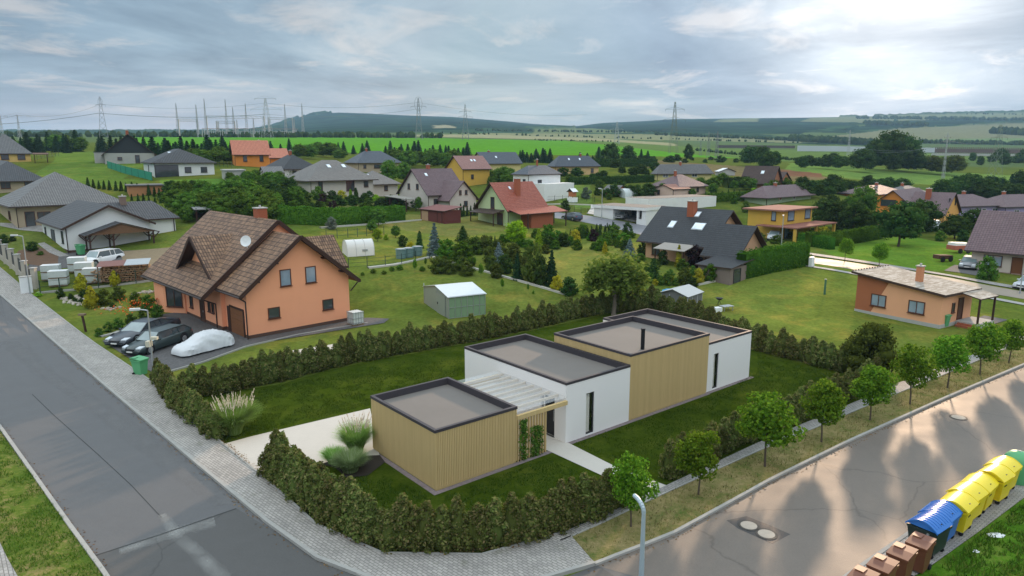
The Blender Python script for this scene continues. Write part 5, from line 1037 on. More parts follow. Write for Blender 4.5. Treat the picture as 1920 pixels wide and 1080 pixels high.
hedge([(1325, 380), (1400, 374), (1480, 364)], 1.2, 15, L_HEDGE, 'straight hedge above the yellow flat roofed house', lf=.2)
hedge([(1360, 352), (1400, 350)], 2.0, 18, L_DARK, 'dark hedge left of the brown roofed house', lf=.2, n=12)
hedge([(1095, 312), (1140, 313), (1230, 312)], 1.2, 14, L_DARK, 'far dark hedge right of the peachy yellow bungalow', lf=.25)
hedge([(1130, 402), (1160, 404)], 1, 8, L_HEDGE, 'low clipped hedge beside the white villa carport', lf=.2, n=8, hm=.8) if 0 else None
hedge([(935, 472), (1010, 476)], .1, 1, L_HEDGE, '') if 0 else None
# rows of small column thujas
def colrow(pts, n, hpx, label, group, leaf=L_DARK, w=1.1, kind='column'):
    q = poly_at(pts, n)
    for i in range(n): vp(kind, q[i, 0] + random.uniform(-1, 1), q[i, 1], hpx * random.uniform(.85, 1.15), leaf, 'column_thuja', label, 'thuja', group, w, parts=False)
colrow([(165, 352), (246, 360), (310, 372)], 15, 18, 'small column thuja in the row by the green tarp fence', 'column thujas by the tarp fence', w=1.5)
colrow([(248, 376), (312, 382)], 7, 14, 'small column thuja in front of the long flat shed', 'column thujas at the flat shed', w=1.5)
colrow([(850, 408), (897, 403)], 8, 22, 'column thuja between mauve house and lime green house', 'column thujas below the mauve wing', w=1.1)
colrow([(1010, 446), (1060, 443), (1148, 425)], 15, 11, 'tiny column thuja along the garden path in front of the white villa', 'tiny column thujas in the middle gardens', w=1.3)
colrow([(905, 452), (945, 455)], 6, 12, 'tiny column thuja beside the lime green maple', 'tiny column thujas near the maple', w=1.2)
colrow([(1085, 448), (1150, 440)], 9, 22, 'dark column thuja in the dense row left of the big black roof', 'dark column thujas left of the black roof', w=1.4)
colrow([(1120, 302), (1215, 306)], 18, 15, 'slim conifer in the far planted row at the bright field', 'slim conifers in a far row', w=1.2)
colrow([(1322, 372), (1400, 369), (1480, 357)], 16, 14, 'small thuja in the row above the yellow flat roofed house', 'small thujas above the yellow flat roof', w=1.3)
# ---- single garden plants in the middle distance
SG = [('spruce', 815, 478, 62, L_BLUE, 'blue_spruce', 'silvery blue spruce at the garden corner', 'tree', 1.35), ('column', 787, 466, 34, L_DARK, 'column_thuja', 'single dark column thuja left of the blue spruce', 'thuja', 1.6),
 ('spruce', 868, 452, 30, L_DARK, 'pine', 'dark pine above the thick shrubs', 'tree', 2.2), ('broad', 968, 462, 50, L_LIME, 'maple', 'vivid lime yellow maple in the middle garden', 'tree', 1.15),
 ('column', 1010, 468, 40, L_LIME, 'column_tree', 'bright green upright tree right of the lime yellow maple', 'tree', 1.5), ('spruce', 1180, 488, 42, L_BLUE, 'blue_spruce', 'small blue spruce left of the peach house', 'tree', 1.6),
 ('column', 1134, 476, 24, L_YEL, 'golden_bush', 'small golden tree on the lawn before the black roof', 'bush', 1.8), ('spruce', 1224, 524, 42, L_DARK, 'cone_spruce', 'dark conical spruce in front of the peach house', 'tree', 1.9),
 ('column', 1272, 500, 42, L_YEL, 'golden_bush', 'tall golden cypress by the grey awning', 'bush', 1.3), ('bush', 1242, 496, 28, L_DARK, 'shrub', 'dark green shrub left of the grey awning', 'bush', .9), ('bush', 1304, 500, 42, L_PURP, 'purple_shrub', 'dark purple shrub in front of the peach house', 'bush', .8),
 ('bush', 920, 352, 22, L_BROAD, 'shrub', 'green tree at the right wall of the ochre yellow house', 'bush', .8), ('broad', 730, 348, 48, L_BROAD, 'tree', 'round tree in front of the slate blue roof', 'tree', .9), ('broad', 757, 342, 38, L_BROAD, 'tree', 'smaller light green tree right of the slate blue roof', 'tree', .9),
 ('bush', 625, 408, 33, L_PURP, 'purple_tree', 'dark purple plum tree in front of the clipped hedge', 'tree', .75), ('bush', 622, 430, 24, leaf_mat('silver_leaf', (.12, .15, .12), (.20, .24, .2)), 'silver_shrub', 'silvery shrub below the purple plum tree', 'bush', .9),
 ('broad', 710, 424, 34, L_BROAD, 'fruit_tree', 'loose fruit tree in front of the clipped hedge', 'tree', 1.2), ('broad', 698, 436, 24, L_BROAD, 'fruit_tree', 'low round fruit tree at the garden edging', 'tree', 1.0), ('broad', 708, 453, 26, L_LIME, 'fruit_tree', 'light green round tree above the white tunnel', 'tree', .95), ('broad', 742, 446, 24, L_BROAD, 'fruit_tree', 'darker round tree right of the light green one', 'tree', 1.1),
 ('bush', 724, 450, 12, L_LIME, 'shrub', 'small bright shrub between two fruit trees', 'bush', .8), ('bush', 755, 462, 22, L_DARK, 'shrub', 'dark dwarf pine in the rockery', 'bush', .9), ('bush', 770, 466, 14, L_YEL, 'golden_bush', 'small yellowish bush in the rockery', 'bush', 1.1),
 ('bush', 835, 485, 38, L_HEDGE, 'shrub', 'thick green juniper behind the corner of the edging, left', 'bush', 1.0), ('bush', 868, 498, 46, L_HEDGE, 'shrub', 'thick bright green yew beside the edging', 'bush', 1.05), ('bush', 890, 476, 34, L_BROAD, 'shrub', 'broad shrub below the dark pine', 'bush', 1.1), ('bush', 912, 470, 30, L_OLIVE, 'shrub', 'olive shrub left of the maple', 'bush', 1.1), ('bush', 935, 474, 26, L_OLIVE, 'shrub', 'olive shrub directly under the maple', 'bush', 1.0),
 ('spruce', 935, 500, 48, L_BLUE, 'blue_spruce', 'thin blue spruce between dark shrubs', 'tree', 1.4), ('bush', 945, 512, 36, L_DARK, 'shrub', 'dark blue green juniper by the edging', 'bush', 1.0), ('bush', 922, 508, 30, L_OLIVE, 'shrub', 'yellowish green bush by the edging', 'bush', .9), ('spruce', 970, 524, 52, L_SPR, 'spruce', 'narrow dark spruce by the edging', 'tree', 1.1), ('bush', 1002, 530, 74, L_OLIVE, 'big_thuja', 'largest olive green thuja bush of the middle garden', 'bush', .62), ('bush', 1014, 534, 56, L_DARK, 'shrub', 'dark bush at the foot of the largest thuja', 'bush', .62), ('spruce', 1034, 534, 68, L_SPR, 'spruce', 'slender dark spruce right of the largest thuja', 'tree', 1.0),
 ('bush', 1044, 545, 30, L_YEL, 'golden_bush', 'pale yellow shrub right of the slender spruce', 'bush', .8), ('bush', 1068, 553, 34, L_DARK, 'juniper', 'spreading blue green juniper at the end of the edging', 'bush', 1.15),
 ('bush', 1030, 464, 24, L_DARK, 'juniper', 'spreading juniper right of the maple', 'bush', 1.2), ('bush', 1056, 462, 26, L_DARK, 'juniper', 'second spreading juniper, before the golden shrub', 'bush', 1.1), ('bush', 1077, 458, 28, L_YEL, 'golden_bush', 'orange yellow shrub in the middle garden border', 'bush', .95), ('bush', 1112, 452, 24, L_PURP, 'purple_shrub', 'purple barberry in the middle garden border', 'bush', .8), ('bush', 1150, 448, 28, L_BROAD, 'shrub', 'mid green shrub left of the dark ball bush', 'bush', 1.0), ('bush', 1176, 440, 24, L_DARK, 'shrub', 'dark square topped bush at the path', 'bush', .8), ('bush', 1172, 470, 22, L_DARK, 'shrub', 'dark ball shrub behind the small blue spruce', 'bush', 1.0), ('bush', 1205, 478, 26, L_DARK, 'shrub', 'dark ball shrub at the corner of the peach house', 'bush', .8), ('bush', 1200, 492, 18, L_BROAD, 'shrub', 'low green shrubs before the peach house', 'bush', 1.3),
 ('bush', 1284, 534, 34, L_OLIVE, 'shrub', 'olive ball shrub before the lean-to shed', 'bush', .8), ('bush', 1310, 532, 30, L_YEL, 'golden_bush', 'yellow green shrub before the lean-to shed', 'bush', .7), ('bush', 1330, 528, 34, L_HEDGE, 'shrub', 'green shrub left of the drab wall', 'bush', .8), ('bush', 1352, 526, 30, L_DARK, 'shrub', 'dark shrub touching the drab wall', 'bush', .8), ('bush', 1298, 540, 22, L_DARK, 'shrub', 'low dark shrub on the edging, left of the garage wing', 'bush', 1.0), ('bush', 1390, 520, 26, L_DARK, 'shrub', 'dark shrub at the left end of the tall hedge', 'bush', .9),
 ('bush', 1228, 534, 12, L_YEL, 'golden_bush', 'row of golden dwarf conifers, left', 'bush', 1.1), ('bush', 1243, 532, 16, L_YEL, 'golden_bush', 'row of golden dwarf conifers, middle', 'bush', 1.0), ('bush', 1258, 530, 14, L_YEL, 'golden_bush', 'row of golden dwarf conifers, right', 'bush', 1.0), ('bush', 1222, 520, 6, L_BROAD, 'shrub', 'very low shrub before the conical spruce', 'bush', 1.5),
 ('broad', 1004, 404, 24, L_BROAD, 'tree', 'small tree behind the red lean-to roof', 'tree', .9), ('bush', 1060, 396, 22, L_DARK, 'shrub', 'round shrub by the village street', 'bush', .9), ('bush', 1098, 372, 22, leaf_mat('greyish_leaf', (.08, .11, .08), (.13, .17, .12)), 'shrub', 'greyish tree left of the orange timber shed', 'bush', .9), ('bush', 1120, 366, 16, L_DARK, 'shrub', 'small dark tree left of the orange timber shed', 'bush', .9), ('bush', 1142, 374, 12, L_BROAD, 'shrub', 'small shrub before the orange timber shed', 'bush', 1.1), ('bush', 1217, 412, 22, L_BROAD, 'shrub', 'green shrub before the white villa carport pillar', 'bush', .9),
 ('bush', 1542, 448, 24, L_YEL, 'golden_bush', 'bright yellow bush right of the yellow flat roofed house', 'bush', 1.2), ('bush', 1398, 398, 22, L_BROAD, 'shrub', 'light green round shrub left of the pale green bungalow', 'bush', .8), ('bush', 1376, 382, 20, L_HEDGE, 'shrub', 'egg shaped shrub left of the pale green bungalow', 'bush', .7), ('spruce', 1435, 371, 20, L_DARK, 'spruce', 'dark small spruce before the brown roofed house', 'tree', 2.0), ('bush', 1412, 366, 14, L_LIME, 'shrub', 'light green round tree before the brown roofed house', 'bush', 1.3), ('bush', 1462, 362, 15, L_YEL, 'golden_bush', 'yellowish tree before the dark brown gable', 'bush', 1.0),
 ('broad', 1684, 462, 84, L_DARK, 'apple_tree', 'broad spreading orchard tree on the bright lawn', 'tree', 1.15), ('broad', 1725, 436, 62, L_DARK, 'tree', 'dense tree right behind the orchard tree', 'tree', 1.1), ('broad', 1708, 444, 62, L_DARK, 'tree', 'dense tree between orchard tree and orange house', 'tree', 1.0), ('bush', 1660, 422, 26, L_BROAD, 'shrub', 'bush at the foot of the orange wing', 'bush', 1.2), ('bush', 1690, 425, 22, L_BROAD, 'shrub', 'second bush at the foot of the orange wing', 'bush', 1.1),
 ('broad', 1790, 448, 46, L_DARK, 'tree', 'dense tree below the amber gable', 'tree', 1.3), ('broad', 1822, 440, 50, L_DARK, 'tree', 'dense tree left of the cream house roof', 'tree', 1.2), ('bush', 1762, 452, 20, L_BROAD, 'shrub', 'round shrub under the amber gable', 'bush', 1.0), ('bush', 1805, 452, 22, L_DARK, 'shrub', 'shrub by the corner of the mauve roof', 'bush', 1.1),
 ('broad', 1545, 428, 56, L_DARK, 'tree', 'dark tree immediately right of the yellow flat roofed house', 'tree', 1.1), ('broad', 1572, 432, 58, L_DARK, 'tree', 'second dark tree right of the yellow flat roofed house', 'tree', 1.1), ('broad', 1600, 438, 62, L_DARK, 'tree', 'third dark tree right of the yellow flat roofed house', 'tree', 1.1), ('broad', 1618, 412, 64, L_BROAD, 'tree', 'tall light green tree left of the orange wing', 'tree', 1.0), ('broad', 1628, 440, 46, L_DARK, 'tree', 'dark tree above the terracotta shed', 'tree', 1.1), ('broad', 1592, 406, 40, L_BROAD, 'tree', 'tree below the long grey mauve roof', 'tree', 1.1), ('broad', 1560, 400, 36, L_DARK, 'tree', 'tree right of the pale green bungalow', 'tree', 1.2),
 ('broad', 555, 385, 36, L_BROAD, 'tree', 'small tree left below the wide cream bungalow', 'tree', 1.0), ('bush', 597, 376, 28, L_BROAD, 'shrub', 'round shrub at the terrace of the wide cream bungalow', 'bush', .8), ('bush', 605, 384, 22, L_PURP, 'purple_shrub', 'purple shrub at the terrace of the wide cream bungalow', 'bush', .9), ('column', 658, 378, 24, L_LIME, 'column_tree', 'golden green column before the cream bungalow', 'tree', 1.6), ('column', 668, 379, 28, L_DARK, 'column_tree', 'dark green column before the cream bungalow', 'tree', 1.6), ('bush', 640, 376, 20, L_YEL, 'golden_bush', 'yellow shrub before the cream bungalow', 'bush', 1.0), ('bush', 682, 382, 16, L_DARK, 'shrub', 'dark shrub before the cream bungalow wing', 'bush', 1.2), ('bush', 706, 380, 16, L_LIME, 'shrub', 'light shrub before the cream bungalow wing', 'bush', 1.0), ('bush', 716, 394, 12, L_DARK, 'shrub', 'low dark shrub by the small lawn', 'bush', 1.1), ('bush', 740, 388, 14, L_BROAD, 'shrub', 'green shrub left of the brown pergola', 'bush', 1.2), ('broad', 785, 396, 28, L_BROAD, 'tree', 'green tree at the corner of the mauve house', 'tree', .8),
 ('bush', 150, 548, 22, L_YEL, 'golden_cypress', '') , ('bush', 60, 470, 18, L_DARK, 'shrub', 'dark round shrub before the white bungalow path', 'bush', 1.3), ('bush', 24, 452, 12, L_DARK, 'shrub', 'small dark shrub before the large beige bungalow', 'bush', 1.1), ('bush', 8, 456, 18, L_DARK, 'shrub', 'dark shrub at the left edge before the large beige bungalow', 'bush', 1.1), ('bush', 76, 478, 8, L_BROAD, 'shrub', 'low plant on the bare flower bed', 'bush', 1.6)]
for k in SG:
    if len(k) > 8 and k[6]: vp(k[0], k[1], k[2], k[3], k[4], k[5], k[6], k[7], None, k[8], sink=.05)
# ---- groves and rows: individual trees of one kind of place
def grove(box, n, kind, hr, leaf, name, label, group, w=1.0, poly=None):
    x0, x1, y0, y1 = box; k = 0; pts = [(x0 + (x1 - x0) * (i + random.uniform(.1, .9)) / n, random.uniform(y0, y1)) for i in range(n)]
    for x, y in sorted(pts, key=lambda p: p[1]): vp(kind, x, y, random.uniform(*hr), leaf, name, label, 'tree' if name != 'shrub' else 'bush', group, w * random.uniform(.85, 1.15), parts=False, sink=.1)
grove((0, 150, 283, 292), 12, 'spruce', (30, 44), L_SPR, 'spruce', 'dark spruce in the row behind the yellow bungalow at left', 'spruces at the far left', 1.5)
grove((0, 160, 282, 288), 7, 'broad', (22, 32), L_BROAD, 'broadleaf_tree', 'leafy tree among the spruces at the far left', 'leafy trees at the far left', 1.3)
grove((178, 280, 284, 292), 9, 'spruce', (30, 40), L_SPR, 'spruce', 'dark spruce behind the steep black roof', 'spruces behind the black roof', 1.6)
grove((285, 440, 290, 300), 17, 'spruce', (26, 44), L_SPR, 'spruce', 'dark spruce between the black hipped roof and bright orange house', 'spruces before the bright field', 1.8)
grove((360, 440, 302, 316), 6, 'broad', (20, 32), L_BROAD, 'broadleaf_tree', 'leafy tree left of the bright orange house', 'leafy trees left of the orange house', 1.5)
grove((505, 560, 288, 294), 4, 'spruce', (20, 30), L_SPR, 'spruce', 'spruce behind the red roofed annexe', 'spruces behind the annexe', 1.6)
grove((560, 640, 290, 300), 8, 'broad', (16, 30), L_BROAD, 'broadleaf_tree', 'light green tree along the field edge behind the cream bungalow', 'leafy trees on the field edge', 1.5)
grove((585, 700, 286, 292), 8, 'spruce', (16, 26), L_SPR, 'spruce', 'spruce on the field edge above the slate blue roof', 'spruces above the slate blue roof', 1.6)
grove((720, 880, 292, 304), 20, 'spruce', (20, 34), L_SPR, 'spruce', 'spruce in the dark belt behind the mauve roof', 'spruces of the dark belt', 1.7)
grove((740, 850, 306, 318), 10, 'broad', (22, 36), L_BROAD, 'broadleaf_tree', 'leafy tree in the dark belt behind the mauve roof', 'leafy trees of the dark belt', 1.4)
grove((970, 1035, 298, 306), 9, 'spruce', (16, 30), L_SPR, 'spruce', 'spruce between grey roofs and peachy yellow bungalow', 'spruces left of the peachy bungalow', 1.7)
grove((1080, 1220, 298, 308), 12, 'spruce', (16, 26), L_SPR, 'spruce', 'spruce in the row right of the peachy yellow bungalow', 'spruces right of the peachy bungalow', 1.7)
grove((935, 965, 340, 352), 4, 'broad', (24, 36), L_BROAD, 'broadleaf_tree', 'leafy tree between ochre house and white cube house', 'leafy trees left of the cube house', 1.2)
grove((330, 520, 378, 418), 34, 'broad', (30, 52), L_BROAD, 'broadleaf_tree', 'leafy tree in the thicket behind the mottled roof of the orange house', 'trees of the thicket', 1.35)
grove((400, 560, 362, 384), 18, 'broad', (20, 34), L_DARK, 'broadleaf_tree', 'dark leafy tree at the back of the thicket', 'dark trees of the thicket', 1.4)
grove((310, 420, 356, 372), 12, 'bush', (14, 24), L_DARK, 'shrub', 'dark shrub between the tarp fence and the thicket', 'shrubs below the tarp fence', 1.3)
grove((540, 770, 384, 400), 14, 'bush', (10, 20), L_BROAD, 'shrub', 'garden shrub between cream bungalow and clipped hedge', 'garden shrubs above the clipped hedge', 1.4)
grove((1040, 1130, 340, 352), 4, 'bush', (10, 18), L_BROAD, 'shrub', 'shrub near the play house', 'shrubs near the play house', 1.3)
grove((1130, 1225, 348, 372), 8, 'bush', (14, 26), L_DARK, 'shrub', 'dark shrub around the greenhouse and pinkish garage', 'shrubs around the greenhouse', 1.2)
grove((1480, 1580, 358, 372), 12, 'broad', (20, 34), L_DARK, 'broadleaf_tree', 'dark tree in the belt right of the brown roofed house', 'trees of the right belt', 1.4)
grove((1580, 1700, 352, 360), 10, 'broad', (16, 26), L_DARK, 'broadleaf_tree', 'dark tree behind the grey mauve roofs', 'trees behind the grey mauve roofs', 1.4)
grove((1760, 1925, 366, 380), 16, 'broad', (30, 52), L_DARK, 'broadleaf_tree', 'dark tree in the belt behind the lilac bungalows', 'trees behind the lilac bungalows', 1.3)
grove((1860, 1930, 368, 374), 6, 'spruce', (34, 46), L_SPR, 'spruce', 'spruce in the belt behind the lilac bungalows', 'spruces behind the lilac bungalows', 1.4)
grove((1490, 1600, 312, 320), 9, 'broad', (18, 30), L_DARK, 'broadleaf_tree', 'round tree on the meadow left of the big tree clump', 'trees on the meadow, left', 1.3)
grove((1395, 1460, 310, 320), 5, 'broad', (30, 42), L_DARK, 'broadleaf_tree', 'round dark tree behind the brown roofed house', 'trees behind the brown roofed house', 1.2)
grove((1140, 1180, 304, 310), 2, 'broad', (34, 42), L_DARK, 'broadleaf_tree', 'big round tree above the long pale yellow bungalow', 'big round trees by the bright field', 1.1)
grove((1275, 1300, 302, 306), 1, 'broad', (36, 40), L_DARK, 'broadleaf_tree', 'tall dark tree right of the big pylon', None, .8)
grove((1190, 1400, 300, 306), 14, 'bush', (6, 14), L_DARK, 'shrub', 'low bush along the far field track', 'bushes on the far track', 1.5)
grove((1610, 1730, 318, 326), 9, 'broad', (30, 48), L_DARK, 'broadleaf_tree', 'tree of the big clump before the viaduct', 'trees of the big clump', 1.2)
for x, h in ((1640, 62), (1668, 76), (1690, 70), (1704, 58)): vp('broad', x, 321, h, L_DARK, 'broadleaf_tree', 'tall tree in the middle of the big clump before the viaduct', 'tree', 'tall trees of the big clump', 1.0, parts=False)
grove((1735, 1800, 322, 330), 6, 'broad', (28, 42), L_OLIVE, 'broadleaf_tree', 'greyish green tree right of the big clump', 'greyish trees right of the clump', 1.2)
grove((1820, 1925, 304, 316), 7, 'broad', (16, 36), L_DARK, 'broadleaf_tree', 'tree under the viaduct at right', 'trees under the viaduct', 1.2)
grove((815, 1035, 472, 522), 26, 'bush', (18, 34), L_OLIVE, 'shrub', 'shrub in the dense planting behind the garden edging', 'dense shrubs behind the edging', 1.0)
grove((940, 1190, 444, 470), 22, 'bush', (14, 26), L_HEDGE, 'shrub', 'shrub of the mixed border across the middle garden', 'shrubs of the mixed border', 1.1)
grove((1185, 1320, 500, 540), 14, 'bush', (12, 26), L_BROAD, 'shrub', 'shrub in the garden in front of the peach house', 'shrubs before the peach house', 1.0)
grove((880, 1000, 330, 352), 10, 'broad', (18, 30), L_BROAD, 'broadleaf_tree', 'leafy tree between the grey roofs and the white cube house', 'leafy trees before the grey roofs', 1.3)
grove((1040, 1250, 318, 340), 14, 'broad', (12, 24), L_DARK, 'broadleaf_tree', 'dark leafy tree between the peachy and pale yellow bungalows', 'leafy trees between the bungalows', 1.3)
grove((1330, 1480, 344, 358), 12, 'broad', (14, 26), L_BROAD, 'broadleaf_tree', 'leafy tree around the brown roofed house', 'leafy trees around the brown roof', 1.3)
grove((530, 800, 372, 392), 22, 'bush', (12, 24), L_DARK, 'shrub', 'dark garden shrub around the cream bungalow terrace', 'dark shrubs at the cream bungalow', 1.2)
grove((430, 560, 330, 350), 12, 'broad', (16, 28), L_BROAD, 'broadleaf_tree', 'leafy tree between black hipped bungalow and cream bungalow', 'leafy trees mid left', 1.3)
grove((1400, 1540, 440, 462), 8, 'bush', (12, 20), L_BROAD, 'shrub', 'shrub around the yellow flat roofed house', 'shrubs at the yellow flat roof', 1.2)
grove((1560, 1760, 430, 446), 12, 'bush', (14, 26), L_DARK, 'shrub', 'dark shrub in front of the orange gabled houses', 'dark shrubs before the orange houses', 1.2)
grove((1240, 1340, 352, 372), 6, 'broad', (16, 24), L_BROAD, 'broadleaf_tree', 'leafy tree right of the pinkish bungalow', 'leafy trees right of the pinkish bungalow', 1.2)
print('plants', NVEG)
# ---- far tree lines: nobody could count these
def far_belt(specs, label, leaf):
    Vs = []; Fs = []; o = 0
    for (x0, x1, ya, yb, n, h0, h1) in specs:
        xs = RNG.uniform(x0, x1, n); f = (xs - x0) / (x1 - x0); ys = ya + (yb - ya) * f + RNG.uniform(-.6, .6, n); q = Pn(xs, ys)
        for (x, y, z), hp in zip(q, RNG.uniform(h0, h1, n)):
            h = hp * y / (F / CP / CP); v, fc = lump(x, y, z + h * .45, h * .55, h * .55, h * .62, 7, 4, .3); Vs.append(v); Fs.append(fc + o); o += len(v)
    me = bpy.data.meshes.new('far_trees'); V = np.concatenate(Vs); Q = np.concatenate(Fs); me.vertices.add(len(V)); me.vertices.foreach_set('co', V.ravel()); me.loops.add(Q.size); me.polygons.add(len(Q))
    me.loops.foreach_set('vertex_index', Q.ravel()); me.polygons.foreach_set('loop_start', np.arange(0, Q.size, 4)); me.update(calc_edges=True); me.materials.append(leaf)
    ob = bpy.data.objects.new('far_trees', me); COL.objects.link(ob); tag(ob, label, 'far trees', None, 'stuff')
far_belt([(300, 830, 256.5, 258.5, 260, 4, 11), (0, 300, 256, 257, 90, 4, 11), (820, 1500, 250, 268, 90, 2, 4), (880, 1240, 245, 249, 150, 2, 4), (1000, 1160, 263, 266, 30, 2, 3), (1230, 1500, 253, 264, 200, 3, 6), (1480, 1640, 264, 272, 170, 6, 12), (1700, 1930, 268, 272, 120, 4, 8), (1620, 1740, 234, 236, 100, 5, 8), (1860, 1930, 250, 254, 70, 7, 13), (1300, 1480, 282, 300, 50, 3, 6), (1480, 1640, 300, 306, 24, 3, 7), (1600, 1930, 222, 226, 200, 3, 6), (1500, 1930, 212, 215, 60, 1.5, 3)], 'distant lines of trees and bushes between the far fields', L_DARK)
# ================================================================ objects
def paint(n, c, r=.3): return mat('paint_' + n, c, r, .05, 1, spec=.6)
M_TYRE = mat('tyre', (.015, .015, .016), .85, .2); M_RIM = mat('alloy_rim', (.42, .43, .44), .35, .1, metal=.7); M_LAMPG = mat('lamp_glass', (.62, .66, .70), .15, .05); M_RED = mat('tail_lamp', (.35, .01, .01), .3, .1)
M_CARG = glass_mat('car_glass', (.035, .045, .05)); M_BLACKP = mat('black_trim', (.02, .02, .022), .6, .1); M_WS = glass_mat('windscreen', (.13, .17, .18)); M_PLATE = mat('blank_plate', (.7, .7, .7), .5, .05)
def loft(mb, secs, mi=0, caps=True):
    n = len(secs[0])
    for a, b in zip(secs, secs[1:]):
        for i in range(n): j = (i + 1) % n; mb.face([a[i], a[j], b[j], b[i]], mi)
    if caps: mb.face(secs[0][::-1], mi); mb.face(secs[-1], mi)
def fixn(o):
    bm = bmesh.new(); bm.from_mesh(o.data); bmesh.ops.remove_doubles(bm, verts=bm.verts, dist=.0005); bmesh.ops.recalc_face_normals(bm, faces=bm.faces); bm.to_mesh(o.data); bm.free(); return o
def smooth(o, ang=40):
    o.data.polygons.foreach_set('use_smooth', [True] * len(o.data.polygons))
    try: o.data.set_sharp_from_angle(angle=R(ang))
    except Exception: pass
    return o
def car(label, front, rear, pm, kind='sedan', wid=1.85, cat='car', group=None, Lf=None):
    """front and rear = ground points under the bumpers (centre line)"""
    d = Vector(rear) - Vector(front); L = Lf or d.length; az = math.atan2(d.y, d.x); r = thing('parked_car', label, cat, Vector(front), az, group); w = wid / 2
    r.location.z = min(gz(*front[:2]), gz(*rear[:2])); q = L / 4.7
    top = {'sedan': [(0, .52), (.04, .70), (.12, .80), (.27, .93), (.30, .95), (.70, 1.0), (.86, 1.02), (.97, .98), (1, .80)], 'estate': [(0, .52), (.04, .68), (.12, .76), (.26, .88), (.30, .92), (.70, .98), (.90, .98), (.97, .95), (1, .70)], 'suv': [(0, .62), (.04, .88), (.12, .98), (.25, 1.06), (.30, 1.08), (.7, 1.12), (.9, 1.14), (.97, 1.1), (1, .8)]}[kind]
    secs = []
    for t, z in top:
        e = 1 - .16 * max(0, (.10 - t) / .10) ** 1.5 - .12 * max(0, (t - .92) / .08) ** 1.5; ww = w * e; zb = .24 if .05 < t < .95 else .34; x = t * L
        secs.append([(x, -ww * .93, zb), (x, -ww, .45), (x, -ww * .985, z - .10), (x, -ww * .90, z - .02), (x, 0, z + .03), (x, ww * .90, z - .02), (x, ww * .985, z - .10), (x, ww, .45), (x, ww * .93, zb)])
    mb = MB(); loft(mb, secs); b = fixn(mb.build('body', pm, r)); smooth(b, 50)
    zr = {'sedan': 1.44, 'estate': 1.45, 'suv': 1.72}[kind]; zt = dict(top)
    C = {'sedan': (.27, .43, .66, .88), 'estate': (.27, .40, .86, .975), 'suv': (.25, .36, .88, .975)}[kind]; zb0 = .90 if kind != 'suv' else 1.05; zb1 = .99 if kind != 'suv' else 1.12
    st = [(C[0], zb0, .86, zb0 + .02), (C[1], None, .68, zr - .02), ((C[1] + C[2]) / 2, None, .70, zr), (C[2], None, .68, zr - .03), (C[3], zb1, .84, zb1 + .02)]
    g = MB(); base = lambda t: zb0 + (zb1 - zb0) * (t - C[0]) / (C[3] - C[0]) - .05
    S5 = [[(t * L, -w * .90, base(t)), (t * L, -w * k, z), (t * L, w * k, z), (t * L, w * .90, base(t))] for t, _, k, z in st]
    for i, (a, c) in enumerate(zip(S5, S5[1:])):
        g.face([a[0], c[0], c[1], a[1]], 0); g.face([a[2], c[2], c[3], a[3]], 0); g.face([a[1], c[1], c[2], a[2]], 2 if i in (0,) else (0 if i == 3 else 1))
    g.build('windows', [M_CARG, pm, M_WS], r)
    for s in (-1, 1):
        pl = MB()
        for i, (a, c) in enumerate(zip(S5, S5[1:])):
            p, q_ = (Vector(a[1]), Vector(c[1])) if s < 0 else (Vector(a[2]), Vector(c[2])); pl.bar(p + Vector((0, s * .01, .0)), q_ + Vector((0, s * .01, 0)), .07, .05)
        for t in ((C[1] + C[2]) / 2, C[2] - .02 if kind == 'sedan' else C[1] + (C[2] - C[1]) * .72): pl.bar((t * L, s * w * .915, base(t)), (t * L, s * w * .70, zr - .02), .06, .04)
        pl.build('window_pillars', pm, r)['kind'] = 'stuff'
    for t in (.18, .80):
        for s in (-1, 1):
            x = t * L; wr = .33 * (1.08 if kind == 'suv' else 1) * min(q, 1.15)
            MB().tube((x, s * (w - .02), wr + .06), (x, s * (w + .008), wr + .06), wr + .07, n=16).build('wheel_arch', M_BLACKP, r)
            wl = MB().tube((x, s * (w - .22), wr), (x, s * (w + .02), wr), wr, n=18).build('wheel', M_TYRE, r); rm = MB().tube((x, s * (w + .021), wr), (x, s * (w + .03), wr), wr * .66, wr * .58, n=14)
            for k in range(5): a = k * 1.257; rm.bar((x, s * (w + .035), wr), (x + math.cos(a) * wr * .6, s * (w + .035), wr + math.sin(a) * wr * .6), .05, .02)
            rm.build('rim', M_RIM, wl)
    for s in (-1, 1):
        MB().slab([(.03 * L, s * w * .86, .70), (.02 * L, s * w * .5, .70), (.085 * L, s * w * .5, .765), (.11 * L, s * w * .90, .765)][::s * -1 or 1], .12).build('headlight', M_LAMPG, r)
        MB().box(.965 * L, .992 * L, min(s * w * .55, s * w * .86), max(s * w * .55, s * w * .86), .72, .88).build('tail_light', M_RED, r)
        MB().box(C[0] * L + .25, C[0] * L + .42, min(s * w * .98, s * (w + .18)), max(s * w * .98, s * (w + .18)), zb0 + .02, zb0 + .15).build('mirror', pm, r)
    MB().box(-.015, .06 * L, -w * .42, w * .42, .50, .62).build('grille', M_BLACKP, r); MB().box(-.03, .02, -.26, .26, .36, .46).build('number_plate', M_PLATE, r)
    MB().box(.02 * L, .99 * L, -w * .9, w * .9, .2, .26).build('underbody', M_BLACKP, r)
    return r
def along(pf, pr, wid, side):      # centre-line points from image points of the visible bottom side
    f = P(*pf); b = P(*pr); d = (b - f).normalized(); n = Vector((-d.y, d.x, 0)) * side * wid / 2; return f + n, b + n
f, b = along((237, 655), (343, 615), 2.15, 1); car('dark grey saloon car parked on the gravel nearest the flower bed', f, b, paint('dark_grey', (.035, .042, .055)), 'sedan', 2.15)
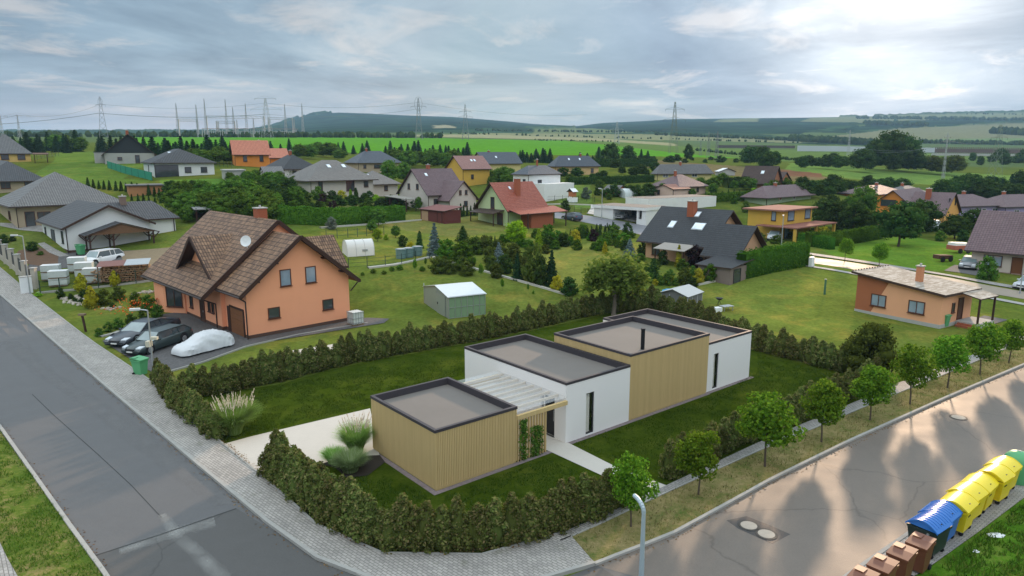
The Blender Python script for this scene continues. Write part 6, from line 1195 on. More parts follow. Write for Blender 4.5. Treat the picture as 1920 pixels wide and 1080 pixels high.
f, b = along((264, 672), (366, 636), 2.0, 1); car('dark green estate car parked between the saloon and the covered car', f, b, paint('dark_green', (.028, .045, .045)), 'estate', 1.95)
def covered_car():
    f, b = along((345, 674), (445, 648), 2.0, 1); d = b - f; L = d.length; r = thing('covered_car', 'car under a wrinkled silver cover parked by the lawn edge', 'car', f, math.atan2(d.y, d.x)); mb = MB(); secs = []; w = 1.0
    prof = [(0, .35), (.02, .62), (.10, .82), (.28, 1.0), (.42, 1.42), (.55, 1.52), (.75, 1.46), (.90, 1.18), (.98, .95), (1.0, .45)]
    for i in range(46):
        t = i / 45; z = np.interp(t, [p[0] for p in prof], [p[1] for p in prof]); e = 1 - .35 * max(0, (.12 - t) / .12) ** 2 - .3 * max(0, (t - .88) / .12) ** 2; s = []
        cab = max(0, z - .95)
        for k in range(21):
            a = k / 20; th = math.pi * a; yy = -math.cos(th); zz = math.sin(th) ** .55; y = w * e * (abs(yy) ** .7) * (1 if yy > 0 else -1) * (1 - cab * .35 * zz); zv = .17 + (z - .17) * zz
            wr = .022 * math.sin(t * 31 + k * 1.3) + .028 * math.sin(t * 74 - k * 2.4) + .02 * math.sin(k * 2.2 + t * 16) * (1 + t); s.append((t * L, y * (1 + wr), zv * (1 + wr * .5)))
        secs.append(s)
    for a, c in zip(secs, secs[1:]):
        for k in range(20): mb.face([a[k], a[k + 1], c[k + 1], c[k]])
    mb.face(secs[0]); mb.face(secs[-1][::-1]); m = mat('silver_cover', (.62, .63, .65), .42, .10, 2, .8, 6, spec=.5); smooth(fixn(mb.build('cover', m, r)), 60)
    for t in (.16, .82):
        wl = MB().tube((t * L, -w + .14, .29), (t * L, -w + .3, .29), .29, n=16).build('wheel', M_TYRE, r); MB().tube((t * L, -w + .12, .29), (t * L, -w + .139, .29), .18, n=12).build('rim', M_RIM, wl)
covered_car()
f, b = along((166, 505), (214, 487), 1.9, 1); car('white pickup style car on the driveway of the white bungalow', f, b, paint('white', (.75, .75, .76)), 'suv', 1.95, Lf=5.4)
car('white car parked inside the open carport of the white villa', P(1160, 412), P(1172, 404), paint('silver', (.5, .5, .52)), 'sedan', Lf=4.4)
car('dark blue car on the village street beside the lime green house', P(1058, 408), P(1076, 413), paint('blue', (.04, .06, .10)), 'estate', Lf=4.5)
car('silver car half hidden below the yellow flat roofed house', P(1448, 452), P(1462, 443), paint('pale_silver', (.5, .52, .54)), 'sedan', Lf=4.4)
car('pale silver car standing under trees left of the amber gable', P(1745, 432), P(1758, 427), paint('silver2', (.55, .57, .6)), 'suv', Lf=4.4)
car('silver car cut by the right edge in front of the cream house', P(1912, 545), P(1960, 532), paint('silver3', (.5, .53, .58)), 'estate', Lf=4.4)
car('grey car half hidden behind the corner of the cream house', P(1812, 507), P(1824, 496), paint('grey', (.22, .23, .25)), 'estate', Lf=4.3)
# ---------------------------------------------------------------- street lamps
def lamp(label, base, top, px_w=0, arm=(-1, 0), al=.9, rad=.055, head=True, m=None, box=False, curve=False):
    o = P(*base); h = solve_h(o, top); r = thing('street_lamp', label, 'street lamp', o); m = m or M_METAL
    mb = MB().tube((0, 0, 0), (0, 0, h * .5), rad * 1.25, rad, 10).tube((0, 0, h * .5), (0, 0, h), rad, rad * .8, 10).tube((0, 0, 0), (0, 0, .25), rad * 2.0, rad * 1.9, 10); ax, ay = arm
    if curve:
        p0 = Vector((0, 0, h)); 
        for i in range(8): a = (i + 1) * math.pi / 16; p1 = Vector((ax * al * (1 - math.cos(a)), ay * al * (1 - math.cos(a)), h + al * .7 * math.sin(a))); mb.tube(p0, p1, rad * .9, n=10); p0 = p1
        hz = p0.z
    else: mb.tube((0, 0, h), (ax * al, ay * al, h + .12), rad * .8, n=8); hz = h + .12; p0 = Vector((ax * al, ay * al, hz))
    mb.build('post', m, r)
    if head:
        hm = MB(); e = Vector((ax, ay, 0)); n = Vector((-ay, ax, 0)); c = p0 + e * .15; k = [c - e * .3 - n * .09, c + e * .35 - n * .14, c + e * .35 + n * .14, c - e * .3 + n * .09]; hm.slab([v + Vector((0, 0, .07)) for v in k], .13); lh = hm.build('lamp_head', mat('lamp_shell', (.62, .63, .63), .5, .05), r); MB().slab([v + (c - v) * .2 + Vector((0, 0, -.062)) for v in k], .02).build('diffuser', M_LAMPG, lh)
    if box: MB().box(-.28, .02, -.18, .18, h * .50, h * .50 + .38).build('junction_box', mat('cream_box', (.55, .52, .42), .6, .1), r); MB().box(.06, .5, -.15, .1, h * .6, h * .6 + .18).build('camera_box', MATS['cream_box'], r)
    return r
lamp('street lamp with cream boxes on its post beside the parked cars', (290, 716), 582, arm=(-.9, -.3), box=True, al=.6)
lamp('pale blue bent lamp post in the foreground at the road junction', (1201, 1118), 962, arm=(-.45, .9), al=.55, curve=True, head=False, rad=.085, m=mat('pale_blue_metal', (.42, .50, .55), .4, .1, metal=.3))
lamp('street lamp at the left pavement beside the white meter cabinet', (57, 553), 443, arm=(-.95, -.2), al=.6)
lamp('thin street lamp in front of the yellow flat roofed house', (1465, 462), 406, arm=(.3, .9), al=.6, rad=.07)
lamp('thin street lamp in the village street left of the white villa carport', (1128, 412), 355, arm=(-.5, .9), al=.6, rad=.07)
lamp('short street lamp at the right edge before the cream house', (1912, 551), 505, arm=(.9, .1), al=.5)
# ---------------------------------------------------------------- containers by the right road
BU = dirv(52.3); BO = Vector((16.81, 24.41, .065)); BV = Vector((-BU.y, BU.x, 0))
def container(i, lid_c, body_c, label, cat='bin', ribs=False, group='large bins in a row beside the right road', marks=True):
    o = BO + BU * (1.36 * i); r = thing('waste_container', label, cat, o, az_rot(52.3) + random.uniform(-.05, .05), group); r.location += BV * random.uniform(-.16, .12); W_, D = 1.14, 1.08
    lm = mat('bin_' + lid_c[0], lid_c[1], .32, .08, 2, spec=.4, dirt=.2); bm_ = mat('bin_' + body_c[0], body_c[1], .4, .1, 2, dirt=.15)
    b = MB(); lo = [(.08, .10), (W_ - .08, .10), (W_ - .08, D - .14), (.08, D - .14)]; hi = [(0, 0), (W_, 0), (W_, D), (0, D)]; A = [(*p, .18) for p in lo]; B = [(*p, 1.08) for p in hi]
    b.face(A[::-1]); b.face(B); [b.face([A[k], A[(k + 1) % 4], B[(k + 1) % 4], B[k]]) for k in range(4)]; b.box(-.03, W_ + .03, -.03, .02, 1.0, 1.09).box(-.03, 0, .02, D, 1.0, 1.09).box(W_, W_ + .03, .02, D, 1.0, 1.09); b.build('body', bm_, r)
    l = MB(); n = 12; pr = [(-.04 + (D + .08) * k / n, 1.095 + .33 * math.sin(math.pi * (k / n * .94 + .03)) ** .85) for k in range(n + 1)]
    for k in range(n): l.face([(-.04, pr[k][0], pr[k][1]), (W_ + .04, pr[k][0], pr[k][1]), (W_ + .04, pr[k + 1][0], pr[k + 1][1]), (-.04, pr[k + 1][0], pr[k + 1][1])])
    l.face([(-.04, y, z) for y, z in pr][::1]); l.face([(W_ + .04, y, z) for y, z in pr][::-1])
    l.face([(-.04, pr[0][0], pr[0][1]), (-.04, pr[-1][0], pr[-1][1]), (W_ + .04, pr[-1][0], pr[-1][1]), (W_ + .04, pr[0][0], pr[0][1])])
    if ribs:
        for x in np.linspace(.12, W_ - .12, 6):
            for k in range(1, n - 1): l.bar((x, pr[k][0], pr[k][1] + .012), (x, pr[k + 1][0], pr[k + 1][1] + .004), .05, .018)
    for x in (-.075, W_ + .04):
        for k in range(n): a_, b_ = pr[k], pr[k + 1]; l.face([(x, a_[0], a_[1] + .02), (x + .035, a_[0], a_[1] + .02), (x + .035, b_[0], b_[1] + .02), (x, b_[0], b_[1] + .02)]); l.face([(x, a_[0], a_[1] + .02), (x, b_[0], b_[1] + .02), (x, b_[0], b_[1] - .05), (x, a_[0], a_[1] - .05)]); l.face([(x + .035, a_[0], a_[1] + .02), (x + .035, b_[0], b_[1] + .02), (x + .035, b_[0], b_[1] - .05), (x + .035, a_[0], a_[1] - .05)])
    r.scale.z = random.uniform(.95, 1.04)
    lo_ = smooth(fixn(l.build('lid', lm, r)), 35); MB().box(W_ * .46, W_ * .54, .10, .16, 1.265, 1.285).build('lock', M_BLACKP, lo_)
    if marks:
        sk = MB(); sk.box(W_ * .2, W_ * .44, -.012, -.004 + .01, .74, .79).box(W_ * .52, W_ * .66, .012, .03, .60, .63); st = MB().box(W_ * .62, W_ * .78, .028, .036, .72, .86); 
        o2 = MB(); [o2.box(.2 + k * .07, .2 + k * .07 + .045, .012, .022, .84, .90) for k in range(4)]; o2.build('lettering', M_BLACKP, r)['kind'] = 'stuff'
    for x in (.14, W_ - .14):
        for y in (.18, D - .22): wl = MB().tube((x - .03, y, .09), (x + .03, y, .09), .09, n=12).build('wheel', M_TYRE, r); MB().box(x - .04, x + .04, y - .04, y + .04, .15, .2).build('castor', M_METAL, wl)
    for x in (-.05, W_ + .01): MB().tube((x, .3, .98), (x + .04, .3, .98), .05, n=8).build('lift_pin', M_METAL, r)
    return r
YC = ('yellow', (.80, .62, .02)); BC = ('blue', (.03, .16, .50)); DK = ('dark', (.02, .035, .03))
container(-1, BC, DK, 'waste container with ribbed blue lid and dark body, next to the brown bins', ribs=True, marks=False); container(0, BC, ('blue_body', (.03, .15, .46)), 'all blue waste container with ribbed lid, left of the yellow ones', ribs=True, marks=False)
for i, t in enumerate(('first yellow container, touching the blue one', 'second yellow container from the blue ones', 'third yellow container, in the middle of the yellow ones', 'fourth yellow container from the blue ones', 'last yellow container, beside the green glass bank')): container(i + 1, YC, ('yellow_body', (.78, .60, .015)), t)
def igloo():
    o = BO + BU * (1.36 * 6 + .75) + BV * .45; r = thing('glass_bank', 'green bell shaped glass bank at the far end of the yellow containers', 'bin', o, az_rot(52.3)); r.scale = (.88, .88, .92); mb = MB(); pr = [(.62, 0), (.68, .25), (.68, .95), (.60, 1.3), (.40, 1.5), (.12, 1.58), (0, 1.59)]; n = 20
    for (r0, z0), (r1, z1) in zip(pr, pr[1:]):
        for k in range(n): a, b = 2 * math.pi * k / n, 2 * math.pi * (k + 1) / n; mb.face([(r0 * math.cos(a), r0 * math.sin(a), z0), (r0 * math.cos(b), r0 * math.sin(b), z0), (r1 * math.cos(b), r1 * math.sin(b), z1), (r1 * math.cos(a), r1 * math.sin(a), z1)])
    smooth(fixn(mb.build('shell', mat('bin_green', (.10, .36, .16), .45, .1, dirt=.1), r)), 50)
    for a in (-2.2, -.6, 1.0): MB().tube((.55 * math.cos(a), .55 * math.sin(a), 1.12), (.70 * math.cos(a), .70 * math.sin(a), 1.18), .12, n=12).build('opening', M_BLACKP, r)
    MB().tube((0, -.12, 1.58), (0, .12, 1.58), .03).tube((0, 0, 1.5), (0, 0, 1.62), .05).build('lifting_eye', M_METAL, r)
igloo()
def wheelie(px, py, label, c, az=52, group=None, s=1.0, name='wheeled_bin', zz=1.0, on=None):
    o = Pz(px, py, 1.0) if on is None else P(*on); 
    if on is None: o.z = .065
    r = thing(name, label, 'bin', o, az_rot(az), group); r.scale = (s, s, s); m = mat('bin_' + c[0], c[1], .42, .1, 3, dirt=.12); b = MB(); A = [(x, y, .06) for x, y in ((-.22, -.26), (.22, -.26), (.22, .24), (-.22, .24))]; B = [(x, y, .95) for x, y in ((-.29, -.36), (.29, -.36), (.29, .36), (-.29, .36))]
    b.face(A[::-1]); b.face(B); [b.face([A[k], A[(k + 1) % 4], B[(k + 1) % 4], B[k]]) for k in range(4)]; b.box(-.32, .32, -.39, -.35, .88, .96).box(-.32, -.285, -.35, .36, .88, .96).box(.285, .32, -.35, .36, .88, .96); b.build('body', m, r)
    l = MB(); l.slab([(-.32, -.42, .99), (.32, -.42, .99), (.32, .0, 1.05), (-.32, .0, 1.05)], .04).slab([(-.32, .001, 1.05), (.32, .001, 1.05), (.32, .36, 1.07), (-.32, .36, 1.07)], .05).box(-.30, -.02, .02, .30, 1.072, 1.085); lo = l.build('lid', m, r); MB().tube((-.3, .40, 1.02), (.3, .40, 1.02), .02).build('handle', m, r)
    for x in (-.24, .24): MB().tube((x - .03, .26, .1), (x + .03, .26, .1), .1, n=12).build('wheel', M_TYRE, r)
    return r
BR = ('brown', (.17, .065, .038)); GRB = 'brown wheeled bins beside the right road'
wheelie(1726, 1024, 'brown wheeled bin next to the dark blue-lidded container', BR, 140, GRB, 1.15); wheelie(1691, 1044, 'middle one of three brown wheeled bins', BR, 140, GRB, 1.15); wheelie(1655, 1067, 'brown wheeled bin furthest from the blue containers', BR, 140, GRB, 1.15); wheelie(1618, 1090, 'brown wheeled bin cut by the bottom edge', BR, 140, GRB, 1.15)
wheelie(0, 0, 'green wheeled bin at the foot of the left street lamp', ('green', (.022, .085, .035)), 20, None, 1.2, on=(264, 703)); wheelie(0, 0, 'green wheeled bin at the wall of the white bungalow', ('green', 0), 20, None, 1.2, on=(152, 478)); wheelie(0, 0, 'green wheeled bin at the corner of the small cottage', ('green', 0), 60, None, 1.1, on=(1769, 612))
# ---------------------------------------------------------------- manhole covers and the dark patch in the right road
sheet('road_patch', [(1362, 976), (1400, 968), (1450, 988), (1482, 1002), (1448, 1020), (1412, 1004), (1385, 992)], .009, mat('dark_repair', (.045, .045, .048), .5, .2, 2))
for px, py, rr, lab in ((1404, 986, .33, 'pale manhole cover, left one in the dark road patch'), (1437, 1002, .33, 'pale manhole cover, right one in the dark road patch'), (1797, 783, .36, 'single manhole cover further up the wet road')):
    o = P(px, py); r = thing('manhole_cover', lab, 'manhole cover', (o.x, o.y, .012)); MB().tube((0, 0, 0), (0, 0, .012), rr * 1.3, n=28).build('frame', mat('iron', (.05, .048, .045), .6, .2), r); MB().tube((0, 0, .0125), (0, 0, .02), rr, n=28).build('cover', mat('concrete_cover', (.42, .36, .30), .8, .3, 5), r)
# ---------------------------------------------------------------- ornamental grasses and vines
def blades(label, o, h, n, rad, plumes, name='ornamental_grass', leaf=None, spread=1.0):
    Vs = []; k0 = 0; Q = []; PV = []; PQ = []
    def blade(base, d, ln, w, droop, V, Q_):
        segs = 4; s = np.array([-d[1], d[0], 0]); pts = [np.array([base[0] + d[0] * ln * t * (.25 + .5 * t * droop), base[1] + d[1] * ln * t * (.25 + .5 * t * droop), ln * (t - droop * .42 * t ** 2.6)]) for t in np.linspace(0, 1, segs + 1)]
        k = len(V)
        for i, p in enumerate(pts): ww = w * (1 - i / segs * .85); V.append(p - s * ww); V.append(p + s * ww)
        for i in range(segs): Q_.append((k + 2 * i, k + 2 * i + 1, k + 2 * i + 3, k + 2 * i + 2))
        return pts[-1]
    for i in range(n):
        a = random.uniform(0, 6.283); rr = rad * math.sqrt(random.random()) * .35; d = np.array([math.cos(a), math.sin(a)]); blade((rr * d[0], rr * d[1]), d * spread, h * random.uniform(.55, 1.0), random.uniform(.012, .020), random.uniform(.3, 1.0), Vs, Q)
    for i in range(plumes):
        a = random.uniform(0, 6.283); d = np.array([math.cos(a), math.sin(a)]); tip = blade((0, 0), d * random.uniform(.3, 1.15) * spread, h * random.uniform(.95, 1.22), .005, .45, Vs, Q); t0 = tip - np.array([*(d * .12), .34]) 
        for j in range(14):
            p = t0 + (tip - t0) * j / 10; v = RNG.normal(size=3) * .013; k = len(PV); PV += [p + v, p + v + np.array([.010, 0, .06]), p - v + np.array([0, .010, .08]), p - v]; PQ.append((k, k + 1, k + 2, k + 3))
    r = thing(name, label, 'grass plant', o)
    def mk(nm, V, Q_, m): me = bpy.data.meshes.new(nm); me.from_pydata([tuple(v) for v in V], [], Q_); me.materials.append(m); ob = bpy.data.objects.new(nm, me); COL.objects.link(ob); ob.parent = r
    mk('blades', Vs, Q, leaf or L_GRASS)
    if plumes: mk('plumes', PV, PQ, L_PLUME)
blades('tall ornamental grass with pale plumes inside the left thuja row', P(440, 813), 2.2, 4600, 1.0, 60, spread=.95)
blades('ornamental grass with pinkish plumes at the corner of the larch garage block', P(668, 850), 2.0, 3200, .9, 34, spread=.75)
blades('round pale green grass clump in front of the plumed one', P(657, 884), 1.25, 2600, 1.0, 0, spread=.95, leaf=leaf_mat('variegated_blades', (.16, .27, .08), (.28, .40, .16), (.40, .50, .28), .3)); blades('small soft green grass clump on the driveway side', P(627, 868), .95, 1500, .8, 0, spread=.95)
MB().tube((0, 0, 0), (0, 0, .02), .01).build('x', M_BARK) if 0 else None
sheet('planting_bed', [(600, 872), (628, 878), (650, 898), (690, 893), (722, 868), (712, 855), (650, 858)], .056, mat('bark_mulch', (.035, .028, .022), .95, .4, 8, .6))
def vine(xc, w, zt, label, n):
    c = np.c_[RNG.normal(size=n) * w * .33 + xc, RNG.uniform(-.14, .0, n), RNG.beta(1.1, 1.0, n) * zt]; ok = np.abs(c[:, 0] - xc) < w * .62; c = c[ok]; V, Q = leaf_mesh('', c, RNG.normal(size=c.shape) + np.array([0, -1.2, .2]), RNG.uniform(.05, .11, len(c)))
    me = crown_mesh('climbing_plant', (V, Q), []); me.materials.append(L_BROAD); o = bpy.data.objects.new('climbing_plant', me); COL.objects.link(o); o.matrix_world = MH.matrix_basis; tag(o, label, 'plant')
vine(5.15, .45, 2.15, 'tall climbing plant on the left part of the larch slats', 420); vine(6.0, .75, 1.65, 'wider climbing plant on the right part of the larch slats', 600)
# ---------------------------------------------------------------- left gardens: fence, pallets, firewood, shrubs
def pillar_fence():
    pts = [(67, 541), (49, 527), (36, 514), (24, 503), (13, 494), (1, 485), (-14, 474)]; o = P(*pts[0]); r = thing('pillar_fence', 'fence of pale concrete pillars with dark slatted panels along the left pavement', 'fence', o); q = [P(*p) - o for p in pts]; h = solve_h(o, 503)
    m = mat('pale_pillar', (.42, .38, .32), .9, .15, 2, .3)
    for a in q: pb = MB().box(a.x - .22, a.x + .22, a.y - .22, a.y + .22, a.z - .3, a.z + h).build('pillar', m, r); MB().box(a.x - .28, a.x + .28, a.y - .28, a.y + .28, a.z + h, a.z + h + .08).build('cap', M_CAP, pb)
    for a, b in zip(q, q[1:]):
        d = (b - a).normalized(); p0, p1 = a + d * .23, b - d * .23; MB().bar(p0 + Vector((0, 0, .2)), p1 + Vector((0, 0, .2)), .25, .8).build('low_wall', m, r); sl = MB(); n = 8
        for k in range(n): p = p0 + (p1 - p0) * (k + .5) / n; sl.bar(p + Vector((0, 0, .6)), p + Vector((0, 0, h - .25)), .05, .12)
        sl.bar(p0 + Vector((0, 0, .75)), p1 + Vector((0, 0, .75)), .05); sl.bar(p0 + Vector((0, 0, h - .35)), p1 + Vector((0, 0, h - .35)), .05); sl.build('slatted_panel', mat('grey_slats', (.10, .10, .095), .6, .1), r)
pillar_fence()
o = P(51, 550); r = thing('meter_cabinet', 'white meter cabinet standing at the end of the pillar fence', 'cabinet', o, az_rot(46)); h = solve_h(o, 519); MB().box(-.5, .5, -.25, .25, -.1, h).build('body', M_PLASTICW, r); MB().box(-.55, .55, -.3, .3, h, h + .06).build('cabinet_roof', M_CAP, r); MB().box(-.46, .46, -.27, -.251, .1, h - .1).build('door', M_PLASTICW, r)
o = P(1521, 500); r = thing('meter_cabinet', 'small grey meter cabinet at the end of the tall bright hedge', 'cabinet', o, az_rot(46)); MB().box(-.4, .4, -.2, .2, -.1, 1.2).build('body', M_PLASTICW, r); MB().box(-.36, .36, -.22, -.201, .1, 1.1).build('door', M_PLASTICW, r)
M_WRAP = mat('wrapped_blocks', (.50, .54, .52), .35, .25, 5, .5, 10, spec=.5); M_WT = mat('white_foil', (.72, .73, .74), .35, .1, 2, .6, 8, spec=.5); M_PAL = mat('pallet_wood', (.20, .14, .09), .9, .3, 5)
for x, y, lab in ((112, 535, 'double wrapped pallet of blocks, front one of the left pair'), (98, 524, 'double wrapped pallet of blocks, rear one of the left pair'), (176, 530, 'double wrapped pallet of blocks nearest the firewood stack'), (160, 519, 'double wrapped pallet of blocks behind the nearest one'), (147, 509, 'double wrapped pallet of blocks touching the white pickup')):
    r = thing('block_pallet', lab, 'pallet', P(x, y), az_rot(70), 'wrapped pallets of building blocks')
    for k in range(2):
        z = k * .82; MB().box(-.85, .85, -.6, .6, z + .13, z + .78).build('wrapped_blocks', M_WRAP, r); MB().box(-.87, .87, -.62, .62, z + .781, z + .80).build('foil_top', M_WT, r); p = MB(); [p.box(-.85, .85, yy - .06, yy + .06, z, z + .12) for yy in (-.5, 0, .5)]; p.build('pallet_frame', M_PAL, r)['kind'] = 'stuff'
def firewood():
    o = P(238, 526); r = thing('firewood_stack', 'big firewood stack under grey and red metal sheets behind the golden cypress', 'firewood', o, az_rot(72)); mb = MB(); m = mat('cut_logs', (.26, .16, .09), .9, .5, 3, .4)
    for i in range(30):
        for j in range(8): x = -2.2 + i * .155 + random.uniform(-.03, .03); z = .1 + j * .21 + random.uniform(-.04, .04); mb.tube((x, -.55 + random.uniform(-.1, .06), z), (x, .5, z), random.uniform(.07, .11), n=6)
    mb.build('stacked_logs', m, r)['kind'] = 'stuff'; hb = MB()
    for i in range(120): x, y = random.uniform(-3.0, -1.9) if i % 2 else random.uniform(2.3, 3.3), random.uniform(-.8, .6); z = random.uniform(.05, 1.3); a = random.uniform(0, 3.1); hb.tube((x, y, z), (x + .3 * math.cos(a), y + .3 * math.sin(a), z + random.uniform(-.1, .1)), .08, n=6)
    hb.build('loose_logs', mat('pale_logs', (.42, .27, .17), .9, .4, 5), r)['kind'] = 'stuff'
    MB().slab([(-2.6, -.9, 1.75), (0, -.9, 1.8), (0, .9, 2.15), (-2.6, .9, 2.1)], .04).build('red_sheet', mat('reddish_sheet', (.20, .09, .075), .6, .2), r); MB().slab([(.02, -.9, 1.8), (2.4, -.9, 1.85), (2.4, .9, 2.25), (.02, .9, 2.2)], .04).build('grey_sheet', M_METAL, r)
    for x in (-2.5, 2.3): MB().bar((x, -.7, 0), (x, -.7, 1.8), .1).build('post', M_PAL, r)
firewood()
for b in ((153, 546, 34, 'tall golden cypress nearest the wrapped pallets'), (173, 577, 40, 'golden cypress in the middle of the front lawn'), (216, 536, 28, 'golden cypress in front of the firewood stack')): vp('thuja', b[0], b[1], b[2], L_YEL, 'golden_cypress', b[3], 'tree', w=1.15)
for x, y, hp, lf, nm, lb, w in ((115, 559, 20, L_DARK, 'ball_shrub', 'dark ball shrub on the lawn below the wrapped pallets', .75), (157, 558, 16, L_DARK, 'shrub', 'dark shrub at the foot of the tall golden cypress', .9), (133, 560, 10, L_DARK, 'shrub', 'small dark shrub in the stone edged bed, left', 1.0), (140, 566, 9, L_DARK, 'shrub', 'second small dark shrub in the stone edged bed', 1.1), (152, 568, 9, L_DARK, 'shrub', 'third small dark shrub in the stone edged bed', 1.1), (196, 572, 30, L_OLIVE, 'lavender', 'large grey green lavender mound on the front lawn, left half', .95), (222, 562, 26, L_OLIVE, 'lavender', 'large grey green lavender mound on the front lawn, right half', .95), (212, 578, 11, L_DARK, 'shrub', 'small dark shrub on stones right of the lavender', .9),
    (255, 573, 26, L_BROAD, 'flower_bush', 'tall green flowering bush left of the bay window', .9), (278, 582, 30, L_BROAD, 'flower_bush', 'tall green flowering bush against the bay window', .9), (295, 596, 26, L_BROAD, 'flower_bush', 'green bush at the foot of the bay', .9), (270, 598, 20, L_BROAD, 'flower_bush', 'green bush above the dark saloon roof', 1.0), (245, 608, 20, L_BROAD, 'flower_bush', 'green bush behind the dark saloon bonnet', 1.0), (222, 616, 20, L_BROAD, 'flower_bush', 'green bush behind the dark saloon, further left', 1.0), (204, 622, 18, L_BROAD, 'flower_bush', 'green bush near the wooden post', 1.0), (186, 630, 16, L_BROAD, 'flower_bush', 'last green bush right of the wooden post', 1.0), (72, 556, 8, L_LIME, 'shrub', 'low light green shrub at the white meter cabinet', 1.6)):
    vp('bush', x, y, hp, lf, nm, lb, 'bush', w=w, parts=False)
M_REDF = leaf_mat('red_flowers', (.55, .04, .02), (.70, .10, .03), (.75, .25, .08)); c = np.concatenate([np.c_[RNG.normal(size=(40, 2)) * .8 + np.array(P(px, py)[:2]), RNG.uniform(.5, 1.3, 40)] for px, py in ((250, 575), (265, 583), (240, 592), (225, 600), (275, 576), (285, 585))])
me = crown_mesh('red_flowers', leaf_mesh('', c, RNG.normal(size=c.shape) + np.array([0, 0, 1]), RNG.uniform(.07, .14, len(c))), []); me.materials.append(M_REDF); o = bpy.data.objects.new('red_flowers', me); COL.objects.link(o); tag(o, 'red and orange flowers scattered over the green bushes by the bay', 'flowers', None, 'stuff')
def stones(line, n, label, w=.4):
    q = wline(line, 60); vs = []; fs = []; k = 0
    for i in range(n): a = q[random.randrange(60)] + RNG.normal(size=2) * w * .4; s = random.uniform(.08, .22); v, f = lump(a[0], a[1], gz(*a) + s * .2, s, s, s * .7, 6, 3, .25); vs.append(v); fs.append(f + k); k += len(v)
    me = bpy.data.meshes.new('edging_stones'); V = np.concatenate(vs); me.from_pydata([tuple(v) for v in V], [], [tuple(int(t) for t in f) for f in np.concatenate(fs)]); me.materials.append(mat('garden_stone', (.45, .40, .34), .9, .3, 3)); o = bpy.data.objects.new('edging_stones', me); COL.objects.link(o); tag(o, label, 'stones', None, 'stuff')
stones([(121, 560), (130, 567), (148, 572), (166, 571), (150, 560), (140, 556)], 110, 'pale stones edging the round flower bed'); stones([(200, 577), (212, 580), (222, 577)], 30, 'pale stones around the small dark shrub'); stones([(250, 552), (270, 548), (290, 547)], 40, 'pale stones edging the bed at the house wall')
o = P(161, 622); r = thing('bird_table', 'weathered wooden post with small roof on the front lawn', 'post', o); MB().bar((0, 0, 0), (-.15, 0, 1.45), .14).build('post', M_WOODD, r); MB().box(-.4, .1, -.2, .2, 1.45, 1.6).build('roof', M_PAL, r)
def mesh_fence(pts, h, label, m, n=8, rails=2, net=False):
    q = [P(*p) for p in pts]; o = q[0]; r = thing('fence', label, 'fence', o); d = [0]
    for a, b in zip(q, q[1:]): d.append(d[-1] + (b - a).length)
    at = lambda s: Vector([np.interp(s, d, [p[i] for p in q]) for i in range(3)]) - o; ps = [at(d[-1] * i / n) for i in range(n + 1)]
    for p in ps: MB().bar(p, p + Vector((0, 0, h)), .07).build('post', m, r)
    rb = MB()
    for a, b in zip(ps, ps[1:]):
        if net: rb.bar(a + Vector((0, 0, h / 2)), b + Vector((0, 0, h / 2)), .02, h * .96)
        else:
            for k in range(rails): z = h * (k + .6) / rails; rb.bar(a + Vector((0, 0, z)), b + Vector((0, 0, z)), .03)
    rb.build('netting' if net else 'rail', mat('tarp_green', (.02, .24, .15), .7, .15) if net else m, r)
M_FG = mat('fence_green', (.02, .05, .035), .6, .1)
mesh_fence([(202, 315), (235, 326), (286, 339)], 1.6, 'bright green tarp fence running down to the row of small thujas', M_FG, 8, net=True)
mesh_fence([(76, 552), (140, 545), (220, 536), (290, 527)], 1.5, 'thin dark wire fence on the edging behind the golden cypresses', M_FG, 6, 3)
mesh_fence([(654, 505), (740, 498), (805, 485)], 1.3, 'thin wire fence above the large lawn', M_FG, 5, 3); mesh_fence([(612, 448), (660, 445), (720, 440)], 1.3, 'thin wire fence in front of the fruit trees', M_FG, 6, 2)
mesh_fence([(1052, 395), (1110, 404), (1165, 413), (1203, 422)], 1.3, 'dark metal fence in front of the white villa', M_BLACKP, 12, 3); mesh_fence([(1010, 378), (1070, 376), (1130, 380)], 1.2, 'dark fence around the play house garden', M_BLACKP, 8, 2)
mesh_fence([(405, 312), (435, 316)], 1.5, 'short green fence left of the bright orange house', M_FG, 4, 3); mesh_fence([(70, 300), (110, 292)], 1.4, 'thin fence behind the yellow bungalow garden', M_FG, 6, 2)
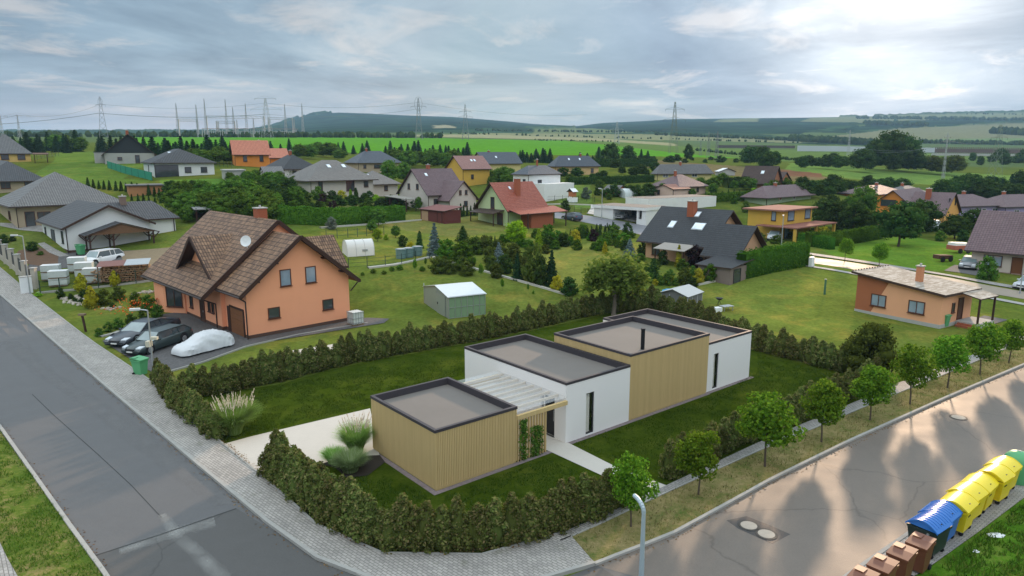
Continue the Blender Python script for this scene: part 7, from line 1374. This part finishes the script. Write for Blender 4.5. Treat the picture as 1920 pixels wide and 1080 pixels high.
# ---------------------------------------------------------------- garden buildings
def on(px, py, zr, name, label, cat='shed', az=46): return thing(name, label, cat, P(px, py), az_rot(az))
def tool_shed():
    o = P(842, 598); az = 62; r = thing('metal_shed', 'translucent green and grey metal greenhouse shed on the large lawn', 'shed', o, az_rot(az)); u = dirv(az); v = Vector((-u.y, u.x, 0)); L = solve_len(o, u, 910); Wd = solve_len(o, v, 796); h = solve_h(o, 557); 
    gp = mat('greenish_panel', (.20, .30, .19), .25, .2, .6, spec=.6); MB().face([(0, 0, 0), (L, 0, 0), (L, 0, h), (0, 0, h)]).build('side_panel', gp, r); MB().face([(L, Wd, 0), (0, Wd, 0), (0, Wd, h), (L, Wd, h)]).build('side_panel', gp, r)
    g = MB(); 
    for x in (0, L): g.face([(x, Wd, 0), (x, 0, 0), (x, 0, h), (x, Wd / 2, h + .55), (x, Wd, h)])
    g.build('gable', mat('grey_panel', (.26, .30, .28), .3, .12, .6, spec=.6), r); rf = MB(); e = .12
    roof_plane(rf, ((-e, -e, h - .02), (L + e, -e, h - .02), (L + e, Wd / 2, h + .6), (-e, Wd / 2, h + .6)), .05); roof_plane(rf, ((L + e, Wd + e, h - .02), (-e, Wd + e, h - .02), (-e, Wd / 2, h + .6), (L + e, Wd / 2, h + .6)), .05); rf.build('roof', [mat('pale_roof_sheet', (.62, .66, .68), .35, .1, 2, metal=.2), M_METAL], r)
    fr = MB(); 
    for x in np.linspace(0, L, 7): fr.bar((x, -.02, 0), (x, -.02, h), .04)
    for z in (.05, h * .5, h): fr.bar((0, -.02, z), (L, -.02, z), .04)
    for y in (0, Wd * .45, Wd): fr.bar((-.02, y, 0), (-.02, y, h + (.3 if y else 0)), .05)
    fr.build('frame', M_METAL, r); d = MB().box(-.06, -.03, Wd * .12, Wd * .44, .05, h - .1).build('door', MATS['grey_panel'], r); MB().box(-.1, -.06, Wd * .40, Wd * .42, h * .45, h * .55).build('handle', M_BLACKP, d)
tool_shed()
def resin_shed():
    o = P(1288, 577); az = 40; r = thing('resin_shed', 'small grey plastic shed with pale roof behind the modern house', 'shed', o, az_rot(az)); u = dirv(az); v = Vector((-u.y, u.x, 0)); L = solve_len(o, u, 1316); Wd = solve_len(o, v, 1234); h = solve_h(o, 556); m = mat('grey_resin', (.17, .17, .175), .6, .1)
    W = MB(); W.face([(0, 0, 0), (L, 0, 0), (L, 0, h), (0, 0, h)]); W.face([(L, Wd, 0), (0, Wd, 0), (0, Wd, h), (L, Wd, h)]); [W.face([(x, Wd, 0), (x, 0, 0), (x, 0, h), (x, Wd / 2, h + .5), (x, Wd, h)]) for x in (0, L)]; W.build('wall', m, r)
    rf = MB(); roof_plane(rf, ((-.15, -.15, h - .03), (L + .15, -.15, h - .03), (L + .15, Wd / 2, h + .56), (-.15, Wd / 2, h + .56)), .07); roof_plane(rf, ((L + .15, Wd + .15, h - .03), (-.15, Wd + .15, h - .03), (-.15, Wd / 2, h + .56), (L + .15, Wd / 2, h + .56)), .07); rf.build('roof', [mat('light_resin', (.50, .50, .49), .55, .06), m], r)
    t = MB(); [t.box(x - .03, x + .03, -.03, -.002, 0, h) for x in (0.03, L / 3, 2 * L / 3, L - .03)]; t.box(-.03, -.002, Wd * .2, Wd * .22, 0, h).box(-.03, -.002, Wd * .6, Wd * .62, 0, h); t.build('trim', mat('light_resin', 0), r)
    MB().box(-.04, -.031, Wd * .24, Wd * .58, .05, h - .1).build('door', m, r)
resin_shed()
def arch(label, px, py, xr, ytop, az, L=None, m=None, dx=None, name='garden_tunnel'):
    o = P(px, py); u = dirv(az); L = L or solve_len(o, u, xr); h = solve_h(o, ytop); r = thing(name, label, 'greenhouse', o, az_rot(az)); mb = MB(); D = dx or h * 1.25; n = 10; A = [(0, D / 2 - D / 2 * math.cos(math.pi * k / n), h * math.sin(math.pi * k / n) ** .6) for k in range(n + 1)]; B = [(L, y, z) for _, y, z in A]
    for k in range(n): mb.face([A[k], B[k], B[k + 1], A[k + 1]])
    mb.face(A); mb.face(B[::-1]); smooth(fixn(mb.build('cover', m, r)), 40); fr = MB()
    for x in (-.02, L * .33, L * .66, L + .02):
        for k in range(n): fr.bar((x, A[k][1], A[k][2] * 1.01), (x, A[k + 1][1], A[k + 1][2] * 1.01), .05)
    fr.build('hoops', mat('tunnel_hoop', (.5, .5, .48), .6), r); MB().box(L * .55, L * .75, -.03, .02, h * .3, h * .42).build('vent_flap', M_METAL, r)
arch('white plastic garden tunnel on the lawn behind the orange house', 652, 482, 702, 452, 62, m=mat('white_film', (.70, .69, .66), .5, .06, 1.5, .4, 4)); arch('small white greenhouse beside the orange timber shed', 1172, 372, 1196, 354, 60, m=mat('greenhouse_film', (.55, .60, .60), .3, .1), dx=3, name='small_greenhouse')
arch('low line of blue green plastic drums at the garden corner', 745, 480, 790, 468, 66, m=mat('teal_drum', (.10, .18, .18), .4, .2), dx=1.0, name='plastic_drums') if 0 else None
for x, y, lb in ((752, 484, 'teal water barrel, left one on the garden edging'), (766, 482, 'teal water barrel, middle one on the garden edging'), (783, 479, 'teal water barrel, right one on the garden edging')):
    r = thing('water_barrel', lb, 'barrel', P(x, y)); MB().tube((0, 0, 0), (0, 0, 1.1), .62, .66, 14).tube((0, 0, 1.1), (0, 0, 1.16), .7, .7, 14).build('barrel', mat('teal_drum', (.13, .22, .22), .45, .2), r); MB().tube((0, 0, 1.161), (0, 0, 1.2), .5, n=14).build('barrel_lid', M_METAL, r)
def canopy(label, px, py, xB, xC, ytop, az=46, m=None, name='pergola', back=False, Wm=None):
    o = P(px, py); u = dirv(az); v = Vector((-u.y, u.x, 0)); L = solve_len(o, u, xB); Wd = Wm or solve_len(o, v, xC); h = solve_h(o, ytop); r = thing(name, label, 'pergola', o, az_rot(az)); MB().slab([(-.3, -.3, h), (L + .3, -.3, h), (L + .3, Wd + .3, h + .35), (-.3, Wd + .3, h + .35)], .12).build('roof', m, r)
    for x in (0, L): [MB().bar((x, y, -.3), (x, y, h + .1), .16).build('post', M_WOODD, r) for y in (0, Wd)]
    if back: MB().box(0, L, Wd * .8, Wd * .85, -.3, h - .1).build('back_wall', M_WOODD, r)
canopy('brown timber pergola with pale flat roof left of the mauve house', 762, 397, 780, 724, 373, m=mat('pale_felt', (.30, .28, .25), .85, .15), back=True)
canopy('grey roofed open shelter in the thicket behind the white bungalow', 370, 420, 430, 352, 392, az=58, m=mat('grey_felt', (.24, .24, .24), .85, .15), name='shelter', back=True, Wm=5); canopy('dark timber carport beside the yellow bungalow at the far left', 66, 306, 90, 60, 289, az=56, m=M_PLB, name='carport', Wm=4)
o = P(834, 420); r = thing('garden_sheds', 'dark red timber garden shed with firewood bay below the mauve house', 'shed', o, az_rot(48)); u = dirv(48); v = Vector((-u.y, u.x, 0)); L = solve_len(o, u, 864); Wd = solve_len(o, v, 789); m = mat('dark_red_timber', (.13, .035, .03), .7, .2, 3); MB().box(0, L, 0, Wd, -.4, 2.2).build('wall', m, r); rb = MB(); roof_plane(rb, ((-.3, Wd + .3, 2.2), (-.3, -.3, 2.2), (L + .3, -.3, 2.8), (L + .3, Wd + .3, 2.8)), .12); rb.build('roof', [mat('maroon_sheet', (.16, .05, .045), .6, .15), M_FASC], r); MB().box(-.04, -.005, Wd * .68, Wd * .95, -.2, 1.9).build('log_bay', mat('pale_logs', 0), r); window(r, 'W', Wd * .2, .0, 1.4, 1.9, L, Wd, M_WOODD, m, name='door', sill=False)
# ibc tank, chairs, blue tarp, trampoline, etc.
o = P(667, 609); r = thing('water_tank', 'white caged water tank at the right corner of the orange house', 'tank', o, az_rot(46)); MB().box(-.5, .5, -.5, .5, .18, 1.25).build('tank', mat('milky_plastic', (.62, .64, .62), .5, .1), r); cg = MB(); [cg.bar((x, y, .1), (x, y, 1.3), .03) for x in np.linspace(-.53, .53, 5) for y in (-.53, .53)]; [cg.bar((x, y, .1), (x, y, 1.3), .03) for y in np.linspace(-.3, .3, 3) for x in (-.53, .53)]; [(cg.bar((-.54, y, z), (.54, y, z), .03), cg.bar((y, -.54, z), (y, .54, z), .03)) for z in (.3, .7, 1.2) for y in (-.54, .54)]; cg.build('cage', M_METAL, r); MB().box(-.55, .55, -.55, .55, 0, .12).build('pallet', M_PAL, r)
o = P(1258, 556); r = thing('blue_tarp', 'crumpled bright blue tarp and dark bags beside the grey resin shed', 'tarp', o); v, f = lump(0, 0, .35, 1.0, .7, .45, 10, 6, .25); m2 = MB(); m2.v = [tuple(a) for a in v]; m2.f = [tuple(int(t) for t in k) for k in f]; m2.m = [0] * len(f); m2.build('tarp', mat('tarp_blue', (.05, .30, .55), .4, .15), r); v, f = lump(1.8, .4, .35, 1.2, .6, .4, 10, 6, .3); m2 = MB(); m2.v = [tuple(a) for a in v]; m2.f = [tuple(int(t) for t in k) for k in f]; m2.m = [0] * len(f); m2.build('dark_bag', M_BLACKP, r)
o = P(1362, 582); r = thing('garden_table', 'low table with white bundle and stools on the lawn beyond the far thujas', 'table', o, .4); MB().box(-.6, .6, -.4, .4, .42, .48).build('table_top', M_METAL, r); [MB().bar((x, y, 0), (x, y, .42), .05).build('leg', M_METAL, r) for x in (-.5, .5) for y in (-.3, .3)]; MB().box(-1.5, -.75, -.3, .3, .0, .4).build('white_bundle', M_PLASTICW, r)
o = P(1348, 575); r = thing('fire_bowl', 'small black grill on a stand beside the white bundle', 'grill', o); MB().tube((0, 0, .7), (0, 0, .9), .2, .38, 12).build('bowl', M_BLACKP, r); [MB().bar((0, 0, .7), (.3 * math.cos(a), .3 * math.sin(a), 0), .03).build('leg', M_BLACKP, r) for a in (0, 2.1, 4.2)]
o = P(1546, 552); r = thing('green_post', 'single thin green post standing on the right lawn', 'post', o); h = solve_h(o, 524); MB().tube((0, 0, 0), (0, 0, h), .12, .10, 8).build('post', mat('sea_green', (.06, .16, .10), .6, .1), r); MB().tube((0, 0, h), (0, 0, h + .05), .13, n=8).build('post_cap', M_CAP, r)
o = P(1768, 490); r = thing('trailer', 'rusty brown cart on the bright lawn before the cream house', 'cart', o, .3); MB().slab([(-1.2, -.5, .9), (1.0, -.5, .8), (1.0, .5, .8), (-1.2, .5, .9)], .5).build('load', mat('rusty', (.10, .05, .035), .9, .3, 4, .5), r); [MB().tube((x, -.62, .35), (x, -.52, .35), .35, n=12).build('wheel', M_TYRE, r) for x in (-.7, .6)]
o = P(1800, 474); r = thing('loaded_trailer', 'red and white loaded trailer at the corner of the cream house lawn', 'trailer', o, .2); MB().box(-1.6, 1.2, -.8, .8, .5, 1.1).build('box', mat('trailer_red', (.40, .12, .08), .7, .2), r); MB().slab([(-1.5, -.7, 1.5), (.9, -.7, 1.4), (.9, .7, 1.4), (-1.5, .7, 1.5)], .4).build('cover', M_PLASTICW, r); [MB().tube((x, -.9, .35), (x, -.8, .35), .35, n=12).build('wheel', M_TYRE, r) for x in (-.8, .5)]
o = P(1630, 441); r = thing('white_sack', 'small white covered heap beside the orchard hedge', 'heap', o); v, f = lump(0, 0, .5, .9, .7, .8, 8, 5, .2); m2 = MB(); m2.v = [tuple(a) for a in v]; m2.f = [tuple(int(t) for t in k) for k in f]; m2.m = [0] * len(f); m2.build('cover', M_WT, r); MB().box(-.8, .8, -.5, .5, 0, .12).build('pallet', M_PAL, r)
o = P(1073, 379); r = thing('play_house', 'small wooden play house with white base in the garden of the cube house', 'play house', o, az_rot(46)); MB().box(-.8, .8, -.8, .8, 0, 1.0).build('base', M_PLASTICW, r); MB().box(-.6, .6, -.6, .6, 1.2, 2.2).build('cabin', mat('orange_timber', 0), r); rb = MB(); roof_plane(rb, ((-.9, -.9, 2.2), (.9, -.9, 2.2), (.9, 0, 2.9), (-.9, 0, 2.9)), .08); roof_plane(rb, ((.9, .9, 2.2), (-.9, .9, 2.2), (-.9, 0, 2.9), (.9, 0, 2.9)), .08); rb.build('roof', [M_PLASTICW, M_FASC], r); [MB().bar((x, y, 0), (x, y, 1.2), .1).build('leg', M_PAL, r) for x in (-.6, .6) for y in (-.6, .6)]
for x, y, lb, c in ((1868, 1006, 'crumpled white paper lying in the grass behind the bins', .35), (1830, 1037, 'small white litter scrap below the crumpled paper', .14)):
    o = P(x, y); v, f = lump(0, 0, .06, c, c * .5, .07, 8, 4, .35); m2 = MB(); m2.v = [tuple(a) for a in v]; m2.f = [tuple(int(t) for t in k) for k in f]; m2.m = [0] * len(f); tag(m2.build('litter', M_PLASTICW, loc=o), lb, 'litter')
# young saplings along the large lawn
for x, y, h_ in ((902, 522, 28), (890, 500, 18), (942, 545, 22), (990, 548, 16), (860, 508, 20), (1000, 556, 12), (778, 512, 26), (798, 500, 16)): vp('street', x, y, h_, L_STREET, 'sapling', 'thin sapling planted along the edging of the large lawn', 'tree', 'saplings by the garden edging', .5)
for x, y, h_ in ((700, 512, 8), (735, 508, 8), (750, 506, 10), (720, 514, 7), (792, 508, 9), (680, 516, 6)): vp('bush', x, y, h_, L_BROAD, 'shrub', 'low plant in the bed along the upper edge of the large lawn', 'bush', 'low plants along the upper edging', 1.4, parts=False)
# ---------------------------------------------------------------- pylons, substation, viaduct
M_STEEL = mat('weathered_steel', (.20, .21, .22), .7, .1); M_STEELP = mat('pale_steel', (.36, .37, .38), .7, .1)
def solve_top(px, by, ty): o = P(px, by); return o, solve_h(o, ty)
TIPS = {}
def pylon(px, by, ty, arms, bw, label, m=None, az=90, group=None, head=None, th=.16, cat='pylon'):
    o, h = solve_top(px, by, ty); th *= .62; bw *= .8; r = thing('power_pylon', label, cat, o, az_rot(az), group); m = m or M_STEEL; mb = MB(); n = 9; w = lambda z: bw * (1 - z / h) ** 1.0 * .5 + bw * .06
    for sx in (-1, 1):
        for sy in (-1, 1): mb.bar((sx * w(0), sy * w(0), 0), (sx * w(h), sy * w(h), h), th)
    zs = [h * (1 - (1 - k / n) ** 1.35) for k in range(n + 1)]
    for a, b in zip(zs, zs[1:]):
        for s in (-1, 1):
            mb.bar((-w(a), s * w(a), a), (w(b), s * w(b), b), th * .5); mb.bar((w(a), s * w(a), a), (-w(b), s * w(b), b), th * .5); mb.bar((s * w(a), -w(a), a), (s * w(b), w(b), b), th * .5)
    mb.build('lattice', m, r)
    for z, L in arms:
        a = MB(); z *= h; a.bar((-L, 0, z), (L, 0, z), th * .9); a.bar((-L, 0, z), (0, 0, z + L * .25), th * .6); a.bar((L, 0, z), (0, 0, z + L * .25), th * .6); ao = a.build('cross_arm', m, r)
        for s in (-1, 1): MB().tube((s * L, 0, z), (s * L, 0, z - h * .04), th * .4, n=5).build('insulator', M_BLACKP, ao)
    if head:
        a = MB(); R_ = head
        for k in range(12): t0, t1 = k * math.pi / 6, (k + 1) * math.pi / 6; a.bar((R_ * .6 * math.cos(t0), 0, h * .86 + R_ * 1.1 * math.sin(t0)), (R_ * .6 * math.cos(t1), 0, h * .86 + R_ * 1.1 * math.sin(t1)), th)
        a.build('loop_head', m, r)
    TIPS[label] = [r.matrix_basis @ Vector((s * L, 0, z * h - h * .04)) for z, L in arms for s in (-1, 1)] ; return r
pylon(195, 258, 181, ((.80, 3.5),), 7, 'leaning pylon with slim loop head at the far left', az=60, head=3.0, th=.30)
pylon(502, 258, 184, ((.99, 9), (.72, 13)), 9, 'tall pylon with two wide arms in the substation', th=.30, m=M_STEELP); pylon(786, 262, 184, ((.80, 6),), 6, 'pylon with round loop head left of centre', head=5.0, th=.28); pylon(873, 262, 196, ((.80, 5), (.65, 6), (.5, 5)), 6, 'distant pylon with three arms above the bright field', th=.26)
pylon(1262, 288, 191, ((.86, 5.6), (.66, 6.6), (.46, 7.5)), 5.5, 'tallest pylon with three arms right of centre', th=.22, m=mat('olive_steel', (.16, .17, .13), .7, .1)); pylon(1156, 270, 228, ((.85, 5), (.65, 6)), 5, 'faint distant pylon left of the tallest one', th=.25, m=M_STEELP)
pylon(1343, 303, 246, ((.90, 2.4), (.75, 3)), 2.0, 'slim lattice pylon right of the tallest one', th=.14); pylon(1327, 296, 247, ((.92, 2.4),), 1.8, 'thin pylon close to the slim lattice pylon', th=.12); pylon(1313, 292, 262, ((.92, 2),), 1.2, 'short thin pylon beside the slim ones', th=.10)
pylon(1862, 352, 234, ((.80, 3.4), (.97, .8)), 4.4, 'large green grey lattice pylon near the right edge', th=.15, m=mat('green_steel', (.20, .24, .19), .7, .1), az=80); pylon(1768, 335, 249, ((.92, 1.6), (.80, 2.2)), 1.0, 'narrow concrete pylon right of the tree clump', th=.16, m=M_STEELP, az=70); pylon(1590, 292, 244, ((.9, 3),), 2, 'faint thin pylon above the noise barrier', th=.16, m=M_STEELP)
pylon(38, 262, 215, ((.95, 9),), 2, 'portal shaped pylon at the left edge', th=.2, m=M_STEELP); pylon(6, 262, 216, ((.95, 5),), 2, 'second portal shaped pylon at the left edge', th=.2, m=M_STEELP)
GS = 'pointed masts of the substation'
SM = [(335, 193, 257), (372, 196, 257), (388, 185, 257), (427, 186, 257), (440, 201, 257), (464, 194, 257), (537, 195, 257), (569, 194, 257), (411, 226, 257), (477, 222, 257), (553, 222, 257), (446, 224, 256), (507, 221, 256)]
for i, (x, t, b) in enumerate(SM): pylon(x, b, t, (), 2.6 if t < 210 else 2.2, 'pointed lattice mast of the substation on the left horizon', m=M_STEELP, group=GS, th=.26, cat='mast')
def gantry(x0, x1, y, label):
    a = P(x0, 257); b = P(x1, 257); h = solve_h(a, y); r = thing('gantry', label, 'gantry', a); d = b - a; mb = MB(); n = 12
    for k in range(n): p0, p1 = d * (k / n), d * ((k + 1) / n); mb.bar(p0 + Vector((0, 0, h)), p1 + Vector((0, 0, h)), .3); mb.bar(p0 + Vector((0, 0, h - 2)), p1 + Vector((0, 0, h - 2)), .3); mb.bar(p0 + Vector((0, 0, h)), p1 + Vector((0, 0, h - 2)), .2)
    mb.build('beam', M_STEELP, r); [MB().bar(p, p + Vector((0, 0, h)), .9).build('leg', M_STEELP, r) for p in (Vector((0, 0, 0)), d)]
gantry(337, 372, 223, 'lower gantry between the two leftmost substation masts'); gantry(390, 497, 217, 'long gantry spanning the middle of the substation'); gantry(408, 442, 227, 'short low gantry in the middle of the substation'); gantry(505, 550, 220, 'gantry at the right end of the substation')
o = P(380, 257.3); r = thing('busbar_yard', 'low rows of busbars and switchgear across the foot of the substation', 'switchgear', o); e = P(560, 257.3) - o; mb = MB(); h = solve_h(o, 241)
for k in range(46): p = e * (k / 45); mb.bar(p, p + Vector((0, 0, h * random.uniform(.6, 1))), .35)
mb.build('support_row', M_STEELP, r)['kind'] = 'stuff'; MB().bar(Vector((0, 0, h)), e + Vector((0, 0, h)), .4).build('busbar', mat('reddish_bar', (.28, .20, .18), .7, .1), r); MB().bar(Vector((0, 0, h * .7)), e + Vector((0, 0, h * .7)), .3).build('busbar', M_STEELP, r)
def wire(pts, label, rad=.10, sag=4):
    r = None; mb = MB(); p = []
    for a, b in zip(pts, pts[1:]):
        L = (b - a).length
        for k in range(17): t = k / 16; q = a + (b - a) * t; p.append(q - Vector((0, 0, sag * 4 * t * (1 - t))))
    for a, b in zip(p, p[1:]):
        if (b - a).length > .01: mb.tube(a - p[0], b - p[0], rad, n=4, cap=False)
    tag(mb.build('power_cable', M_STEEL, loc=p[0]), label, 'cable')
def W3(px, by, ty): o, h = solve_top(px, by, ty); return o + Vector((0, 0, h))
wire([W3(-150, 262, 218), W3(38, 262, 216), W3(190, 258, 197)], 'upper left power cable running to the leaning pylon'); wire([W3(-150, 262, 236), W3(190, 258, 212), W3(500, 258, 214)], 'thick lower power cable from the left edge past the leaning pylon', .22, 3)
wire([W3(502, 258, 193), W3(786, 262, 192)], 'power cable between substation pylon and round headed pylon'); wire([W3(502, 258, 214), W3(786, 262, 204)], 'lower power cable between substation pylon and round headed pylon'); wire([W3(786, 262, 192), W3(1100, 268, 215)], 'power cable leaving the round headed pylon to the right', .08); wire([W3(195, 258, 195), W3(502, 258, 193)], 'power cable between leaning pylon and substation pylon', .09)
wire([W3(1768, 335, 272), W3(1600, 318, 276)], 'power cable left of the narrow concrete pylon', .05, 2); wire([W3(1862, 352, 255), W3(1768, 335, 262), W3(1640, 322, 285)], 'power cable between the right pylons', .05, 2)
def barrier(pts, hpx, label, m, name='noise_barrier', th=.4):
    q = [P(*p) for p in pts]; h = solve_h(q[0], pts[0][1] - hpx); r = thing(name, label, 'barrier', q[0]); mb = MB()
    for a, b in zip(q, q[1:]): a, b = a - q[0], b - q[0]; mb.bar(a + Vector((0, 0, h / 2)), b + Vector((0, 0, h / 2)), th, h)
    mb.build('panel', m, r); pb = MB(); d = q[-1] - q[0]; n = 40
    for k in range(n): p = d * (k / n); s = 0
    return r, h
barrier([(1495, 283.5), (1570, 284), (1650, 285), (1755, 286)], 10.5, 'long pale noise barrier in the right distance', mat('pale_barrier', (.50, .52, .55), .6, .1, .05)); barrier([(1345, 277), (1420, 277.5), (1490, 278)], 5, 'dark low fence of the distant solar field', mat('dark_barrier', (.09, .07, .06), .8, .3, .3))
def viaduct():
    a = P(1752, 298); b = P(2150, 303); r = thing('viaduct', 'motorway viaduct with fence posts on its deck at the right edge', 'bridge', a); d = b - a; L = d.length; u = d.normalized(); z0 = solve_h(a, 291.5); z1 = solve_h(a, 287.5); z2 = solve_h(a, 275.5); e = Vector((0, 0, 1))
    MB().bar(e * (z0 + z1) / 2, d + e * (z0 + z1) / 2, 12, z1 - z0).build('deck', mat('pale_concrete_deck', (.42, .41, .39), .8, .1, .1), r)
    for k in range(1, 9): p = d * (k / 9) ; MB().bar(p - e * 2, p + e * z0, 2.6).build('pier', M_CAP, r)
    pb = MB(); n = 110
    for k in range(n + 1): p = d * (k / n); pb.bar(p + e * z1, p + e * z2, .5)
    pb.bar(e * (z1 + z2 * 0 + (z2 - z1) * .45), d + e * (z1 + (z2 - z1) * .45), .3, (z2 - z1) * .55); pb.build('deck_fence', mat('brown_fence', (.13, .095, .085), .8, .2, .3), r)['kind'] = 'stuff'
viaduct()
# ---------------------------------------------------------------- grass standing in the near verges: nobody could count it
def tufts(poly, n, h, leaf, label, dens_noise=True, dz=.05):
    w = Pn([p[0] for p in poly], [p[1] for p in poly]); pl = [(a[0], a[1]) for a in w]; xs = [p[0] for p in pl]; ys = [p[1] for p in pl]; X = RNG.uniform(min(xs), max(xs), n * 4); Y = RNG.uniform(min(ys), max(ys), n * 4); k = inpoly(X, Y, pl)
    if dens_noise: k &= vnoise(X, Y, .7, 3) + vnoise(X, Y, .25, 5) * .6 > .62
    X = X[k][:n]; Y = Y[k][:n]; m = len(X); a = RNG.uniform(0, 6.283, m); hh = h * RNG.uniform(.5, 1.3, m); lean = RNG.normal(size=(m, 2)) * hh[:, None] * .45; w_ = hh * .16; c = np.c_[X, Y, np.full(m, dz)]; s = np.c_[np.cos(a) * w_, np.sin(a) * w_, 0 * a]; t = np.c_[lean, hh]
    V = np.stack([c - s, c + s, c + s * .3 + t, c - s * .3 + t], 1).reshape(-1, 3); me = crown_mesh('grass_tufts', (V, np.arange(4 * m).reshape(-1, 4)), []); me.materials.append(leaf); o = bpy.data.objects.new('grass_tufts', me); COL.objects.link(o); tag(o, label, 'grass', None, 'stuff')
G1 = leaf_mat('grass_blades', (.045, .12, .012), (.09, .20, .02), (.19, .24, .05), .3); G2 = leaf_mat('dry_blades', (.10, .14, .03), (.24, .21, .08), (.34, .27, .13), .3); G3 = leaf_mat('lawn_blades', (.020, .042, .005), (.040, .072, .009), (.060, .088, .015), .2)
tufts([(-3, 806), (134, 996), (192, 1077), (250, 1166), (100, 1200), (34, 1085), (0, 1018), (-60, 990)], 14000, .10, G1, 'short rough grass on the left roadside verge', dz=.06)
tufts([(1740, 1085), (1842, 1002), (1920, 945), (2100, 830), (2300, 1200), (1800, 1400)], 16000, .16, G1, 'rough green weeds behind the waste containers', dz=.03)
tufts([(1063, 1003), (1211, 946), (1428, 847), (1648, 755), (1920, 643), (1920, 680), (1770, 745), (1588, 827), (1380, 934), (1260, 1000), (1114, 1057)], 22000, .09, G2, 'short dry grass on the verge under the street trees', dz=.07)

tufts([(296, 724), (418, 835), (505, 908), (602, 993), (724, 1041), (927, 1040), (1061, 999), (1260, 908), (1428, 829), (1607, 757), (1579, 700), (1404, 655), (1330, 618), (1223, 578), (1016, 616), (792, 660), (607, 697), (467, 730)], 2, .07, G3, 'x') if 0 else None
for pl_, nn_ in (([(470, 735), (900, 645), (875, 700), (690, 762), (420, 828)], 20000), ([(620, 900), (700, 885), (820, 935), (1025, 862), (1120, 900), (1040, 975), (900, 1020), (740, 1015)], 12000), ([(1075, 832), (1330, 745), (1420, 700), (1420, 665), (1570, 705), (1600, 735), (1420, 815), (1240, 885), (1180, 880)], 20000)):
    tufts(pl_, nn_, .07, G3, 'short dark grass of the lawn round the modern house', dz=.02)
def leaf_litter(line, n, w, label, zo):
    q = wline(line, 300); i = RNG.integers(0, 300, n); c = np.c_[q[i] + RNG.normal(size=(n, 2)) * w, np.zeros(n)]; c[:, 2] = zo; V, Q = leaf_mesh('', c, np.c_[RNG.normal(size=(n, 2)) * .25, np.ones(n)], RNG.uniform(.03, .07, n)); me = crown_mesh('fallen_leaves', (V, Q), []); me.materials.append(leaf_mat('dead_leaf', (.10, .06, .03), (.20, .12, .05), (.30, .20, .09), .1)) ; o = bpy.data.objects.new('fallen_leaves', me); COL.objects.link(o); tag(o, label, 'leaves', None, 'stuff')
leaf_litter([(0, 558), (169, 706), (387, 893), (541, 1022), (640, 1076)], 700, .12, 'dead leaves and grit along the kerb of the left road', .02); leaf_litter([(0, 796), (134, 985), (193, 1064)], 260, .12, 'dead leaves along the far kerb of the left road', .02); leaf_litter([(1114, 1068), (1260, 1010), (1444, 908), (1770, 752), (1920, 690)], 420, .10, 'dead leaves along the kerb of the wet road', .02); leaf_litter([(1063, 995), (927, 1036), (805, 1041), (663, 1020), (505, 903), (418, 830)], 600, .10, 'dead leaves under the front thujas', .15)
# ---------------------------------------------------------------- the air between the camera and the hills
hz = MB().box(-14500, 14500, -140, 9300, -330, 190).build('haze', bpy.data.materials.new('haze')); hz['kind'] = 'stuff'; hz['label'] = 'thin blue grey haze over the whole valley'; hz['category'] = 'haze'
hm = hz.data.materials[0]; hm.use_nodes = True; t = NT(hm.node_tree); t.n.clear(); ho = t.new('ShaderNodeOutputMaterial'); hv = t.new('ShaderNodeVolumePrincipled'); hv.inputs['Density'].default_value = .000125; hv.inputs['Color'].default_value = (.42, .70, 1.0, 1); hv.inputs['Anisotropy'].default_value = .0; t.put(ho.inputs['Volume'], hv.outputs[0])
